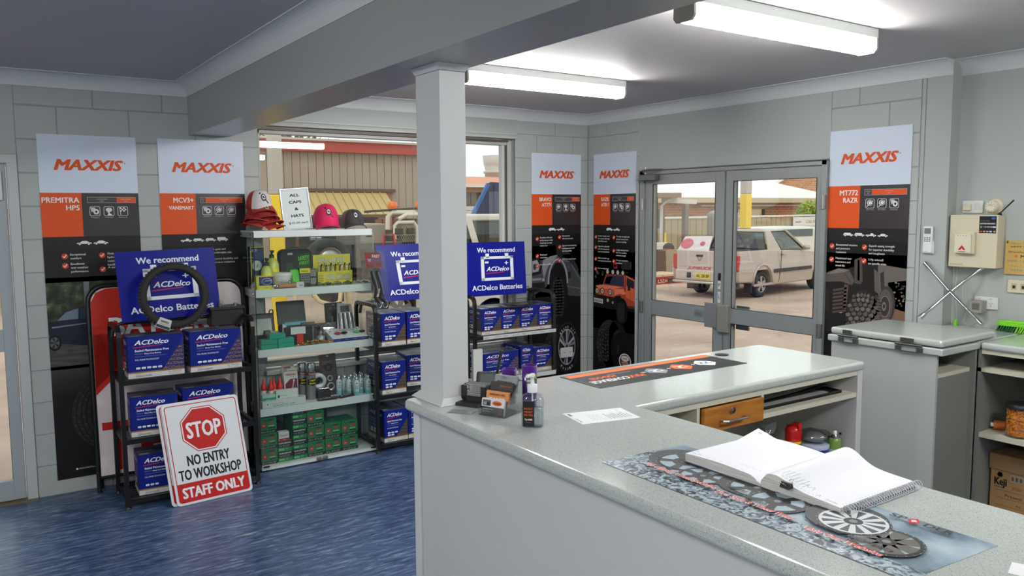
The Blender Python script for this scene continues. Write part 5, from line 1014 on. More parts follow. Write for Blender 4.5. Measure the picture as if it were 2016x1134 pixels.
pr.text('TYRE SIZE 2.75-17', .0, .024, .006, (50, 50, 50), .06); pr.build('band_print', ty)
# battery on top
t = thing('car_battery', 'black battery with clear terminal cover on the left rack behind the boxes', 'battery', (-3.30, -.40, 1.026))
MB().box(-3.40, -3.20, -.335, -.20, 1.026, 1.135).box(-3.41, -3.19, -.345, -.19, 1.125, 1.145).build('case', blackp, t, bev=.004)
MB().box(-3.355, -3.315, -.32, -.28, 1.145, 1.185).build('terminal_cover', clearp, t, bev=.004); MB().cyl((-3.335, -.30, 1.145), (-3.335, -.30, 1.168), .010).cyl((-3.24, -.30, 1.145), (-3.24, -.30, 1.165), .010).build('terminal', chrome, t)
# -- A-frame board behind the left rack
t = thing('pavement_sign', 'red and white folding pavement sign in black tube frame behind the left rack', 'sign', (-3.6, -.11, 0))
def yl(z_): return -.135+.07*z_/1.3
def rr(x0, x1, z0, z1, r, n=5):
    P_ = [(x0, z0)]
    for i in range(n+1): a = PI-PI/2*i/n; P_.append((x0+r+r*math.cos(a), z1-r+r*math.sin(a)))
    for i in range(n+1): a = PI/2-PI/2*i/n; P_.append((x1-r+r*math.cos(a), z1-r+r*math.sin(a)))
    return P_+[(x1, z0)]
MB().tube([(x, yl(z_), z_) for x, z_ in rr(-4.07, -3.125, .01, 1.30, .10)], .014).build('tube_frame', blackm, t)
MB().tube([(x, yl(z_)+.06*(1-z_/1.3)+.022, z_) for x, z_ in rr(-4.045, -3.14, .01, 1.29, .10)], .012).build('rear_frame', blackm, t)
MB().tube([(-4.07, yl(.1), .1), (-3.125, yl(.1), .1)], .012).build('cross_bar', blackm, t)
pts = rr(-4.055, -3.14, .11, 1.285, .09); MB().add([(x, yl(z_)-.004, z_) for x, z_ in pts]+[(x, yl(z_)+.004, z_) for x, z_ in pts], [tuple(range(len(pts))), tuple(range(len(pts), 2*len(pts)))[::-1]]).build('board', M('board white', (206, 210, 214), .35), t)
p = Print((-4.055, yl(0)-.0045, 0), (1, 0, 0), (0, .07, 1.3), .001)
p.poly([(.0, .70), (.0, 1.2), (.03, 1.26), (.09, 1.285), (.50, 1.285), (.46, 1.1), (.0, .66)], (198, 40, 24)); p.poly([(.0, .62), (.32, .92), (.9, .92), (.9, 1.02), (.0, 1.0)], (198, 40, 24)); p.up()
p.text('BATTERY', .10, .985, .12, WHITE, .70, 'l', .04); p.up()
p.ell(.665, .745, .062, .062, BLACK, 26); p.ell(.815, .745, .062, .062, (190, 34, 30), 26); p.up(); p.ring(.665, .745, .062, .062, .008, WHITE); p.rect(.625, .732, .705, .758, WHITE); p.rect(.652, .705, .678, .785, WHITE); p.rect(.783, .728, .847, .762, WHITE); p.up()
p.rect(.631, .738, .699, .752, (190, 34, 30)); p.rect(.658, .711, .672, .779, (190, 34, 30)); p.rect(.789, .734, .841, .756, BLACK)
for a, b_ in ((.03, 'T'), (.25, 'E'), (.47, 'S'), (.69, 'T')): p.text(b_, a, .14, .32, (196, 34, 26), .19, 'l', .035)
p.build('print', t)
# -- stop signs
def stop_sign(o, u, v, label):
    o, u, v = Vector(o), Vector(u), Vector(v); W_, H_ = u.length, v.length; u.normalize(); v.normalize(); n_ = u.cross(v).normalized()
    t = thing('stop_sign', label, 'sign', o+u*W_/2, group='stop signs leaning on the rack')
    P_ = []
    r = .022
    for cx, cy, a in ((W_-r, r, -PI/2), (W_-r, H_-r, 0), (r, H_-r, PI/2), (r, r, PI)):
        for i in range(5): q = a+PI/2*i/4; P_.append((cx+r*math.cos(q), cy+r*math.sin(q)))
    f = [o+u*a+v*b_ for a, b_ in P_]; k = [q-n_*.005 for q in f]; n2 = len(f)
    MB().add(f+k, [tuple(range(n2)), tuple(range(n2, 2*n2))[::-1]]+[(i, n2+i, n2+(i+1) % n2, (i+1) % n2) for i in range(n2)]).build('board', M('sign white', (222, 225, 228), .3), t)
    p = Print(o, u, v, .0006); q = (190, 32, 30)
    def frame(e, w_, c_): p.rrect(e, e, W_-e, H_-e, .018, c_)
    frame(.014, 0, q); p.up(); p.rrect(.019, .019, W_-.019, H_-.019, .015, (222, 225, 228)); p.up(); p.rect(.019, .019, W_-.019, .128, q); p.up()
    cx, cy, R_ = W_*.49, H_*.715, .135
    for rr_, c_ in ((R_, q), (R_-.005, (226, 228, 230)), (R_-.012, q)):
        p.poly([(cx+rr_/.924*math.cos(PI/8+k_*PI/4), cy+rr_/.924*math.sin(PI/8+k_*PI/4)) for k_ in range(8)], c_); p.up()
    p.text('STOP', cx, cy-.048, .098, (232, 234, 236), .205, 'c', .045)
    p.text('NO ENTRY', W_*.49, .228, .064, (26, 26, 28), .255, 'c', .045); p.text('TO WORKSHOP', W_*.49, .146, .064, (26, 26, 28), .375, 'c', .045); p.text('STAFF ONLY', W_*.50, .040, .064, (232, 234, 236), .375, 'c', .055)
    p.build('print', t)
stop_sign((-3.722, -.665, .002), (.460, .045, .0), (-.045, .125, .60), 'front red and white stop sign leaning against the left battery rack')
stop_sign((-3.748, -.652, .002), (.460, .045, .0), (-.045, .125, .60), 'rear stop sign, only its left edge showing behind the front one')
# ================================================================ GLASS DISPLAY CABINET
CX0, CX1, CY0, CY1 = -3.11, -2.265, -.315, -.02
shm = M('shelf white', (212, 218, 216), .4); Z1, Z2, Z3, Z0 = 1.235, .83, .425, .035
gc = thing('display_cabinet', 'glass display cabinet with white shelves between the battery racks', 'cabinet', ((CX0+CX1)/2, -.17, 0))
MB().box(CX0, CX1, CY0, CY1, 1.583, 1.628).build('top_board', shm, gc, bev=.002)
for z_ in (Z1, Z2, Z3): MB().box(CX0+.008, CX1-.006, CY0+.02, CY1, z_-.052, z_).build('shelf', shm, gc, bev=.002)
MB().box(CX0, CX1, CY0, CY1, .008, Z0).build('base_board', shm, gc, bev=.002)
for x in (CX0+.04, CX1-.04):
    for y in (CY0+.03, CY1-.03): MB().cyl((x, y, 0), (x, y, .008), .015, 10).build('foot', blackp, gc)
MB().box(CX0-.004, CX0, CY0, CY1, Z0, 1.62).build('side_glass', cglass, gc); MB().box(CX1, CX1+.004, CY0, CY1, Z0, 1.62).build('side_glass', cglass, gc)
MX = (CX0+CX1)/2
for x0, x1 in ((CX0, MX-.002), (MX+.002, CX1)):
    d = MB().box(x0, x1, CY0-.006, CY0-.001, .03, 1.585).build('glass_door', cglass, gc)
    xh = x1-.02 if x0 == CX0 else x0+.02
    for z_ in (1.556, .012): MB().box(xh-.018, xh+.018, CY0-.012, CY0+.004, z_, z_+.022).build('magnet_catch', M('catch chrome', (150, 152, 155), .2, metal=.9), d, bev=.002)
    xh = x0+.03 if x0 == CX0 else x1-.03
    for z_ in (1.57, .03): MB().box(xh-.02, xh+.02, CY0-.010, CY0, z_, z_+.008).build('hinge', blackp, d)
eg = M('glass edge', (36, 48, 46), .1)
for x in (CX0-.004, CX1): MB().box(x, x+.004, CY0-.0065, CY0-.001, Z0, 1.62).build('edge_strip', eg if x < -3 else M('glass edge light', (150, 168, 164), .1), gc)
for z_ in (1.605, Z1-.026, Z2-.026, Z3-.026):
    for y in (CY0+.04, CY1-.04): MB().cyl((CX0-.009, y, z_), (CX0-.003, y, z_), .009, 12).build('glass_screw', chrome, gc)
# ---- small goods helpers
def carton(name, label, cat, x0, x1, y, d, z0, z1, col, draw=None, group=None, rough=.45, mat=None, lean=0, side=None, rz=0):
    """box of goods standing at x0..x1, front face at y; draw(p, w, h) prints its front"""
    w_, h = x1-x0, z1-z0; t = thing(name, label, cat, ((x0+x1)/2, y, z0), group=group)
    c_ = MB().box(-w_/2, w_/2, 0, d, 0, h).build('carton', mat or ink(col, rough), t, bev=min(.0015, d/4), seg=1, rel=False)
    if draw: p = Print((-w_/2, 0, 0), (1, 0, 0), (0, 0, 1)); draw(p, w_, h); p.mb.build('print', p.mats, c_, rel=False)
    if side: p = Print((-w_/2, d, 0), (0, -1, 0), (0, 0, 1)); side(p, d, h); p.mb.build('side_print', p.mats, c_, rel=False)
    t.rotation_euler = (-lean, 0, rz); return t
# ---- on top of the cabinet
def emblem(p, cx, cy, r, dark=(26, 24, 26), light=(206, 206, 206)):
    p.line([(cx+r*.5, cy-r*.5), (cx+r*1.5, cy-r*1.6)], r*.35, dark); p.line([(cx-r*1.4, cy+r*1.3), (cx+r*.2, cy)], r*.22, dark); p.line([(cx+r*1.5, cy+r*1.2), (cx-r*1.4, cy-r*1.2)], r*.16, dark); p.line([(cx-r*1.6, cy+r*1.05), (cx-r*.9, cy+r*1.5)], r*.4, dark)
    p.up(3); p.ell(cx, cy, r, r*1.08, dark, 20); p.up(3); p.ell(cx, cy, r*.68, r*.75, light, 18); p.up(3); p.poly([(cx-r*.3, cy+r*.4), (cx+r*.1, cy+r*.1), (cx-.1*r, cy-r*.4), (cx-r*.45, cy-.1*r)], dark); p.ell(cx+r*.3, cy-r*.15, r*.16, r*.2, dark, 8)
def cap(name, label, loc, rz, shell, front, brim, R_=.082, H_=.125, group=None, tilt=(0, 0), em=True):
    """baseball cap: crown, front panel, brim, button, eyelets; front towards local -y"""
    t = thing(name, label, 'cap', loc, rz, group); t.rotation_euler = (tilt[0], tilt[1], rz)
    def pt_(a, e, k=1.0): # a azimuth (0 = front), e 0..1 from rim to top
        ce = math.cos(e*PI/2); he = math.sin(e*PI/2)**.9
        fr = max(0, math.cos(a)); rr = R_*(ce**.62)*k; return (rr*math.sin(a)*.92, -rr*math.cos(a)*1.12, H_*he*k*(1+.05*fr))
    MB().grid(lambda u, v: pt_(u*2*PI, v), 32, 10).build('crown', shell, t, rel=False, merge=True, solid=.0015)
    MB().grid(lambda u, v: pt_(-1.02+u*2.04, v*.96, 1.012), 14, 9).build('front_panel', front, t, rel=False)
    for a in (-1.02, 0, 1.02, 2.1, -2.1, PI): MB().tube([pt_(a, e/8, 1.016) for e in range(9)], .0009, 4).build('seam', shell if abs(a) > 1.1 else front, t, rel=False)
    MB().lathe([(.008, 0), (.007, .004), (0, .006)], 10, (0, 0, H_*1.005)).build('button', shell, t, rel=False)
    def br(u, v):
        a = -1.15+u*2.3; x, y, z_ = pt_(a, 0); L_ = .066*math.cos(a*.80)**.7
        return (x*(1+.10*v), y-L_*v, .004-.030*(abs(a)/1.15)**2*v-.006*v*v+.012*(1-v)*0)
    MB().grid(br, 18, 6).build('brim', brim, t, rel=False, solid=.003)
    p = Print((0, 0, 0), (1, 0, 0), (0, 0, 1))
    def bend(x, y, h):
        a = x/(R_*1.0); e = max(0.02, min(.95, y/H_*.80)); v = Vector(pt_(a, e, 1.02)); return v+v.normalized()*h
    p.bend = bend
    if em: emblem(p, 0, H_*.50, .022); p.mb.build('emblem', p.mats, t, rel=False)
    return t
redc = M('cap red', (176, 14, 22), .75, bump=.2, bscale=400); whc = M('cap white', (214, 208, 208), .75); pnk = M('cap pink', (214, 34, 92), .75, bump=.2, bscale=400); dkc = M('cap charcoal', (62, 60, 62), .75, bump=.2, bscale=400)
TZ = 1.628
for i in range(5):
    cap('cap', ['plain red cap at the bottom of the cap pile', 'plain red cap second from the bottom of the pile', 'plain red cap in the middle of the pile', 'plain red cap fourth up in the pile', 'red cap with emblem just under the red and white one'][i], (-3.005+[-.012, .02, -.006, .014, 0][i], -.155, TZ+.036+.0165*i), [.95, -1.15, .60, -.75, .12][i], redc, redc, redc, .098, .070+.002*i, 'red caps stacked on the cabinet', em=(i == 4))
cap('cap', 'red and white trucker cap on top of the red cap pile', (-3.015, -.15, TZ+.142), .06, redc, whc, redc, .088, .125, 'red caps stacked on the cabinet', (.02, 0))
cap('cap', 'bright pink cap beside the framed price sign', (-2.545, -.15, TZ+.028), -.16, pnk, pnk, pnk, .098, .145)
cap('cap', 'charcoal black cap at the right end of the cabinet top', (-2.345, -.15, TZ+.030), -.10, M('cap mesh grey', (110, 108, 108), .8), dkc, dkc, .088, .105)
t = thing('price_sign', 'silver framed price sign for caps standing on the cabinet', 'sign', (-2.765, -.20, TZ+.002))
mb = MB(); W_, H_ = .205, .285
for a in ((-W_/2, -W_/2+.008, 0, H_), (W_/2-.008, W_/2, 0, H_), (-W_/2+.008, W_/2-.008, 0, .008), (-W_/2+.008, W_/2-.008, H_-.008, H_)): mb.box(a[0], a[1], -.008, .006, a[2], a[3])
mb.build('frame', M('silver frame', (150, 152, 156), .25, metal=.8), t, rel=False, bev=.001); bk_ = MB().box(-W_/2+.004, W_/2-.004, -.002, .004, .004, H_-.004).build('paper', M('sign paper', (206, 216, 214), .4), t, rel=False)
MB().hexa([(-.02, .004, .16), (.02, .004, .16), (.02, .006, .16), (-.02, .006, .16)], [(-.02, .004, .2), (.02, .004, .2), (.02, .006, .2), (-.02, .006, .2)]).build('strut', blackp, t, rel=False)
for i, (s_, w_) in enumerate([('ALL', .068), ('CAPS', .086), ('&', .024), ('HATS', .086), ('$10-00 each', .135)]):
    p = Print((-W_/2, -.002, 0), (1, 0, 0), (0, 0, 1)); p.text(s_, W_/2+(0, 0, .004, .006, .008)[i], .228-i*.047, .019 if i < 4 else .015, (24, 24, 26), w_, 'c', .075 if i < 4 else .02); p.mb.build('lettering', p.mats, bk_, rel=False)
t.rotation_euler = (-.05, -.075, 0)
# ---- shelf 1 (upper)
NV, YE = (28, 44, 92), (214, 206, 60)
def d_gauge(p, w_, h):
    p.rect(0, 0, w_, h, YE); p.up(); p.rect(.006, .006, w_-.006, h-.006, NV); p.up(); p.ell(w_*.42, h*.55, w_*.36, w_*.36, (150, 160, 160)); p.up(); p.ell(w_*.42, h*.55, w_*.31, w_*.31, (176, 182, 180)); p.up(); p.line([(w_*.42, h*.5), (w_*.5, h*.58)], .004, BLACK); p.text('((||))', w_*.12, h*.90, .016, (200, 210, 200), w_*.35); p.text('TYRE INFLATOR', w_*.2, h*.30, .008, (180, 190, 200), w_*.6); p.ring(w_*.4, h*.06, w_*.35, h*.1, .003, (150, 160, 180), 16, 0, PI)
carton('inflator_box', 'tall navy box with dial picture at the left of the upper shelf', 'box', -3.098, -3.0, -.19, .06, Z1, Z1+.285, NV, d_gauge)
def d_inf(p, w_, h):
    p.rect(0, 0, w_, h*.28, YE); p.rect(0, .0, w_*.12, h, YE); p.up(); p.rect(w_*.15, h*.3, w_*.98, h*.95, (30, 46, 110)); p.up(); p.ring(w_*.6, h*.6, w_*.3, h*.26, .004, (170, 176, 190)); p.rect(w_*.25, h*.45, w_*.5, h*.7, (60, 70, 100)); p.text('INFLATOR', w_*.5, h*.6, .008, WHITE, w_*.35); p.text('TYPE', w_*.45, h*.08, .008, NV, w_*.2)
carton('hose_kit_box', 'low navy and yellow box in front of the tall dial box', 'box', -3.09, -2.975, -.28, .07, Z1, Z1+.09, YE, d_inf, rz=-.06)
def pump_bottle(label, x, y, s_):
    t = thing('pump_bottle', label, 'bottle', (x, y, Z1), group='tyre sealant bottles'); r = .036*s_; H_ = .155*s_
    MB().lathe([(r*.95, 0), (r, .004), (r, H_*.78), (r*.75, H_*.93), (.014, H_), (.014, H_+.012)], 18).build('bottle_body', M('sealant plastic', (196, 206, 96), .3, coat=.3), t, rel=False)
    MB().lathe([(r*1.01, H_*.04), (r*1.015, H_*.05), (r*1.015, H_*.62), (r*1.01, H_*.63)], 18).build('label', M('sealant yellow', (240, 216, 24), .4), t, rel=False)
    MB().lathe([(.017, H_+.0), (.017, H_+.022), (.007, H_+.026), (.007, H_+.045)], 14).box(-.008, .008, -.034, .008, H_+.043, H_+.053).cyl((0, -.028, H_+.044), (0, -.034, H_+.036), .004, 8).build('pump', blackp, t, rel=False)
    p = Print((0, 0, 0), (1, 0, 0), (0, 0, 1)); p.bend = lambda a, b_, h: Vector(((r*1.018+h)*math.sin(a/r), -(r*1.018+h)*math.cos(a/r), b_))
    p.text('never', 0, H_*.36, .016*s_, (206, 30, 30), .052*s_, 'c', .05); p.text('FLAT', 0, H_*.18, .014*s_, BLACK, .050*s_, 'c', .05); p.mb.build('print', p.mats, t, rel=False)
pump_bottle('taller yellow-green pump bottle behind the shorter one', -2.935, -.13, 1.3); pump_bottle('shorter yellow-green pump bottle left of the white bucket', -3.0, -.215, 1.0)
t = thing('white_bucket', 'small white plastic bucket with wire handle on the upper shelf', 'bucket', (-2.90, -.215, Z1))
MB().lathe([(.056, 0), (.060, .003), (.066, .088)], 24).build('tub', M('bucket white', (218, 218, 216), .35), t, rel=False); MB().lathe([(.070, .086), (.071, .100), (.067, .104), (0, .106)], 24).build('lid', M('bucket white', (218, 218, 216)), t, rel=False)
MB().tube([(.068*math.cos(a), -.068*math.sin(a)*.98, .085-.045*math.sin(a)) for a in [PI*i/10 for i in range(11)]], .0015, 5).build('handle', steel, t, rel=False)
p = Print((0, 0, 0), (1, 0, 0), (0, 0, 1)); p.bend = lambda a, b_, h: Vector(((.0665+h)*math.sin(a/.065), -(.0665+h)*math.cos(a/.065), b_)); p.rect(-.02, .062, .05, .064, BLACK); p.ell(.035, .04, .010, .014, BLACK); p.up(8); p.ell(.035, .04, .005, .008, WHITE)
for i in range(4): p.text('BEAD LUBE', -.024, .050-i*.009, .006, (170, 60, 60) if i < 2 else (90, 90, 90), .038)
p.mb.build('print', p.mats, t, rel=False)
t = thing('plug_tool', 'light brown roll-shaped tool handle lying at the front of the upper shelf', 'tool', (-2.90, -.285, Z1)); MB().cyl((-.045, 0, .016), (.075, .0, .018), .015, 14).build('handle', M('kraft brown', (176, 128, 84), .6), t, rel=False); MB().lathe([(.0, -.01), (.014, -.006), (.018, .006), (.01, .014), (0, .016)], 14, (-.075, -.0, .018)).cyl((-.075, 0, .018), (-.045, 0, .017), .006, 8).build('knob', chrome, t, rel=False)
carton('small_white_box', 'small white box at the front of the upper shelf beside the roll', 'box', -2.82, -2.765, -.28, .04, Z1, Z1+.038, (196, 202, 198), lambda p, w_, h: p.rect(w_*.4, h*.3, w_*.8, h*.5, (120, 130, 130)))
t = thing('tool_case', 'black zip case with green tyre repair label at the back of the upper shelf', 'case', (-2.765, -.10, Z1))
pts = [(-.115+.0, 0), (.115, 0)]+[(.115-.03+.03*math.cos(a), .225+.03*math.sin(a)) for a in (0, PI/4, PI/2)]+[(-.115+.03-.03*math.sin(a), .225+.03*math.cos(a)) for a in (0, PI/4, PI/2)]
MB().prism(pts, -.035, .035, 'y').build('shell', M('case fabric', (30, 31, 31), .6), t, bev=.010, seg=3, rel=False)
MB().tube([(x*1.005, -.0, z_) for x, z_ in pts[1:]], .004).build('zip', M('zip', (70, 70, 70), .5), t, rel=False); MB().tube([(-.03, 0, .255), (-.025, 0, .268), (.03, 0, .268), (.035, 0, .255)], .004).build('carry_loop', blackp, t, rel=False)
p = Print((-.115, -.0358, 0), (1, 0, 0), (0, 0, 1)); g_ = (74, 140, 60); p.poly([(.125, .12), (.14, .215), (.21, .235), (.222, .15), (.20, .12)], (40, 84, 44)); p.up(); p.text('SAFETY', .13, .175, .030, (110, 186, 80), .08, 'l', .04, 0, .1); p.text('FIRST', .14, .145, .022, (110, 186, 80), .07, 'l', .03, 0, .1); p.rect(.055, .218, .09, .232, (190, 196, 190)); p.rect(.045, .10, .09, .16, (56, 70, 66)); p.mb.build('print', p.mats, t, rel=False)
t = thing('glove_pack', 'bright green plastic pack leaning in front of the black case', 'pack', (-2.79, -.20, Z1)); MB().grid(lambda u, v: (-.035+.07*u, .02*v+.006*math.sin(u*9+v*5), v*.12*(1-.25*(u-.4)**2)), 8, 8).build('wrap', M('green wrap', (84, 190, 60), .3), t, solid=.012, rel=False)
def d_tread(p, w_, h):
    p.rect(0, h*.72, w_, h, (206, 200, 50)); p.up(); p.text('TREAD', w_*.1, h*.8, .010, BLACK, w_*.7, 'l', .03)
    for i in range(5):
        for j in range(5): p.ring(w_*(.14+.18*i), h*(.1+.13*j), w_*.07, h*.05, .002, (170, 174, 172), 8)
carton('tread_pack', 'yellow topped pack with tread pattern beside the green pack', 'pack', -2.765, -2.69, -.20, .04, Z1, Z1+.125, (50, 54, 54), d_tread)
def d_bars(p, w_, h):
    for i in range(6): p.rect(w_*(.04+i*.16), h*.05, w_*(.14+i*.16), h*.95, (150, 152, 150)); p.rect(w_*(.04+i*.16), h*.45, w_*(.14+i*.16), h*.55, (40, 40, 40))
carton('weight_strips', 'pack of grey striped balance weights left of the yellow gauge display', 'pack', -2.69, -2.645, -.20, .03, Z1, Z1+.12, (90, 92, 92), d_bars)
t = thing('gauge_display', 'yellow counter display box holding a row of tyre gauges', 'display', (-2.50, -.16, Z1))
MB().box(-.14, .14, .03, .036, 0, .21).build('back_card', ink((206, 196, 70)), t, rel=False); MB().box(-.14, .13, -.04, -.035, 0, .095).box(-.14, -.135, -.04, .03, 0, .095).box(.125, .13, -.04, .03, 0, .095).box(-.14, .13, -.04, .03, 0, .003).build('tray', ink((206, 196, 60)), t, rel=False)
for o_, s0, dx in (((-.14, -.0405, 0), (.06, .032, .19), 0), ((-.14, .0295, .12), (.03, .03, .2), 0)):
    p = Print(o_, (1, 0, 0), (0, 0, 1)); p.text('TYRE GAUGES', s0[0], s0[1], .040, (30, 34, 60), s0[2], 'l', .05); p.up(3); p.text('TYRE GAUGES', s0[0], s0[1]+.002, .037, (206, 212, 216), s0[2], 'l', .01)
    if o_[2] == 0: [p.rect(.008, .02+i*.012, .045, .024+i*.012, (120, 120, 40)) for i in range(5)]
    p.mb.build('print', p.mats, t, rel=False)
for i in range(14):
    x = -.122+i*.0175; col = [(200, 204, 206), (30, 30, 32), (206, 180, 80), (60, 90, 60), (200, 204, 206), (120, 60, 50)][i % 6]
    MB().cyl((x, -.01, .02), (x+.012, -.0, .13+.006*(i % 3)), .004, 8).cyl((x+.012, 0, .13), (x+.016, -.004, .138+.006*(i % 3)), .006, 8).build('tyre_gauge', M('gauge %d' % (i % 6), col, .25, metal=.7), t, rel=False)
bagm = pane('poly bag', (196, 206, 202), 1.5, .12, .12)
def bag(label, x, y, w_, seed, cols):
    rd = random.Random(seed); t = thing('parts_bag', label, 'bag', (x, y, Z1), rz=rd.uniform(-.4, .4), group='bags of small parts')
    MB().grid(lambda u, v: (w_*(u-.5), .07*(v-.5), .004+.022*math.sin(PI*u)*math.sin(PI*v)+rd.uniform(0, .006)), 8, 5, smooth=False).build('poly_bag', bagm, t, rel=False)
    m = MB()
    for k in range(7): a = rd.uniform(0, PI); xx, yy = rd.uniform(-.3, .3)*w_, rd.uniform(-.02, .02); m.cyl((xx, yy, .006), (xx+.018*math.cos(a), yy+.012*math.sin(a), .010+rd.uniform(0, .006)), .0035, 6)
    m.build('small_parts', M('parts %s' % (cols,), cols, .35, metal=.5), t, kind='stuff', rel=False)
for i, (x, c_, l) in enumerate([(-2.73, (60, 110, 90), 'bag of green valve parts beside the small white box'), (-2.655, (90, 120, 110), 'bag of pale green parts in front of the striped weights'), (-2.59, (50, 60, 110), 'bag of blue parts in front of the yellow display, left end'), (-2.52, (150, 150, 150), 'bag of silver parts in front of the middle of the yellow display'), (-2.44, (170, 130, 50), 'bag of brass parts in front of the right end of the display'), (-2.37, (190, 190, 190), 'bag of chrome parts right of the yellow display'), (-2.31, (170, 172, 170), 'bag of silver parts at the right end of the upper shelf')]):
    bag(l, x, -.265, .085, i, c_)
# blister pack hanging on the side of the cabinet
t = thing('tie_down_pack', 'blister pack of straps with a red card hanging outside the cabinet', 'blister pack', (-2.25, -.36, 1.04))
def hp(x, z_): return (x, -.36-.02*z_*0, z_)
mb = MB(); mb.add([(-2.345, -.372, 1.485), (-2.205, -.372, 1.475), (-2.15, -.372, 1.04), (-2.29, -.372, 1.05)], [(0, 1, 2, 3)]); mb.build('clear_shell', clearp, t, solid=.002)
mb = MB(); mb.hexa([(-2.335, -.368, 1.355), (-2.215, -.368, 1.345), (-2.215, -.364, 1.345), (-2.335, -.364, 1.355)], [(-2.35, -.368, 1.465), (-2.232, -.368, 1.458), (-2.232, -.364, 1.458), (-2.35, -.364, 1.465)]); mb.build('card', ink((150, 34, 40)), t)
p = Print((-2.335, -.3685, 1.355), (1, 0, -.08), (-.13, 0, 1)); p.text('FAST', .05, .075, .022, WHITE, .06, 'l', .05, .2); p.text('TIE DOWNS', .008, .045, .020, (90, 110, 170), .10, 'l', .05, .2); p.text('TIE', .008, .045, .020, WHITE, .03, 'l', .05, .2); p.ring(.09, .022, .014, .012, .003, BLACK); p.ring(.04, .02, .012, .010, .003, BLACK); p.mb.v = [Vector(v) for v in p.mb.v]; p.build('print', t)
for a, b_ in ((-2.30, -2.25), (-2.26, -2.20)):
    MB().tube([(a, -.366, 1.33), (a+.01, -.368, 1.27), (a+.035, -.37, 1.2), (a+.02, -.372, 1.14), (b_, -.37, 1.10)], .011, 8).build('strap', M('strap black', (28, 28, 30), .6), t)
    MB().tube([(b_+.022*math.cos(i*PI/5), -.37, 1.085+.026*math.sin(i*PI/5)) for i in range(10)], .004, 6, closed=True).build('buckle', chrome, t)
    MB().tube([(a+.006, -.375, 1.32), (a+.03, -.378, 1.24), (a+.045, -.378, 1.16)], .004, 6).build('hook', chrome, t)
# ---- shelf 2
def open_case(label, x, y, w_, h_lid, base_h, col=(28, 29, 30)):
    t = thing('open_case', label, 'case', (x, y, Z2)); m_ = M('case black', col, .45)
    MB().hexa([(-w_/2, .0, base_h), (w_/2, .0, base_h), (w_/2, .02, base_h), (-w_/2, .02, base_h)], [(-w_/2, .035, base_h+h_lid), (w_/2, .035, base_h+h_lid), (w_/2, .055, base_h+h_lid), (-w_/2, .055, base_h+h_lid)]).build('lid', m_, t, bev=.008, rel=False)
    MB().box(-w_/2, w_/2, -.10, .015, 0, base_h).build('base', m_, t, bev=.006, rel=False); return t
t = open_case('large black plastic case with its lid up on the middle shelf', -2.80, -.12, .205, .165, .13)
MB().box(-.07, .09, -.04, -.01, .132, .152).build('blue_tube_pack', M('tube blue', (110, 176, 190), .3), t, rel=False); MB().box(-.05, .055, -.104, -.102, .075, .125).build('white_label', ink((206, 208, 206)), t, rel=False); MB().hexa([(-.105, -.1, .04), (-.095, -.1, .04), (-.07, -.09, .13), (-.105, -.1, .16)], [(-.105, -.098, .04), (-.095, -.098, .04), (-.07, -.088, .13), (-.105, -.098, .16)]).build('paper_flap', ink((206, 204, 200)), t, rel=False)
t = open_case('black case with white instruction sheet at the left of the middle shelf', -3.0, -.12, .16, .17, .05)
MB().tube([(.05, .045, .215), (.055, .045, .24), (.075, .045, .24), (.08, .045, .215)], .005).build('latch_loop', blackp, t, rel=False)
pp = MB().hexa([(-.07, .005, .075), (.055, .005, .075), (.055, .007, .075), (-.07, .007, .075)], [(-.07, .022, .185), (.055, .022, .185), (.055, .024, .185), (-.07, .024, .185)]).build('instruction_sheet', ink((190, 196, 192)), t, rel=False)
p = Print((-.07, .0045, .075), (1, 0, 0), (0, .155, 1)); [p.rect(.03, .03+i*.011, .11-.01*(i % 3), .0315+i*.011, (90, 96, 96)) for i in range(6)]; p.mb.build('print', p.mats, pp, rel=False)
t = thing('wrapped_hose', 'coiled hose in clear plastic behind the teal boxes', 'hose', (-2.98, -.20, Z2+.0)); MB().cyl((-.045, 0, .085), (-.02, .0, .085), .033, 16).cyl((-.046, 0, .085), (-.0455, 0, .085), .022, 16).build('hose_end', M('hose grey', (96, 92, 88), .5), t, rel=False); MB().cyl((-.02, 0, .085), (.06, .03, .08), .034, 14, r2=.02).box(-.06, .06, -.02, .05, 0, .055).build('plastic_wrap', M('wrap grey', (150, 148, 142), .25), t, rel=False)
TE = (30, 150, 126)
for i, (x, z_, l) in enumerate([(-3.02, 0, 'teal box at the lower left of the teal stack'), (-2.905, 0, 'teal box at the lower right of the teal stack'), (-3.02, .0335, 'teal box in the upper row of the stack, left'), (-2.905, .0335, 'teal box in the upper row of the stack, right'), (-2.963, .067, 'teal box alone on top of the teal stack')]):
    carton('teal_box', l, 'box', x-.055, x+.055, -.285, .06, Z2+z_, Z2+z_+.0325, TE, None, 'teal boxes on the middle shelf', mat=M('teal carton', TE, .4, noise=.05), side=lambda p, w_, h: (p.rect(0, 0, w_, h, (176, 186, 182)), p.up(), p.text('WT', w_*.3, h*.3, h*.4, (40, 60, 60), w_*.4)))
carton('red_box', 'small bright red box beside the brass fittings', 'box', -2.808, -2.762, -.225, .04, Z2, Z2+.078, (206, 48, 34), lambda p, w_, h: (p.rect(0, h*.5, w_, h*.52, (150, 30, 24)), p.text('PLUGS', w_*.2, h*.7, .008, (170, 30, 24), w_*.6)))
carton('black_pack', 'black carded pack with red lettering left of the red box', 'pack', -2.88, -2.812, -.215, .05, Z2, Z2+.072, (40, 36, 36), lambda p, w_, h: p.text('REPAIR', w_*.15, h*.4, .010, (170, 50, 50), w_*.7))
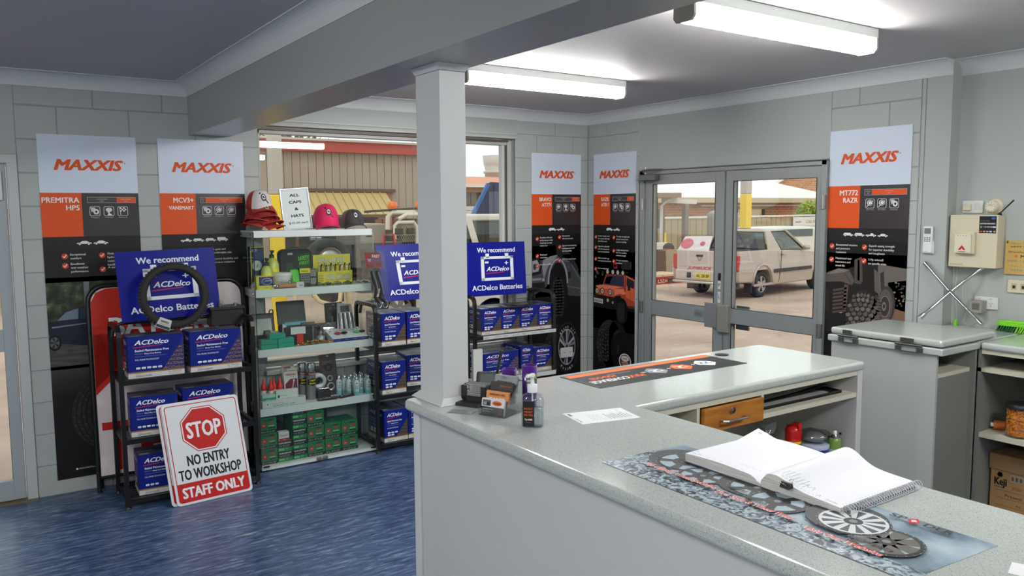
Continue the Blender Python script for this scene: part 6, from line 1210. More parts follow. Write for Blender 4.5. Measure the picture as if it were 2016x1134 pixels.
def d_bits(p, w_, h):
    p.rect(0, h*.88, w_, h, (110, 100, 90)); p.up()
    for i in range(5): p.rect(w_*(.06+i*.18), h*.04, w_*(.19+i*.18), h*.82, (98, 104, 102)); p.up(); p.rect(w_*(.10+i*.18), h*.06, w_*(.13+i*.18), h*.78, (140, 146, 144))
    p.up(); p.rect(w_*.35, h*.5, w_*.6, h*.6, (180, 184, 182))
carton('plug_pack', 'grey ribbed pack of repair plugs standing in the middle of the shelf', 'pack', -2.755, -2.66, -.18, .035, Z2, Z2+.145, (60, 62, 60), d_bits)
t = thing('plastic_cup', 'clear plastic cup of small parts behind the brass fittings', 'cup', (-2.63, -.205, Z2)); MB().lathe([(.028, 0), (.036, .082), (.037, .084)], 18).build('cup_wall', clearp, t, rel=False); MB().lathe([(.026, .001), (.03, .04), (.0, .055)], 12).build('contents', M('cup contents', (196, 198, 200), .3, metal=.4), t, rel=False)
mb = MB(); rd = random.Random(5)
for k in range(150):
    u = rd.random(); x = -2.84+.27*u; y = -.29+rd.random()*.06; z_ = Z2+.005+rd.random()*.022*math.sin(PI*min(1, max(.05, u))); a = rd.uniform(0, PI); mb.cyl((x, y, z_), (x+.011*math.cos(a), y+.011*math.sin(a), z_+rd.uniform(-.002, .006)), .0038, 6)
t = thing('brass_fittings', 'loose heap of small brass valve fittings at the shelf edge', 'fittings', (-2.70, -.26, Z2)); t['kind'] = 'stuff'; mb.build('fitting_heap', M('brass', (196, 150, 70), .25, metal=1, noise=.3, nscale=60), t, kind='stuff')
def blister(label, x, y, w_, h, lean, rz=0, dark=(58, 54, 54), tool=True):
    t = thing('blister_pack', label, 'blister pack', (x, y, Z2), rz=rz, group='carded tool packs'); MB().box(-w_/2, w_/2, 0, .004, 0, h).build('card', ink(dark), t, rel=False); t.rotation_euler = (-lean, 0, rz)
    MB().box(-w_*.42, w_*.42, -.012, 0, h*.04, h*.74).build('clear_shell', clearp, t, bev=.004, rel=False)
    if tool:
        for k in range(4): MB().cyl((-w_*.3+k*w_*.2, -.006, h*.08), (-w_*.3+k*w_*.2, -.006, h*(.66-.05*(k % 2))), .0035+.002*(k % 2), 8).build('bit', steel if k % 2 else M('dark steel', (60, 60, 62), .3, metal=.8), t, rel=False)
    p = Print((-w_/2, 0, 0), (1, 0, 0), (0, 0, 1)); p.text('Dr. Air', w_*.3, h*.82, h*.07, (150, 144, 140), w_*.45); p.rect(w_*.45, h*.93, w_*.6, h*.96, (150, 150, 150)); p.mb.build('print', p.mats, t, rel=False); return t
blister('dark carded tool pack lying back at the left of the drill set', -2.54, -.16, .12, .13, .3, 0); blister('dark carded tool pack behind, left of the drill set', -2.60, -.10, .10, .12, .2, 0, (70, 58, 52), False)
for k in range(3): blister(['rear dark card pack of the tall tool packs', 'middle dark card pack of the tall tool packs', 'front dark card pack of the tall tool packs'][k], -2.455-.008*k, -.05-.012*k, .13, .255, .10)
t = thing('drill_set', 'grey blister set of drill bits with a bright reflection on the middle shelf', 'tool set', (-2.41, -.155, Z2+.05)); t.rotation_euler = (-.25, 0, 0)
MB().prism([(-.075, 0), (.075, 0), (.055, .20), (-.05, .215)], -.006, .006, 'y').build('shell', M('grey shell', (150, 154, 156), .3), t, bev=.004, rel=False)
MB().box(-.03, .035, -.012, -.006, .145, .19).build('dark_header', blackp, t, rel=False)
for k in range(7): MB().cyl((-.055+k*.018, -.011, .02), (-.05+k*.0165, -.011, .135), .003+.001*(k % 3), 8).build('drill_bit', chrome if k % 2 else blackp, t, rel=False)
t = thing('tag_display', 'white and blue display tray of coloured key rings at the right of the shelf', 'display', (-2.43, -.225, Z2))
TW = .27; MB().hexa([(-TW/2, -.05, 0), (TW/2, -.05, 0), (TW/2, .09, 0), (-TW/2, .09, 0)], [(-TW/2, -.05, .022), (TW/2, -.05, .022), (TW/2-.02, .09, .075), (-TW/2+.02-.03, .09, .075)]).build('tray', ink((206, 208, 214)), t, rel=False)
p = Print((-TW/2, -.0503, 0), (1, 0, 0), (0, 0, 1)); p.rect(0, 0, TW, .022, (30, 38, 110)); p.up()
for k in range(4): p.text('UNIVERSAL', .03+k*.06, .009, .005, (170, 170, 210), .035)
p.mb.build('front_print', p.mats, t, rel=False)
p = Print((-TW/2, -.05, .0225), (1, 0, 0), (0, .14, .053)); p.text('Universal Sockets', .05, .105, .015, (60, 50, 60), .14, 'l', .03); [p.ell(.02+.03*k, .11+.01*(k % 2), .008, .006, (110, 110, 116)) for k in (0, 6, 7)]; p.mb.build('top_print', p.mats, t, rel=False)
for x, c_ in ((-.075, (170, 40, 44)), (-.025, (30, 30, 34)), (.068, (60, 190, 70)), (.112, (30, 32, 34))): MB().lathe([(.020, 0), (.024, .006), (.020, .012), (.016, .006), (.020, 0)], 18, (x, .01, .047)).cyl((x, .01, .044), (x, .01, .050), .012, 12).build('socket_ring', ink(c_, .3), t, rel=False)
# ---- shelf 3
for x, y, l in [(-3.035, -.17, 'red topped glue bottle farthest left on the lower shelf'), (-2.995, -.20, 'red topped glue bottle second from the left'), (-2.965, -.17, 'red topped glue bottle third from the left, set back'), (-2.925, -.18, 'red topped glue bottle next to the carded valve tools')]:
    t = thing('glue_bottle', l, 'bottle', (x, y, Z3), group='glue bottles on the lower shelf'); MB().lathe([(.021, 0), (.022, .003), (.022, .095), (.016, .105)], 14).build('bottle_body', M('glue white', (206, 202, 196), .35), t, rel=False); MB().lathe([(.019, .104), (.019, .135), (.010, .145), (.005, .185), (0, .187)], 12).build('cap', M('glue cap red', (206, 40, 30), .4), t, rel=False)
    MB().lathe([(.0225, .02), (.0225, .08)], 14).build('label', M('glue label', (186, 176, 168), .5), t, rel=False)
def d_card(p, w_, h):
    p.text('THREADALL', w_*.1, h*.83, h*.08, (160, 40, 44), w_*.8, 'l', .05); p.text('Rubber Valve Puller', w_*.15, h*.77, h*.03, (60, 60, 60), w_*.6); p.poly([(w_*.1, h*.02), (w_*.95, h*.02), (w_*.95, h*.70), (w_*.45, h*.70), (w_*.1, h*.52)], (110, 40, 56)); p.up(); p.line([(w_*.45, h*.04), (w_*.72, h*.62)], .006, (206, 206, 206)); p.ell(w_*.72, h*.64, .007, .006, (206, 206, 206), 10)
for k, (x, y, l, rz) in enumerate([(-2.845, -.185, 'white and maroon carded valve tool in front', 0), (-2.80, -.13, 'white and maroon carded tool just behind the front card', -.1), (-2.765, -.10, 'white and maroon carded tool second from the back', .1), (-2.82, -.07, 'white and maroon carded tool at the very back, raised', .25)]):
    carton('valve_tool_card', l, 'card pack', x-.05, x+.05, y, .006, Z3+.035+.01*k, Z3+.215+.01*k, (206, 202, 198), d_card, 'carded valve tools', lean=.08, rz=rz)
carton('card_holder_box', 'white rack box holding the carded valve tools', 'box', -2.90, -2.75, -.20, .15, Z3, Z3+.034, (206, 208, 206))
SE = (204, 210, 206)
def d_sea(s_): return lambda p, w_, h: (p.text(s_, w_*.25, h*.2, h*.28, (110, 116, 116), w_*.5), p.ell(w_*.12, h*.6, h*.08, h*.1, (40, 90, 80)), p.rect(w_*.2, h*.6, w_*.5, h*.64, (150, 156, 156)), p.rect(0, 0, w_, h*.06, (60, 170, 150)))
carton('sealant_box', 'white sealant box standing in front of the carded tools', 'box', -2.975, -2.822, -.245, .03, Z3, Z3+.105, SE, d_sea('SEALASTIC 77 A12'))
carton('sealant_box', 'long flat white sealant box along the front edge of the lower shelf', 'box', -3.085, -2.79, -.292, .04, Z3, Z3+.048, SE, d_sea('SEALASTIC GM'))
carton('patch_box', 'small white and teal patch box at the left front of the lower shelf', 'box', -3.07, -2.98, -.248, .05, Z3, Z3+.085, (176, 196, 190), lambda p, w_, h: (p.rect(0, h*.1, w_, h*.75, (40, 150, 120)), p.up(), p.rect(w_*.25, h*.15, w_*.55, h*.6, (190, 206, 200))))
carton('tool_card', 'white card pack with red lettering at the far left of the lower shelf', 'card pack', -3.10, -3.06, -.12, .01, Z3, Z3+.18, (200, 194, 190), lambda p, w_, h: (p.text('Threadall', w_*.1, h*.7, .010, (160, 40, 44), w_*.8), p.text('Tread', w_*.1, h*.15, .010, (160, 40, 44), w_*.8)))
for x, y, l in ((-2.745, -.13, 'chrome topped spray can set back on the lower shelf'), (-2.702, -.185, 'spray can with yellow and black label, nearest the glass')):
    t = thing('spray_can', l, 'spray can', (x, y, Z3), group='spray cans'); MB().lathe([(.031, 0), (.033, .004), (.033, .20)], 20).build('can_body', M('can steel', (150, 150, 148), .3, metal=.5), t, rel=False); MB().lathe([(.033, .20), (.033, .255), (.030, .262), (0, .262)], 20).build('can_cap', chrome, t, rel=False)
    p = Print((0, 0, 0), (1, 0, 0), (0, 0, 1)); p.bend = lambda a, b_, h: Vector(((.0333+h)*math.sin(a/.0333), -(.0333+h)*math.cos(a/.0333), b_))
    for q in range(6): p.rect(-.05+q*.0165, .175, -.0335+q*.0165, .20, (110, 40, 44))
    p.up(); p.text('Kromeit', 0, .18, .014, (210, 200, 196), .05, 'c', .03)
    for q in range(5): p.rect(-.036+q*.0145, .10+.004*abs(q-2), -.0215+q*.0145, .155-.004*abs(q-2), BLACK)
    p.up(); p.text('Liquid', .0, .134, .015, (226, 206, 30), .045, 'c', .04); p.text('chrome', 0, .112, .015, (226, 206, 30), .05, 'c', .04); p.mb.build('print', p.mats, t, rel=False)
t = thing('tape_roll', 'shiny white roll standing behind the flat carded parts', 'roll', (-2.63, -.13, Z3)); mb = MB(); mb.m = Matrix.Translation((0, 0, .062+.05)) @ Matrix.Rotation(PI/2, 4, 'X'); mb.lathe([(.03, -.02), (.055, -.02), (.058, 0), (.055, .02), (.03, .02), (.03, -.02)], 22).build('roll_body', M('white foil', (230, 232, 232), .15), t, rel=False); MB().box(-.03, .03, -.03, .03, 0, .058).build('stand', blackp, t, rel=False)
t = thing('ring_pack', 'tall dark blister pack of bearing rings leaning in the middle of the shelf', 'blister pack', (-2.545, -.16, Z3)); t.rotation_euler = (-.14, -.03, 0); PW, PH = .125, .30
MB().box(-PW/2, PW/2, 0, .005, 0, PH).build('card', ink((70, 52, 50)), t, rel=False); MB().box(-PW*.44, PW*.44, -.014, 0, .02, PH*.74).build('clear_shell', clearp, t, rel=False, bev=.004)
for z_, r_ in ((.205, .026), (.125, .022), (.065, .030)): mb = MB(); mb.m = Matrix.Translation((0.0, -.010, z_)) @ Matrix.Rotation(PI/2, 4, 'X'); mb.lathe([(r_*.62, -.006), (r_, -.006), (r_, .006), (r_*.62, .006), (r_*.62, -.006)], 22).build('bearing_ring', steel if z_ < .2 else blackp, t, rel=False)
p = Print((-PW/2, 0, 0), (1, 0, 0), (0, 0, 1)); p.ell(PW*.5, PH*.95, .012, .005, (190, 190, 190)); p.text('Bearing Kit', PW*.15, PH*.80, .010, (150, 140, 136), PW*.6); p.rect(PW*.1, PH*.76, PW*.9, PH*.765, (150, 140, 136)); p.mb.build('print', p.mats, t, rel=False)
def flatpack(label, x, y, w_, d_, z_, rz, n_):
    t = thing('flat_pack', label, 'blister pack', (x, y, Z3+z_), rz=rz, group='flat carded parts'); MB().box(-w_/2, w_/2, -d_/2, d_/2, 0, .004).build('card', ink((86, 44, 44)), t, rel=False); MB().box(-w_*.45, w_*.45, -d_*.42, d_*.3, .004, .022).build('clear_shell', clearp, t, rel=False, bev=.005)
    for k in range(n_): MB().cyl((-w_*.3+k*w_*.6/max(1, n_-1), -d_*.1+.02*(k % 2), .005), (-w_*.3+k*w_*.6/max(1, n_-1), -d_*.1+.02*(k % 2), .017), .013, 14).build('chrome_part', chrome, t, rel=False)
flatpack('flat carded chrome parts right of the tall ring pack', -2.47, -.245, .15, .085, 0, .25, 4); flatpack('flat carded part at the front edge left of the tall ring pack', -2.62, -.272, .14, .05, 0, -.05, 2); flatpack('carded chrome cap resting on a dark stand behind the flat pack', -2.62, -.19, .09, .07, .052, 0, 1)
carton('dark_pack', 'dark pack under the carded chrome cap', 'pack', -2.67, -2.57, -.225, .07, Z3, Z3+.05, (44, 38, 40))
tb = thing('valve_bottle', 'small bottle', 'bottle', (0, 0, 0)); MB().lathe([(.020, 0), (.021, .003), (.021, .10), (.010, .112), (.010, .118)], 14).build('bottle_body', M('pale bottle', (190, 202, 206), .25, coat=.3), tb, rel=False); MB().lathe([(.012, .116), (.012, .134), (0, .135)], 12).build('cap', M('steel cap', (196, 196, 190), .25, metal=.8), tb, rel=False)
MB().lathe([(.0215, .0), (.0215, .028)], 14).build('teal_band', M('bottle teal', (110, 176, 180), .3), tb, rel=False)
p = Print((0, 0, 0), (1, 0, 0), (0, 0, 1)); p.bend = lambda a, b_, h: Vector(((.0216+h)*math.sin(a/.0216), -(.0216+h)*math.cos(a/.0216), b_)); p.text('STAY', 0, .064, .009, (50, 60, 70), .022, 'c', .02); p.text('SEAL', 0, .05, .009, (50, 60, 70), .024, 'c', .02); p.rect(-.005, .085, .004, .094, (60, 66, 70)); p.mb.build('print', p.mats, tb, rel=False); vb = Pool(tb)
k = 0; rows = ['front', 'second', 'third', 'rear']; cols_ = ['leftmost', 'second from left', 'third from left', 'fourth from left', 'rightmost']
for r_ in range(4):
    for c_ in range(5):
        if (r_, c_) in ((0, 0), (0, 1), (0, 3), (1, 0)): continue
        vb.put((-2.485+c_*.046+(.01 if r_ % 2 else 0), -.262+.052*r_, Z3), 'pale small bottle, %s row of the bottle group, %s' % (rows[r_], cols_[c_]), .1*((k*7) % 5-2), 'small pale bottles on the lower shelf'); k += 1
# ---- base: tube boxes
GR = (28, 110, 62); grm = M('green carton', GR, .45, noise=.04)
def d_tube(wide):
    def f(p, w_, h):
        if wide:
            p.rect(0, 0, w_, h*.2, BLACK); p.up(); p.ell(w_*.22, h*.52, h*.17, h*.17, (170, 50, 44)); p.rect(w_*.5, h*.42, w_*.86, h*.5, (120, 190, 140)); p.rect(w_*.5, h*.30, w_*.9, h*.38, (20, 50, 34)); p.text('MAX', w_*.5, h*.80, h*.12, BLACK, w_*.34, 'l', .05); p.text('XR8', w_*.52, h*.60, h*.16, (186, 60, 50), w_*.30, 'l', .05); p.text('Ultra', w_*.2, h*.8, h*.10, (20, 60, 40), w_*.26); p.up(); p.text('20"x1.75"/2.125"', w_*.05, h*.05, h*.10, (206, 206, 200), w_*.85); p.text('RX', w_*.16, h*.47, h*.1, (206, 180, 170), w_*.12, 'l', .04)
        else:
            p.rect(0, h*.42, w_, h, BLACK); p.up(); p.text('THORN RESISTANT', w_*.05, h*.76, h*.15, (206, 206, 200), w_*.85, 'l', .05); p.text('16"x1.95"/2.125"', w_*.08, h*.50, h*.15, (190, 190, 186), w_*.72); p.rect(w_*.05, h*.12, w_*.42, h*.32, (90, 190, 120)); p.rect(w_*.5, h*.18, w_*.7, h*.26, (120, 170, 130))
    return f
GG = 'green tube boxes in the cabinet base'
def gb_(x0, x1, z_, wide, l, y=-.275):
    carton('tube_box', l, 'box', x0, x1, y, .19, z_, z_+(.107 if wide else .0705), GR, d_tube(wide), GG, mat=grm)
nm = ['bottom', 'second', 'third', 'fourth', 'top']
for i in range(3): gb_(-3.10, -2.988, Z0+i*.1085, True, 'green tube box in the far left column, %s box' % ('bottom', 'middle', 'top')[i])
for i in range(2): gb_(-2.984, -2.882, Z0+i*.0715, False, 'dark fronted tube box under the small white and red box, %s one' % ('lower', 'upper')[i])
for i in range(5): gb_(-2.878, -2.776, Z0+i*.0715, False, 'dark fronted tube box in the five-high column, %s' % ['lowest', 'second up', 'middle', 'fourth up', 'topmost'][i])
for i in range(3): gb_(-2.772, -2.65, Z0+i*.1085, True, 'green tube box in the centre column by the door catches, %s box' % ('bottom', 'middle', 'top')[i])
for i in range(2): gb_(-2.646, -2.524, Z0+i*.1085, True, 'green tube box second column from the right, %s box' % ('lower', 'upper')[i])
for i in range(2): gb_(-2.520, -2.398, Z0+i*.1085, True, 'green tube box in the far right column, %s box' % ('lower', 'upper')[i])
carton('shield_box', 'small white and red box standing on the dark fronted tube boxes', 'box', -2.972, -2.90, -.265, .05, Z0+.144, Z0+.206, (206, 202, 200), lambda p, w_, h: (p.rect(0, 0, w_, h*.28, (160, 30, 44)), p.up(), p.text('Shield', w_*.14, h*.5, h*.22, (50, 50, 56), w_*.7), p.text('valve', w_*.4, h*.1, h*.10, (230, 220, 220), w_*.3)))
carton('dark_box', 'dark box standing behind the centre column of tube boxes', 'box', -2.70, -2.58, -.16, .10, Z0+.218, Z0+.30, (44, 48, 58), None)
carton('dark_box', 'dark box at the back behind the left end of the tube boxes', 'box', -3.0, -2.9, -.14, .09, Z0, Z0+.24, (34, 40, 40), None)
# ================================================================ THINGS ON THE COUNTER
def cyl_bend(r): return lambda a, b_, h: Vector(((r+h)*math.sin(a/r), -(r+h)*math.cos(a/r), b_))
def fprint(t, par, o, draw, ux=(1, 0, 0), uy=(0, 0, 1), bend=None):
    p = Print(o, ux, uy, .0004); p.bend = bend; draw(p); return p.mb.build('print', p.mats, par, rel=False)
meshm = M('black mesh', (30, 30, 32), .45, bump=1, bscale=900)
t = thing('card_holder', 'black mesh card holder with grey business cards beside the column', 'card holder', (-3.215, -3.215, ZC), rz=-1.10)
MB().hexa([(-.052, -.045, 0), (.052, -.045, 0), (.052, .05, 0), (-.052, .05, 0)], [(-.05, -.040, .012), (.05, -.040, .012), (.05, .05, .012), (-.05, .05, .012)]).build('base', meshm, t, rel=False, bev=.004)
MB().box(-.05, -.030, .0, .003, .012, .065).box(.030, .05, 0, .003, .012, .065).box(-.05, .05, 0, .003, .012, .030).box(-.05, -.047, 0, .05, .012, .065).box(.047, .05, 0, .05, .012, .065).build('front_wall', meshm, t, rel=False); MB().box(-.05, .05, .048, .051, .012, .07).build('back_wall', meshm, t, rel=False)
for k in range(5):
    c_ = MB().hexa([(-.045, .005+k*.008, .014), (.045, .005+k*.008, .014), (.045, .0062+k*.008, .014), (-.045, .0062+k*.008, .014)], [(-.045+.002*k, .012+k*.008, .072), (.045+.002*k, .012+k*.008, .072), (.045+.002*k, .0132+k*.008, .072), (-.045+.002*k, .0132+k*.008, .072)]).build('business_card', M('card grey', (120, 120, 122), .4), t, rel=False)
    if k == 0:
        def dcard(p):
            p.rect(0, .028, .09, .0575, (150, 150, 152)); p.up(); emblem(p, .016, .045, .008)
            for i in range(4): p.text('AS WE SPECIALISE IN', .035, .050-i*.0065, .004, (40, 40, 42), .048)
            for i in range(3): p.text('BATTERIES TYRES WHEELS', .015, .020-i*.0065, .004, (200, 200, 200), .06)
        fprint(t, c_, (-.045, .0045, .014), dcard, (1, 0, 0), (0, .12, 1))
c_ = MB(); c_.m = Matrix.Translation((-3.305, -3.285, ZC)) @ Matrix.Rotation(-.95, 4, 'Z'); c_.box(-.045, .045, -.027, .027, 0, .0008)
lc = solo(c_, 'business_card', M('card mid grey', (112, 114, 114), .4), 'loose grey business card lying flat in front of the mesh holder', 'card')
p = Print((-.04, -.02, .0008), (math.cos(-.95), math.sin(-.95), 0), (-math.sin(-.95), math.cos(-.95), 0)); p.o = Vector((0, 0, .0008))+p.ux*-.04+p.uy*-.02; p.rect(0, .006, .08, .034, (140, 142, 142)); p.up(); [p.text('MOBILE TYRE SERVICE', .01, .01+i*.009, .0045, (60, 60, 62), .06) for i in range(3)]; p.mb.build('print', p.mats, lc, rel=False)
# clear tiered holder
t = thing('tiered_card_holder', 'clear plastic four-tier holder full of business cards on the counter end', 'card holder', (-3.205, -3.375, ZC), rz=-1.16)
hw = .053
MB().box(-hw, hw, .052, .055, 0, .115).box(-hw, hw, -.055, .055, 0, .003).build('shell', clearp, t, rel=False)
for s_ in (-1, 1): MB().prism([(-.055, 0), (.055, 0), (.055, .115), (.040, .112), (.012, .085), (-.02, .06), (-.055, .03)], s_*hw-.0012, s_*hw+.0012, 'x').build('side_wall', clearp, t, rel=False)
specs = [(-.052, .002, (214, 214, 216), 0), (-.024, .022, (214, 148, 92), 1), (.004, .048, (70, 64, 64), 2), (.030, .068, (150, 152, 158), 3)]
for y, z_, col, k in specs:
    MB().box(-hw, hw, y-.004, y-.002, z_, z_+.028).build('tier_front', clearp, t, rel=False)
    c_ = MB()
    for i in range(4): c_.hexa([(-.045, y+i*.003, z_+.002), (.045, y+i*.003, z_+.002), (.045, y+.001+i*.003, z_+.002), (-.045, y+.001+i*.003, z_+.002)], [(-.045, y+.008+i*.003, z_+.055), (.045, y+.008+i*.003, z_+.055), (.045, y+.009+i*.003, z_+.055), (-.045, y+.009+i*.003, z_+.055)])
    c_ = c_.build('business_cards', ink(col), t, kind='stuff', rel=False)
    def dr(p, k=k):
        if k == 0:
            p.rect(0, 0, .09, .027, (44, 36, 34)); p.up(); p.text('Accounting and Mechanics', .008, .018, .004, WHITE, .04); p.text('Rural Contractor', .008, .010, .003, (200, 200, 200), .03); p.rrect(.005, .030, .037, .050, .002, (90, 92, 94)); p.ell(.062, .041, .019, .008, (206, 96, 40)); p.up(); p.text('TOWING', .062, .038, .006, (60, 30, 20), .026, 'c', .04); p.ell(.015, .038, .006, .006, (150, 150, 150), 10); p.ell(.027, .038, .006, .006, (30, 30, 30), 10)
            for i in range(4): p.text('0429 000', .068, .020-i*.005, .0028, (206, 96, 60), .012)
        elif k == 1: p.text('NARROMINE USMC', .014, .040, .008, (120, 56, 24), .062, 'l', .02); p.text('TAXIS', .012, .018, .016, (240, 236, 230), .062, 'l', .05)
        elif k == 2: p.text('BJ Painting Services', .038, .040, .006, (206, 130, 70), .045, 'l', .02); p.rect(.03, .034, .085, .035, (120, 110, 100))
        else: p.text('KERSMAN', .012, .024, .011, (36, 36, 40), .058, 'l', .05); [p.ring(.038+i*.007, .046, .005, .004, .001, (50, 50, 54), 10) for i in (-1, 0, 1)]
    fprint(t, c_, (-.045, y-.0006, z_+.002), dr, (1, 0, 0), (0, .15, 1))
# hand sanitiser
t = thing('sanitiser_bottle', 'clear pump bottle of hand sanitiser with black label on the counter', 'bottle', (-3.215, -3.575, ZC), rz=-.80)
MB().lathe([(.030, 0), (.036, .004), (.037, .085), (.030, .103), (.013, .110), (.013, .114)], 28, sy=.62, power=3).build('bottle_body', clearp, t, rel=False)
MB().lathe([(.028, .004), (.034, .007), (.034, .062), (0, .063)], 24, sy=.58, power=3).build('gel', pane('gel', (238, 242, 246), 1.33, .02), t, rel=False)
wp = M('pump white', (222, 224, 226), .35)
MB().lathe([(.016, .112), (.0165, .136), (.012, .138), (.006, .140), (.006, .160), (.009, .162), (.008, .172), (0, .173)], 18).cyl((0, 0, .166), (-.012, -.030, .168), .005, 10).build('pump', wp, t, rel=False); MB().cyl((0, 0, .01), (0, 0, .11), .0025, 8).build('dip_tube', wp, t, rel=False)
MB().box(-.027, .010, -.0255, -.0235, .006, .088).build('label', ink((30, 26, 26)), t, rel=False)
def dsan(p): [p.text(s_, .0185, .054-i*.010, .0065, (206, 90, 52), .028, 'c', .03) for i, s_ in enumerate(('PROTECT', 'WHAT', 'MATTERS'))]; p.text('Tyremax', .0185, .020, .0060, (226, 226, 226), .024, 'c', .04); p.text('tyremax.com.au', .0185, .013, .002, (180, 180, 180), .015, 'c'); p.rect(.022, .020, .031, .0262, (206, 90, 52))
fprint(t, t, (-.027, -.0257, .006), dsan)
# pencil caddies
for x, y, h, l in ((-3.075, -3.365, .150, 'tall purple pencil caddy with green and grey label behind the sanitiser'), (-3.10, -3.275, .125, 'shorter purple caddy behind the clear card holder')):
    t = thing('pencil_caddy', l, 'caddy', (x, y, ZC), rz=-.75); pm = M('purple plastic', (74, 30, 120), .25, coat=.3)
    MB().lathe([(.018, 0), (.024, .004), (.026, h), (.024, h), (.021, .006), (.0, .006)], 24, power=4).build('cup', pm, t, rel=False)
    if h > .14:
        MB().box(-.008, .027, -.0295, -.0275, .075, .125).build('label', ink((84, 84, 86)), t, rel=False)
        fprint(t, t, (-.008, -.0296, .075), lambda p: (p.rect(0, .034, .035, .050, (150, 170, 40)), p.up(), p.text('BRIGHT', .004, .039, .006, (90, 110, 30), .025), p.text('PENCIL', .003, .020, .009, WHITE, .028, 'l', .03), p.text('CADDY', .003, .008, .009, WHITE, .028, 'l', .03)))
# dark device, papers
t = thing('card_reader', 'dark card reader lying tilted behind the card holders', 'device', (-3.07, -3.09, ZC), rz=-.6); MB().hexa([(-.05, -.04, 0), (.05, -.04, 0), (.05, .05, 0), (-.05, .05, 0)], [(-.045, -.035, .035), (.045, -.035, .035), (.045, .045, .075), (-.045, .045, .075)]).build('case', M('device grey', (44, 46, 48), .4), t, bev=.006, rel=False); fprint(t, t, (-.03, -.028, .0385), lambda p: p.rect(0, 0, .05, .06, (76, 84, 80)), (1, 0, 0), (0, .08, .04))
MB().cyl((.03, .03, .05), (.05, .035, .155), .006, 8).build('aerial', blackp, t, rel=False)
t = thing('stapler_box', 'small black box between the column and the card reader', 'box', (-3.145, -3.045, ZC), rz=-.5); MB().box(-.03, .03, -.03, .03, 0, .05).build('case', blackp, t, bev=.004, rel=False)
mb = MB(); mb.m = Matrix.Translation((-3.135, -3.135, ZC+.001)) @ Matrix.Rotation(-.8, 4, 'Z'); mb.grid(lambda u, v: (.07*(u-.5), .06*(v-.5), .018+.008*math.sin(3*u)*v), 5, 4); mb.box(-.03, .03, -.025, .025, 0, .016)
solo(mb, 'note_pad', M('pad grey', (150, 154, 150), .6), 'grey note pad lying in front of the dark card reader', 'note pad')
# sheet of paper, mat, poster
def quad_sheet(name, label, cat, pts, mat_, th=.0006, group=None):
    m = MB(); n_ = len(pts); m.add([(x, y, ZC+.0002) for x, y in pts]+[(x, y, ZC+.0002+th) for x, y in pts], [tuple(range(n_))[::-1], tuple(range(n_, 2*n_))]+[(i, (i+1) % n_, n_+(i+1) % n_, n_+i) for i in range(n_)])
    t = thing(name, label, cat, (sum(p[0] for p in pts)/n_, sum(p[1] for p in pts)/n_, ZC), group=group); m.build('sheet', mat_, t); return t
paper = M('paper white', (226, 228, 228), .5)
t = quad_sheet('price_list', 'white printed sheet lying alone on the counter', 'paper', [(-3.041, -3.508), (-3.072, -3.653), (-2.859, -3.697), (-2.826, -3.56)], paper)
p = Print((-2.864, -3.690, ZC+.0008), (.033, .137, 0), (-.215, .048, 0))
for i in range(8): p.rect(.015, .012+i*.011, .015+.05+.03*((i*5) % 3)/3, .0145+i*.011, (120, 122, 126))
p.text('PRICE LIST', .012, .198, .008, (70, 70, 74), .05); p.rect(.095, .196, .125, .206, (90, 92, 96)); [p.rect(.02+.018*(i % 4), .115+.012*(i//4), .03+.018*(i % 4), .117+.012*(i//4), (160, 160, 164)) for i in range(16)]; p.text('TOTAL', .1, .02, .006, (90, 90, 94), .02); p.build('print', t)
t = quad_sheet('counter_mat', 'long black counter mat with orange stripe on the rear counter leg', 'mat', [(-2.683, -3.034), (-2.683, -3.290), (-1.822, -3.290), (-1.822, -3.040)], M('mat grey', (62, 62, 66), .5), .002)
p = Print((-1.822, -3.037, ZC+.0024), (-1, 0, 0), (0, -1, 0)); p.rect(.012, .008, .850, .245, (34, 33, 36)); p.up(); p.rect(.012, .010, .850, .052, (232, 110, 40)); p.up(); p.text('MAXXIS TYRES', .36, .024, .014, (240, 200, 170), .12)
def shield(x, col, n_, tc): p.poly([(x, .16), (x+.055, .205), (x+.11, .16), (x+.10, .12), (x+.055, .085), (x+.01, .12)], col); p.up(); p.text(n_, x+.055, .125, .04, tc, .06, 'c', .04); p.up()
shield(.10, (230, 232, 234), '22', (60, 60, 62)); p.text('+', .215, .125, .03, (230, 230, 230), .02, 'l', .04); shield(.25, (226, 100, 40), '2', (250, 220, 200)); p.text('+', .365, .125, .03, (230, 230, 230), .02, 'l', .04); shield(.40, (140, 142, 146), '2', (230, 230, 230)); p.text('=', .515, .125, .03, (230, 230, 230), .02, 'l', .04)
p.text('MAX', .55, .150, .042, (226, 100, 40), .085, 'l', .06, .15); p.text('COVERAGE', .637, .150, .042, (230, 230, 232), .20, 'l', .06, .15); p.text('MAXXIS', .66, .100, .032, (226, 100, 40), .14, 'l', .06, .28); p.text('NATIONWIDE WARRANTY', .55, .082, .010, (200, 200, 200), .14); p.build('print', t)
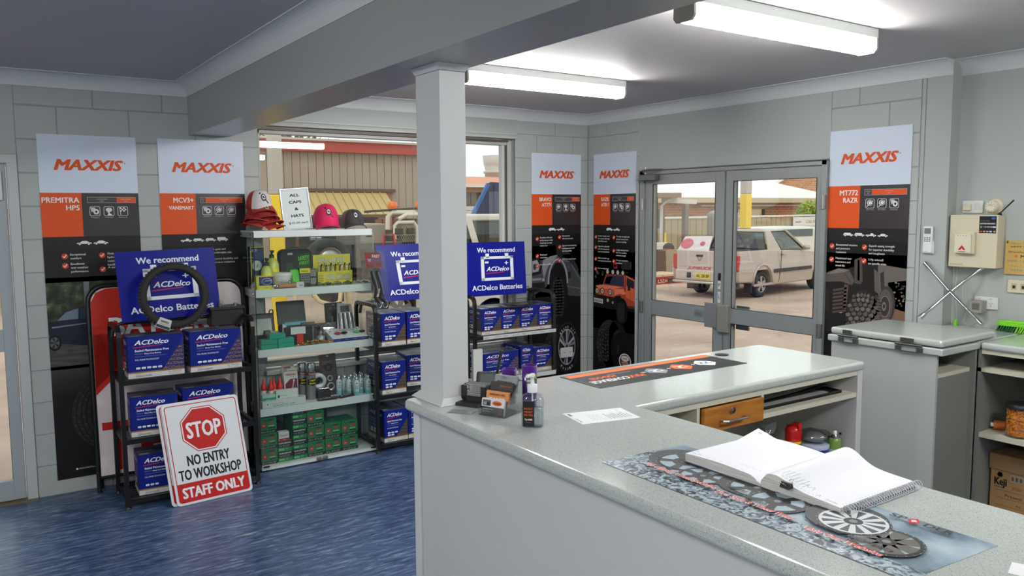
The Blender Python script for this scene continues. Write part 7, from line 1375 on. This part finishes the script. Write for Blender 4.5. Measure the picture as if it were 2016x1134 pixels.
# poster with rims under the diary
stone = ramp_mat('printed stones', [(.38, (34, 40, 48)), (.47, (110, 126, 138)), (.6, (176, 190, 196)), (.75, (120, 140, 156))], (1, 1, 1), 45, 3, .25, 0, 1.5)
skyp = ramp_mat('printed storm sky', [(.3, (60, 78, 92)), (.5, (150, 170, 184)), (.7, (196, 208, 214))], (1, 1, 1), 5, 4, .22)
t = quad_sheet('wheel_poster', 'glossy wheel poster lying on the counter under the open diary', 'poster', [(-3.278, -3.985), (-3.262, -4.845), (-2.975, -4.866), (-2.975, -3.998)], skyp, .0008)
p = Print((-3.277, -3.99, ZC+.0011), (0, -1, 0), (1, 0, 0)); PW, PH = .862, .295
for pts in ([(0, 0), (PW, .0), (PW, .055), (.6, .07), (.4, .085), (.22, .12), (0, .19)],): p.poly(pts, stone)
p.up()
def rim(cx, cy, r, n_, face, tyre=True, ring=(60, 60, 62), tw=.10):
    if tyre: p.ell(cx-r*.28, cy+r*.12, r*1.12, r*1.12, (54, 54, 56), 30); p.up()
    p.ell(cx, cy, r, r, ring, 32); p.up(); p.ell(cx, cy, r*.93, r*.93, (26, 28, 30), 32); p.up()
    for k in range(24): a = k*PI/12; p.ell(cx+r*.965*math.cos(a), cy+r*.965*math.sin(a), r*.02, r*.02, (180, 180, 180), 6)
    p.ell(cx, cy, r*.86, r*.86, (150, 170, 182) if face[0] < 150 else (62, 74, 82), 28); p.up(); p.ell(cx, cy, r*.42, r*.42, (40, 42, 44), 24); p.up()
    for k in range(n_):
        a = 2*PI*k/n_; c_, s_ = math.cos(a), math.sin(a); w1, w2 = r*tw*1.0, r*tw*1.7
        p.poly([(cx+r*.2*c_-w1*s_, cy+r*.2*s_+w1*c_), (cx+r*.9*c_-w2*s_, cy+r*.9*s_+w2*c_), (cx+r*.9*c_+w2*s_, cy+r*.9*s_-w2*c_), (cx+r*.2*c_+w1*s_, cy+r*.2*s_-w1*c_)], face)
    p.up(); p.ring(cx, cy, r*.92, r*.92, r*.08, face if face[0] > 150 else (44, 44, 46), 32); p.ell(cx, cy, r*.26, r*.26, (34, 34, 36), 20); p.up(); p.ell(cx, cy, r*.12, r*.12, (120, 122, 124), 16); p.up()
rim(.125, .185, .080, 5, (60, 60, 62)); rim(.235, .135, .066, 6, (54, 54, 56), False); rim(.375, .175, .075, 6, (36, 36, 38)); rim(.465, .135, .072, 5, (30, 30, 32), False); rim(.740, .125, .074, 8, (96, 92, 88), False, tw=.16); rim(.640, .165, .078, 12, (206, 208, 210), True, tw=.06)
for i, (x, y, s_, w_) in enumerate([(.085, .075, 'The Ultimate Wheel Specialists', .245), (.34, .062, 'Tyre, Style & Wheel Wear', .22), (.60, .045, 'Visit Our Website', .175)]): p.text(s_, x-.0015, y-.0015, .018, (230, 220, 220), w_, 'l', .05, .3); p.up(); p.text(s_, x, y, .018, (206, 70, 66), w_, 'l', .03, .3)
p.text('FERAL', .33, .115, .013, (40, 40, 42), .06, 'l', .03, .3); p.text('HENDRIX', .40, .088, .013, (40, 40, 42), .07, 'l', .03, .3); p.text('CAVERE NOMAD', .575, .080, .014, (50, 50, 52), .20, 'l', .03, .3)
p.text('SP', .665, .262, .020, (44, 44, 46), .035, 'l', .06); p.text('DER', .742, .262, .020, (44, 44, 46), .06, 'l', .06); p.poly([(.702, .272), (.716, .290), (.732, .272), (.716, .254)], (196, 40, 40)); p.up(); p.poly([(.710, .272), (.716, .280), (.724, .272), (.716, .264)], (230, 200, 200)); p.text('WHEELS', .685, .250, .006, (60, 60, 62), .05)
p.build('print', t)
# ---- open diary
t = thing('open_diary', 'open spiral-bound diary with handwritten pages lying across the wheel poster', 'book', (-2.91, -4.35, ZC))
ZB = ZC+.001; XA, XB = -3.09, -2.785       # front and back edge of the book
YL, YS, YR = -4.115, -4.365, -4.585        # left edge, spine, right edge
def yx(y, x): return y-.02*(x-XA)/(XB-XA)*0
def ztop(s, v):
    # s -1..1 left edge to right edge; v 0 front, 1 back
    if s < 0: a = -s; return .020+.006*math.sin(PI*a*.9)-.014*math.exp(-(a/.07)**2)+(.022*max(0, a-.75)*4*max(0, v-.7)*3 if a > .75 else 0)
    return .026+.032*math.exp(-((s-.20)/.22)**2)*(.55+.45*v)-.018*math.exp(-(s/.05)**2)-.012*s
def yy(s): return YS+(YS-YL)*s if s < 0 and False else (YS+(YL-YS)*(-s) if s < 0 else YS+(YR-YS)*s)
page = M('page white', (230, 231, 236), .55); pedge = ramp_mat('page edges', [(.35, (186, 182, 178)), (.65, (224, 222, 218))], (1, 1, 60), 12, 2, .6)
def pages(s0, s1, name):
    N, K = 26, 10; m = MB()
    top = lambda u, v: (XA+(XB-XA)*v, yy(s0+(s1-s0)*u), ZB+.003+ztop(s0+(s1-s0)*u, v))
    m.grid(top, N, K, 0)
    for v, w_ in ((0, 1), (1, -1)):
        for i in range(N): a, b_ = top(i/N, v), top((i+1)/N, v); m.add([a, b_, (b_[0], b_[1], ZB+.003), (a[0], a[1], ZB+.003)], [(0, 1, 2, 3)], 1)
    for u in (0, 1):
        for j in range(K): a, b_ = top(u, j/K), top(u, (j+1)/K); m.add([a, b_, (b_[0], b_[1], ZB+.003), (a[0], a[1], ZB+.003)], [(0, 1, 2, 3)], 1)
    return m.build(name, [page, pedge], t), top
lp, ltop = pages(-1, -.004, 'left_pages'); rp, rtop = pages(.004, 1, 'right_pages')
nv = M('cover navy', (34, 40, 84), .4)
MB().box(XA-.006, XB+.004, YS+.003, YL+.006, ZB, ZB+.003).build('cover', nv, t); MB().box(XA-.006, XB+.004, YR-.004, YS-.003, ZB, ZB+.003).build('cover', nv, t)
for (tp, s0, s1, side) in ((ltop, -1, 0, 0), (rtop, 0, 1, 1)):
    p = Print((0, 0, 0), (0, -1, 0), (1, 0, 0)); LW = .235 if side == 0 else .21
    p.bend = lambda a, b_, h, tp=tp, LW=LW: Vector(tp(min(1, max(0, a/LW)), min(1, max(0, b_/.3))))+Vector((0, 0, .0007))
    gy = (176, 180, 192); rd = random.Random(side+2)
    if side == 0:
        p.text('Monday', .012, .012, .007, (120, 122, 136), .03); p.text('24', .010, .03, .007, (120, 122, 136), .008); [p.rect(.06+i*.022, .010, .070+i*.022, .0115, gy) for i in range(6)]; [p.line([(.15+.01*i, .03+.012*(i % 2)), (.157+.01*i, .04)], .0008, (120, 124, 150)) for i in range(6)]
    else:
        for i in range(22): p.rect(.200, .02+i*.0125, .204, .0215+i*.0125, gy)
        p.text('Tuesday', .165, .010, .007, (120, 122, 136), .03); [p.rect(.05+i*.010, .010, .056+i*.010, .0115, gy) for i in range(9)]
        for i in range(7): x = .045+i*.009; p.line([(x, .02), (x+.001, .05+.006*(i % 3))], .0008, (110, 114, 140))
        p.line([(.09, .03), (.10, .045), (.105, .032), (.115, .048), (.12, .03)], .0008, (110, 114, 140)); p.line([(.14, .012), (.146, .022), (.150, .012)], .001, (90, 94, 130))
    p.build('handwriting', lp if side == 0 else rp)
co = MB()
for k in range(30):
    x = XA+.004+k*(XB-XA-.008)/29; co.tube([(x+.0012*a/5, YR-.012+.011*math.cos(a*2*PI/7), ZB+.013+.0115*math.sin(a*2*PI/7)) for a in range(7)], .0012, 4, closed=True)
co.build('spiral_binding', M('white coil', (206, 208, 214), .3), t, kind='stuff')
for k in range(3): MB().hexa([(XA+.002*k, YR+.02, ZB+.006+.005*k), (XA+.002*k, YR+.002+.004*k, ZB+.006+.005*k), (XB-.01, YR+.003+.004*k, ZB+.006+.005*k), (XB-.01, YR+.02, ZB+.006+.005*k)], [(XA+.002*k, YR+.02, ZB+.0065+.005*k), (XA+.002*k, YR+.002+.004*k, ZB+.0065+.005*k), (XB-.01, YR+.003+.004*k, ZB+.0065+.005*k), (XB-.01, YR+.02, ZB+.0065+.005*k)]).build('loose_page', paper, t)
def clip(x, y, z_, rz, m_, label):
    c_ = thing('binder_clip', label, 'clip', (x, y, z_), rz=rz); MB().prism([(-.010, -.003), (.010, -.003), (.004, .010), (-.004, .010)], -.013, .013, 'x').build('clamp', m_, c_, rel=False)
    for s_ in (-1, 1): MB().tube([(-.007, s_*.006, .0), (-.006, s_*.014, .008), (-.003, s_*.022, .013), (.003, s_*.022, .013), (.006, s_*.014, .008), (.007, s_*.006, 0)], .0009, 5).build('wire_handle', chrome, c_, rel=False)
clip(XB+.004, -4.135, ZB+.026, 1.57, steel, 'silver clip on the far edge of the left diary page'); clip(XA-.006, -4.445, ZB+.028, 1.57, blackp, 'black clip on the near edge of the diary beside the spine')
mb = MB(); mb.m = Matrix.Translation((-3.05, -4.965, ZC+.0003)) @ Matrix.Rotation(.3, 4, 'Z'); mb.box(-.03, .03, -.04, .04, 0, .0006); solo(mb, 'paper_slip', paper, 'small white paper slip at the right edge of the counter', 'paper')
# ================================================================ UNDER THE COUNTER
t = thing('paper_tray', 'black tray of papers on the shelf under the rear counter leg', 'tray', (-1.75, -3.33, .925))
MB().box(-2.03, -1.45, -3.52, -3.10, .925, .929).box(-2.03, -1.45, -3.52, -3.516, .925, .937).box(-1.454, -1.45, -3.52, -3.1, .925, .937).build('tray_body', blackp, t); MB().box(-2.0, -1.52, -3.50, -3.15, .930, .934).build('paper_sheets', M('tray paper', (150, 150, 148), .6), t)
t = thing('document_folder', 'black folder with curled edge on top of the paper tray', 'folder', (-1.7, -3.3, .938)); MB().grid(lambda u, v: (-1.98+.5*u, -3.47+.3*v, .939+.018*u*u+.004*math.sin(v*3)), 8, 4).build('cover', blackp, t, solid=.002); MB().grid(lambda u, v: (-1.97+.44*u, -3.46+.28*v, .945+.020*u*u), 6, 3).build('pages', M('tray paper', (150, 150, 148)), t, solid=.001)
UZ = .56
t = thing('insect_spray', 'red spray can with yellow band under the rear counter leg', 'spray can', (-1.60, -3.38, UZ)); MB().lathe([(.034, 0), (.036, .004), (.036, .15), (.030, .165)], 20).build('can_body', M('can red', (196, 24, 24), .3), t, rel=False); MB().lathe([(.036, .150), (.037, .185), (.030, .205), (0, .208)], 20).box(-.012, .012, -.036, .0, .185, .222).build('can_cap', M('can red', (196, 24, 24)), t, rel=False); MB().lathe([(.0368, .095), (.0368, .138)], 20).build('yellow_band', M('can yellow', (226, 196, 40), .4), t, rel=False); fprint(t, t, (0, 0, 0), lambda p: (p.text('FLY SPRAY', 0, .118, .010, (30, 30, 30), .05, 'c', .03), p.rect(-.02, .104, .02, .107, (60, 50, 30))), bend=cyl_bend(.037))
t = thing('spray_bottle', 'clear trigger spray bottle left of the red spray can', 'bottle', (-1.70, -3.33, UZ)); MB().lathe([(.034, 0), (.036, .004), (.036, .12), (.014, .16), (.014, .175)], 18).build('bottle_body', clearp, t, rel=False); MB().prism([(-.045, .205), (-.045, .222), (.03, .228), (.03, .20), (.012, .175), (-.012, .175), (-.012, .20)], -.011, .011, 'y').tube([(-.035, 0, .205), (-.03, 0, .185), (-.036, 0, .165)], .004).build('trigger_head', M('trigger grey', (170, 172, 174), .4), t, bev=.002, rel=False)
t = thing('cleaning_tub', 'blue and white plastic tub under the rear counter leg', 'tub', (-1.50, -3.42, UZ)); MB().lathe([(.058, 0), (.060, .003), (.066, .105)], 24).build('tub_body', M('tub blue', (34, 50, 150), .35), t, rel=False); MB().lathe([(.069, .10), (.070, .118), (.064, .122), (0, .123)], 24).build('lid', M('tub lid', (176, 186, 206), .35), t, rel=False); MB().lathe([(.0632, .05), (.0655, .085)], 24).build('white_band', M('tub white', (210, 212, 216), .4), t, rel=False); fprint(t, t, (0, 0, 0), lambda p: (p.text('WIPES', 0.0, .022, .018, WHITE, .075, 'c', .05)), bend=cyl_bend(.0625))
t = thing('plastic_bag', 'crumpled clear plastic bag on top of the blue tub', 'bag', (-1.50, -3.42, UZ+.123)); rd = random.Random(3); MB().grid(lambda u, v: ((.075*math.sin(PI*v)+.004)*math.cos(2*PI*u)*(1+.12*math.sin(9*u*PI)), (.062*math.sin(PI*v)+.004)*math.sin(2*PI*u)*(1+.1*math.cos(11*PI*u)), .030*(1-math.cos(PI*v))+.004*math.sin(13*u+5*v)), 26, 8).build('bag_film', pane('bag film', (214, 216, 218), 1.5, .14, .1), t, rel=False); MB().lathe([(.0, .002), (.045, .008), (.05, .025), (.03, .042), (0, .045)], 12).build('bag_contents', M('bag contents', (170, 172, 172), .6), t, rel=False)
t = thing('aerosol_can', 'green and silver aerosol can against the counter end panel', 'spray can', (-1.445, -3.49, UZ)); MB().lathe([(.028, 0), (.030, .004), (.030, .135), (.024, .150), (.012, .158)], 20).build('can_body', M('can green', (120, 150, 70), .35), t, rel=False); MB().lathe([(.024, .150), (.014, .160), (.012, .165)], 16).build('shoulder', chrome, t, rel=False); MB().lathe([(.010, .163), (.009, .180), (0, .181)], 12).build('nozzle', wp, t, rel=False); MB().lathe([(.0303, .05), (.0303, .10)], 20).build('label', M('can label', (196, 200, 186), .4), t, rel=False); fprint(t, t, (0, 0, 0), lambda p: p.text('ULTRA', 0, .066, .018, (30, 34, 30), .05, 'c', .05), bend=cyl_bend(.0308))
# ================================================================ WALL FITTINGS AND THINGS ON THE RIGHT
def wallbox(mb, name, m_, par=None, **k): return mb.build(name, m_, par, **k)
ivory = M('ivory plastic', (206, 198, 172), .45); offw = M('switch white', (214, 215, 213), .35)
# remote on the pier (x = 0)
t = thing('air_conditioner_remote', 'white air conditioner remote in a holder on the pier', 'remote control', (-.012, -3.12, 1.485))
MB().box(-.012, 0, -3.150, -3.088, 1.485, 1.56).build('holder', offw, t, bev=.004); MB().box(-.026, -.006, -3.146, -3.092, 1.49, 1.645).build('handset', M('remote white', (222, 224, 224), .35), t, bev=.005)
p = Print((-.0264, -3.092, 1.49), (0, -1, 0), (0, 0, 1)); p.rrect(.008, .112, .046, .145, .003, (110, 116, 108)); p.up()
for i in range(3):
    for j in range(3): p.rrect(.008+i*.014, .086-j*.010, .018+i*.014, .092-j*.010, .002, (120, 122, 124))
p.rect(.012, .008, .03, .010, (120, 120, 122)); p.build('buttons', t)
# alarm box (x = .1)
t = thing('alarm_box', 'cream metal alarm box with a small black sticker on the recessed wall', 'alarm box', (.06, -3.34, 1.415))
MB().box(.015, .1, -3.485, -3.225, 1.415, 1.712).build('cabinet', ivory, t, bev=.004)
ins = MB().box(-.010, .015, -3.375, -3.275, 1.49, 1.618).build('sounder', M('ivory plastic', (206, 198, 172)), t, bev=.006); MB().box(-.022, -.008, -3.362, -3.272, 1.497, 1.603).build('sounder_cover', M('ivory light', (216, 210, 188), .4), t, bev=.004)
p = Print((-.0225, -3.272, 1.497), (0, -1, 0), (0, 0, 1)); p.poly([(.022, .018), (.065, .018), (.044, .045)], (190, 40, 34)); p.up(); p.poly([(.038, .018), (.050, .018), (.044, .028)], (220, 216, 200)); p.text('WARNING', .044, .006, .006, (170, 50, 40), .038, 'c', .03)
for k in range(4): p.rect(.018+k*.015, .095, .021+k*.015, .101, (130, 120, 100))
p.build('warning_print', t)
p = Print((.0148, -3.225, 1.415), (0, -1, 0), (0, 0, 1)); p.rect(.162, .195, .252, .290, (28, 29, 34)); p.up(); p.ell(.236, .278, .012, .007, (40, 90, 170), 14); p.text('AUTO ELECTRICAL', .168, .262, .005, (150, 152, 156), .05); p.text('AUTOMOTIVE PARTS', .166, .245, .008, WHITE, .080, 'l', .04); p.text('T. 03 9720 4040', .185, .227, .007, WHITE, .05, 'l', .03); p.ell(.173, .230, .006, .007, (110, 150, 80), 10)
p.ell(.243, .205, .006, .006, (170, 150, 90), 10); p.rect(.235, .226, .250, .234, (220, 220, 222))
for k in range(4): p.rrect(.166+k*.017, .201, .179+k*.017, .209, .002, ((190, 60, 50), (200, 150, 60), (160, 160, 166), (190, 190, 196))[k])
p.build('sticker', t); p = Print((.0148, -3.225, 1.415), (0, -1, 0), (0, 0, 1)); p.text('PARADOX', .012, .012, .007, (90, 86, 78), .07); p.build('lettering', t)
t = thing('switch_plate', 'white switch plate with a small ivory sensor above the alarm box', 'switch', (.09, -3.31, 1.722)); MB().box(.090, .1, -3.366, -3.253, 1.722, 1.792).build('plate', offw, t, bev=.003); MB().box(.072, .090, -3.305, -3.263, 1.737, 1.772).build('sensor', ivory, t, bev=.003); MB().box(.0885, .090, -3.352, -3.318, 1.735, 1.782).build('blank_insert', M('insert', (200, 200, 198), .4), t)
t = thing('round_siren', 'round ivory siren beside the switch plate above the alarm box', 'siren', (.08, -3.425, 1.72)); mb = MB(); mb.m = Matrix.Translation((.1, -3.432, 1.760)) @ Matrix.Rotation(-PI/2, 4, 'Y'); mb.lathe([(.042, 0), (.042, .006), (.036, .010), (0, .010)], 28); mb.build('base', ivory, t)
mb = MB(); mb.m = Matrix.Translation((.09, -3.42, 1.758)) @ Matrix.Rotation(-PI/2, 4, 'Y'); mb.lathe([(.034, 0), (.032, .028), (.026, .034), (.012, .036), (.010, .030), (0, .030)], 28); mb.build('horn', M('ivory light', (216, 210, 188)), t)
mb = MB()
for k in range(10): a = k*PI/5; mb.cyl((.0575, -3.42+.024*math.cos(a), 1.758+.024*math.sin(a)), (.0545, -3.42+.024*math.cos(a), 1.758+.024*math.sin(a)), .0022, 6)
mb.build('slots', M('slot brown', (120, 104, 80), .6), t, kind='stuff')
t = thing('antenna', 'short black antenna angled out from the top of the alarm box', 'antenna', (.05, -3.475, 1.712)); MB().cyl((.05, -3.475, 1.712), (.05, -3.478, 1.724), .014, 14, r2=.006).build('magnet_base', blackp, t); MB().cyl((.05, -3.478, 1.722), (.035, -3.55, 1.792), .003, 8, r2=.0045).build('whip', blackp, t)
t = thing('cardboard_sign', 'brown cardboard note with coloured handwriting on the recessed wall', 'sign', (.09, -3.6, 1.385)); MB().box(.088, .099, -3.73, -3.498, 1.385, 1.572).build('card', M('cardboard', (196, 162, 92), .75, noise=.06), t)
p = Print((.0878, -3.498, 1.385), (0, -1, 0), (0, 0, 1)); p.rect(.004, .170, .014, .184, (90, 70, 40)); p.text('After Hours', .02, .165, .012, (60, 150, 150), .14); p.text('6899 4000', .026, .148, .010, (60, 50, 40), .12); p.text('Warehouse', .014, .118, .012, (90, 66, 30), .12); p.text('M', .08, .092, .016, (60, 46, 20), .02, 'l', .04); p.ell(.056, .100, .008, .008, (200, 120, 40), 10); p.text('0400 118 100', .012, .068, .012, (50, 140, 140), .15); p.text('Tours + tyre', .014, .042, .010, (150, 130, 90), .12); p.text('0428 10', .03, .018, .012, (60, 150, 150), .1); p.build('handwriting', t)
def outlet(label, y0, y1, z0, z1, m_, kind):
    t = thing('power_outlet', label, 'power outlet', (.095, (y0+y1)/2, z0)); MB().box(.088, .1, y1, y0, z0, z1).build('plate', m_, t, bev=.003); p = Print((.0875, y0, z0), (0, -1, 0), (0, 0, 1)); w_, h = y0-y1, z1-z0; k = (70, 66, 60)
    if kind == 'power':
        for a in (.25, .72): p.rrect(w_*a-.010, h*.78, w_*a+.006, h*.90, .003, (190, 190, 188)); p.up(); p.line([(w_*a-.008, h*.52), (w_*a-.003, h*.42)], .0022, k); p.line([(w_*a+.008, h*.52), (w_*a+.003, h*.42)], .0022, k); p.line([(w_*a, h*.34), (w_*a, h*.2)], .0022, k)
    else:
        for a in (.3, .72): p.rect(w_*a-.014, h*.25, w_*a+.014, h*.75, (176, 168, 140)); p.up(); p.rect(w_*a-.007, h*.35, w_*a+.007, h*.58, (36, 32, 28)); p.up()
    p.build('sockets', t); return t
outlet('white double power outlet with a grey adapter plugged in', -3.345, -3.472, 1.178, 1.248, offw, 'power'); outlet('ivory data outlet plate near the right edge of the photo', -3.518, -3.63, 1.283, 1.353, ivory, 'data')
t = thing('plug_adapter', 'grey plug-in power adapter in the white outlet', 'adapter', (.05, -3.385, 1.155)); MB().box(.028, .087, -3.415, -3.345, 1.158, 1.228).build('case', M('adapter grey', (150, 148, 142), .5), t, bev=.004); p = Print((.0275, -3.35, 1.165), (0, -1, 0), (0, 0, 1)); p.rect(.012, .01, .055, .05, (120, 118, 112)); p.up(); [p.rect(.016, .015+i*.008, .05, .018+i*.008, (80, 78, 74)) for i in range(4)]; p.build('rating_print', t)
MB().tube([(.06, -3.40, 1.158), (.05, -3.395, 1.11), (.06, -3.36, 1.085), (.08, -3.33, 1.078), (.07, -3.30, 1.10), (.09, -3.31, 1.16)], .003, 6).build('cord', M('cord grey', (160, 160, 156), .5), t)
t = thing('alarm_cable', 'thin white cable hanging from the alarm box down to the worktop', 'cable', (.095, -3.235, 1.08)); MB().tube([(.094, -3.24, 1.414), (.095, -3.235, 1.3), (.094, -3.24, 1.2), (.095, -3.25, 1.075)], .0025, 6).tube([(.097, -3.27, 1.35), (.097, -3.275, 1.2)], .002, 5).build('cable_run', M('cable white', (200, 202, 200), .5), t)
# wheel brace
t = thing('wheel_brace', 'chrome four-way wheel brace leaning in the corner behind the flap', 'tool', (-.05, -3.3, 1.11))
A1, B1, A2, B2 = Vector((-.012, -3.106, 1.430)), Vector((-.15, -3.505, 1.122)), Vector((.055, -3.408, 1.428)), Vector((-.155, -3.165, 1.122))
mid = Vector((-.075, -3.292, 1.275))
for a, b_ in ((A1, B1), (A2, B2)):
    MB().tube([a, mid, b_], .0092, 12).build('bar', chrome, t)
    for e_ in (a, b_): d_ = (e_-mid).normalized(); MB().cyl(e_-d_*.035, e_, .0125, 14, r2=.0145).cyl(e_-d_*.001, e_+d_*.001, .010, 12).build('socket', chrome, t)
MB().cyl(mid-Vector((.008, 0, 0)), mid+Vector((.008, 0, 0)), .013, 12).build('hub', chrome, t)
# green brush
t = thing('green_brush', 'bright green bench brush on the worktop under the outlets', 'brush', (.02, -3.62, 1.07)); lg = M('brush green', (120, 200, 40), .4); rd = random.Random(4)
MB().tube([(.045, -3.50, 1.118), (.04, -3.56, 1.124), (.03, -3.68, 1.124), (.02, -3.80, 1.122), (.01, -3.95, 1.120)], .012, 8).box(.015, .06, -3.76, -3.505, 1.103, 1.120).build('handle', lg, t, bev=.003)
for nm_, m_, a0, a1 in (('dark_bristles', M('bristle dark green', (20, 100, 50), .6), 0, 7), ('bright_bristles', M('bristle lime', (130, 204, 50), .6), 7, 18)):
    mb = MB()
    for k in range(a0, a1):
        for j in range(4): y = -3.515-k*.0138; x = .022+j*.010; mb.cyl((x, y, 1.104), (x+rd.uniform(-.012, .004)-.006, y+.012+rd.uniform(-.004, .004), 1.072), .0045, 5, r2=.003)
    mb.build(nm_, m_, t, kind='stuff')
solo(MB().lathe([(.010, 0), (.011, .02), (.009, .036), (0, .037)], 12, (.055, -3.262, 1.07)), 'green_marker', lg, 'green marker cap standing on the worktop behind the flap', 'marker')
# shelf contents
t = thing('sealant_tube', 'orange and black sealant cartridge lying on the cabinet shelf', 'tube', (-.3, -3.72, .60)); MB().cyl((-.27, -3.68, .626), (-.20, -3.82, .626), .024, 18).build('cartridge', M('cartridge dark', (74, 72, 70), .4), t); MB().cyl((-.305, -3.66, .626), (-.27, -3.73, .626), .0246, 18).build('orange_label', M('cartridge orange', (206, 110, 30), .45), t); MB().cyl((-.315, -3.648, .626), (-.305, -3.662, .626), .012, 12).build('nozzle_cap', wp, t)
t = thing('chain_jar', 'clear jar full of orange plastic chain with a black lid', 'jar', (-.345, -3.795, .60)); MB().lathe([(.058, 0), (.060, .004), (.060, .150)], 24, (-.345, -3.795, .60)).build('jar_wall', clearp, t); MB().lathe([(.062, .148), (.062, .166), (.058, .170), (0, .170)], 24, (-.345, -3.795, .60)).build('lid', blackp, t)
mb = MB(); rd = random.Random(8)
for k in range(300):
    a = rd.uniform(0, 2*PI); z_ = .612+.130*rd.random(); r_ = .050*rd.uniform(.86, 1); c0 = Vector((-.345+r_*math.cos(a), -3.795+r_*math.sin(a), z_)); e1 = Vector((-math.sin(a), math.cos(a), rd.uniform(-1, 1))).normalized(); e2 = Vector((0, 0, 1)).cross(e1).normalized()*.5+Vector((0, 0, .6))
    mb.tube([c0+e1*.010*math.cos(q*PI/3)+e2*.008*math.sin(q*PI/3) for q in range(6)], .0022, 4, closed=True)
mb.lathe([(.040, .005), (.042, .13), (0, .135)], 16, (-.345, -3.795, .60)); mb.build('plastic_chain', M('chain orange', (240, 150, 30), .4), t, kind='stuff')
t = thing('archive_box', 'brown cardboard archive box on the bottom shelf of the right cabinet', 'box', (-.15, -3.82, .08)); kb = M('archive card', (158, 122, 80), .75, noise=.05); MB().box(-.295, .04, -4.02, -3.655, .08, .46).build('box_body', kb, t); MB().box(-.302, .046, -4.03, -3.648, .392, .474).build('lid', M('archive lid', (146, 112, 74), .75, noise=.05), t)
p = Print((-.2955, -3.655, .08), (0, -1, 0), (0, 0, 1)); p.ell(.045, .285, .014, .012, (30, 28, 28), 12); p.rect(.035, .283, .055, .30, (30, 28, 28)); p.text('Keji', .020, .232, .040, (26, 24, 24), .058, 'l', .05); p.text('Archive Box', .022, .218, .008, (40, 36, 32), .045, 'l', .03); p.rect(.095, .262, .20, .298, (150, 140, 126)); p.up(); [p.rect(.10+.02*i, .268, .112+.02*i, .290, (90, 80, 70)) for i in range(4)]
p.text('JOBS', .105, .222, .016, (110, 80, 40), .05); p.text('Present', .075, .175, .016, (60, 44, 30), .08); p.text('to', .13, .135, .014, (60, 44, 30), .02)
for z_ in (.205, .165, .125, .09): p.rect(.03, z_, .3, z_+.0012, (70, 56, 40))
p.build('print', t)
# white box on the middle of the right rack, outlet on the banner
carton('white_carton', 'small plain white carton right behind the column, at rack shelf height', 'box', -1.50+.015, -1.40, -.41, .03, .434, .68, (206, 206, 200), None)
t = thing('wall_outlet', 'white double outlet mounted over the alloy wheel picture on the banner', 'power outlet', (-.26, -.012, .40)); MB().box(-.325, -.19, -.024, -.007, .430, .520).build('plate', offw, t, bev=.004); p = Print((-.325, -.0245, .43), (1, 0, 0), (0, 0, 1)); [p.rect(a, .045, a+.01, .05, (110, 110, 108)) for a in (.03, .045, .09, .105)]; p.build('sockets', t)
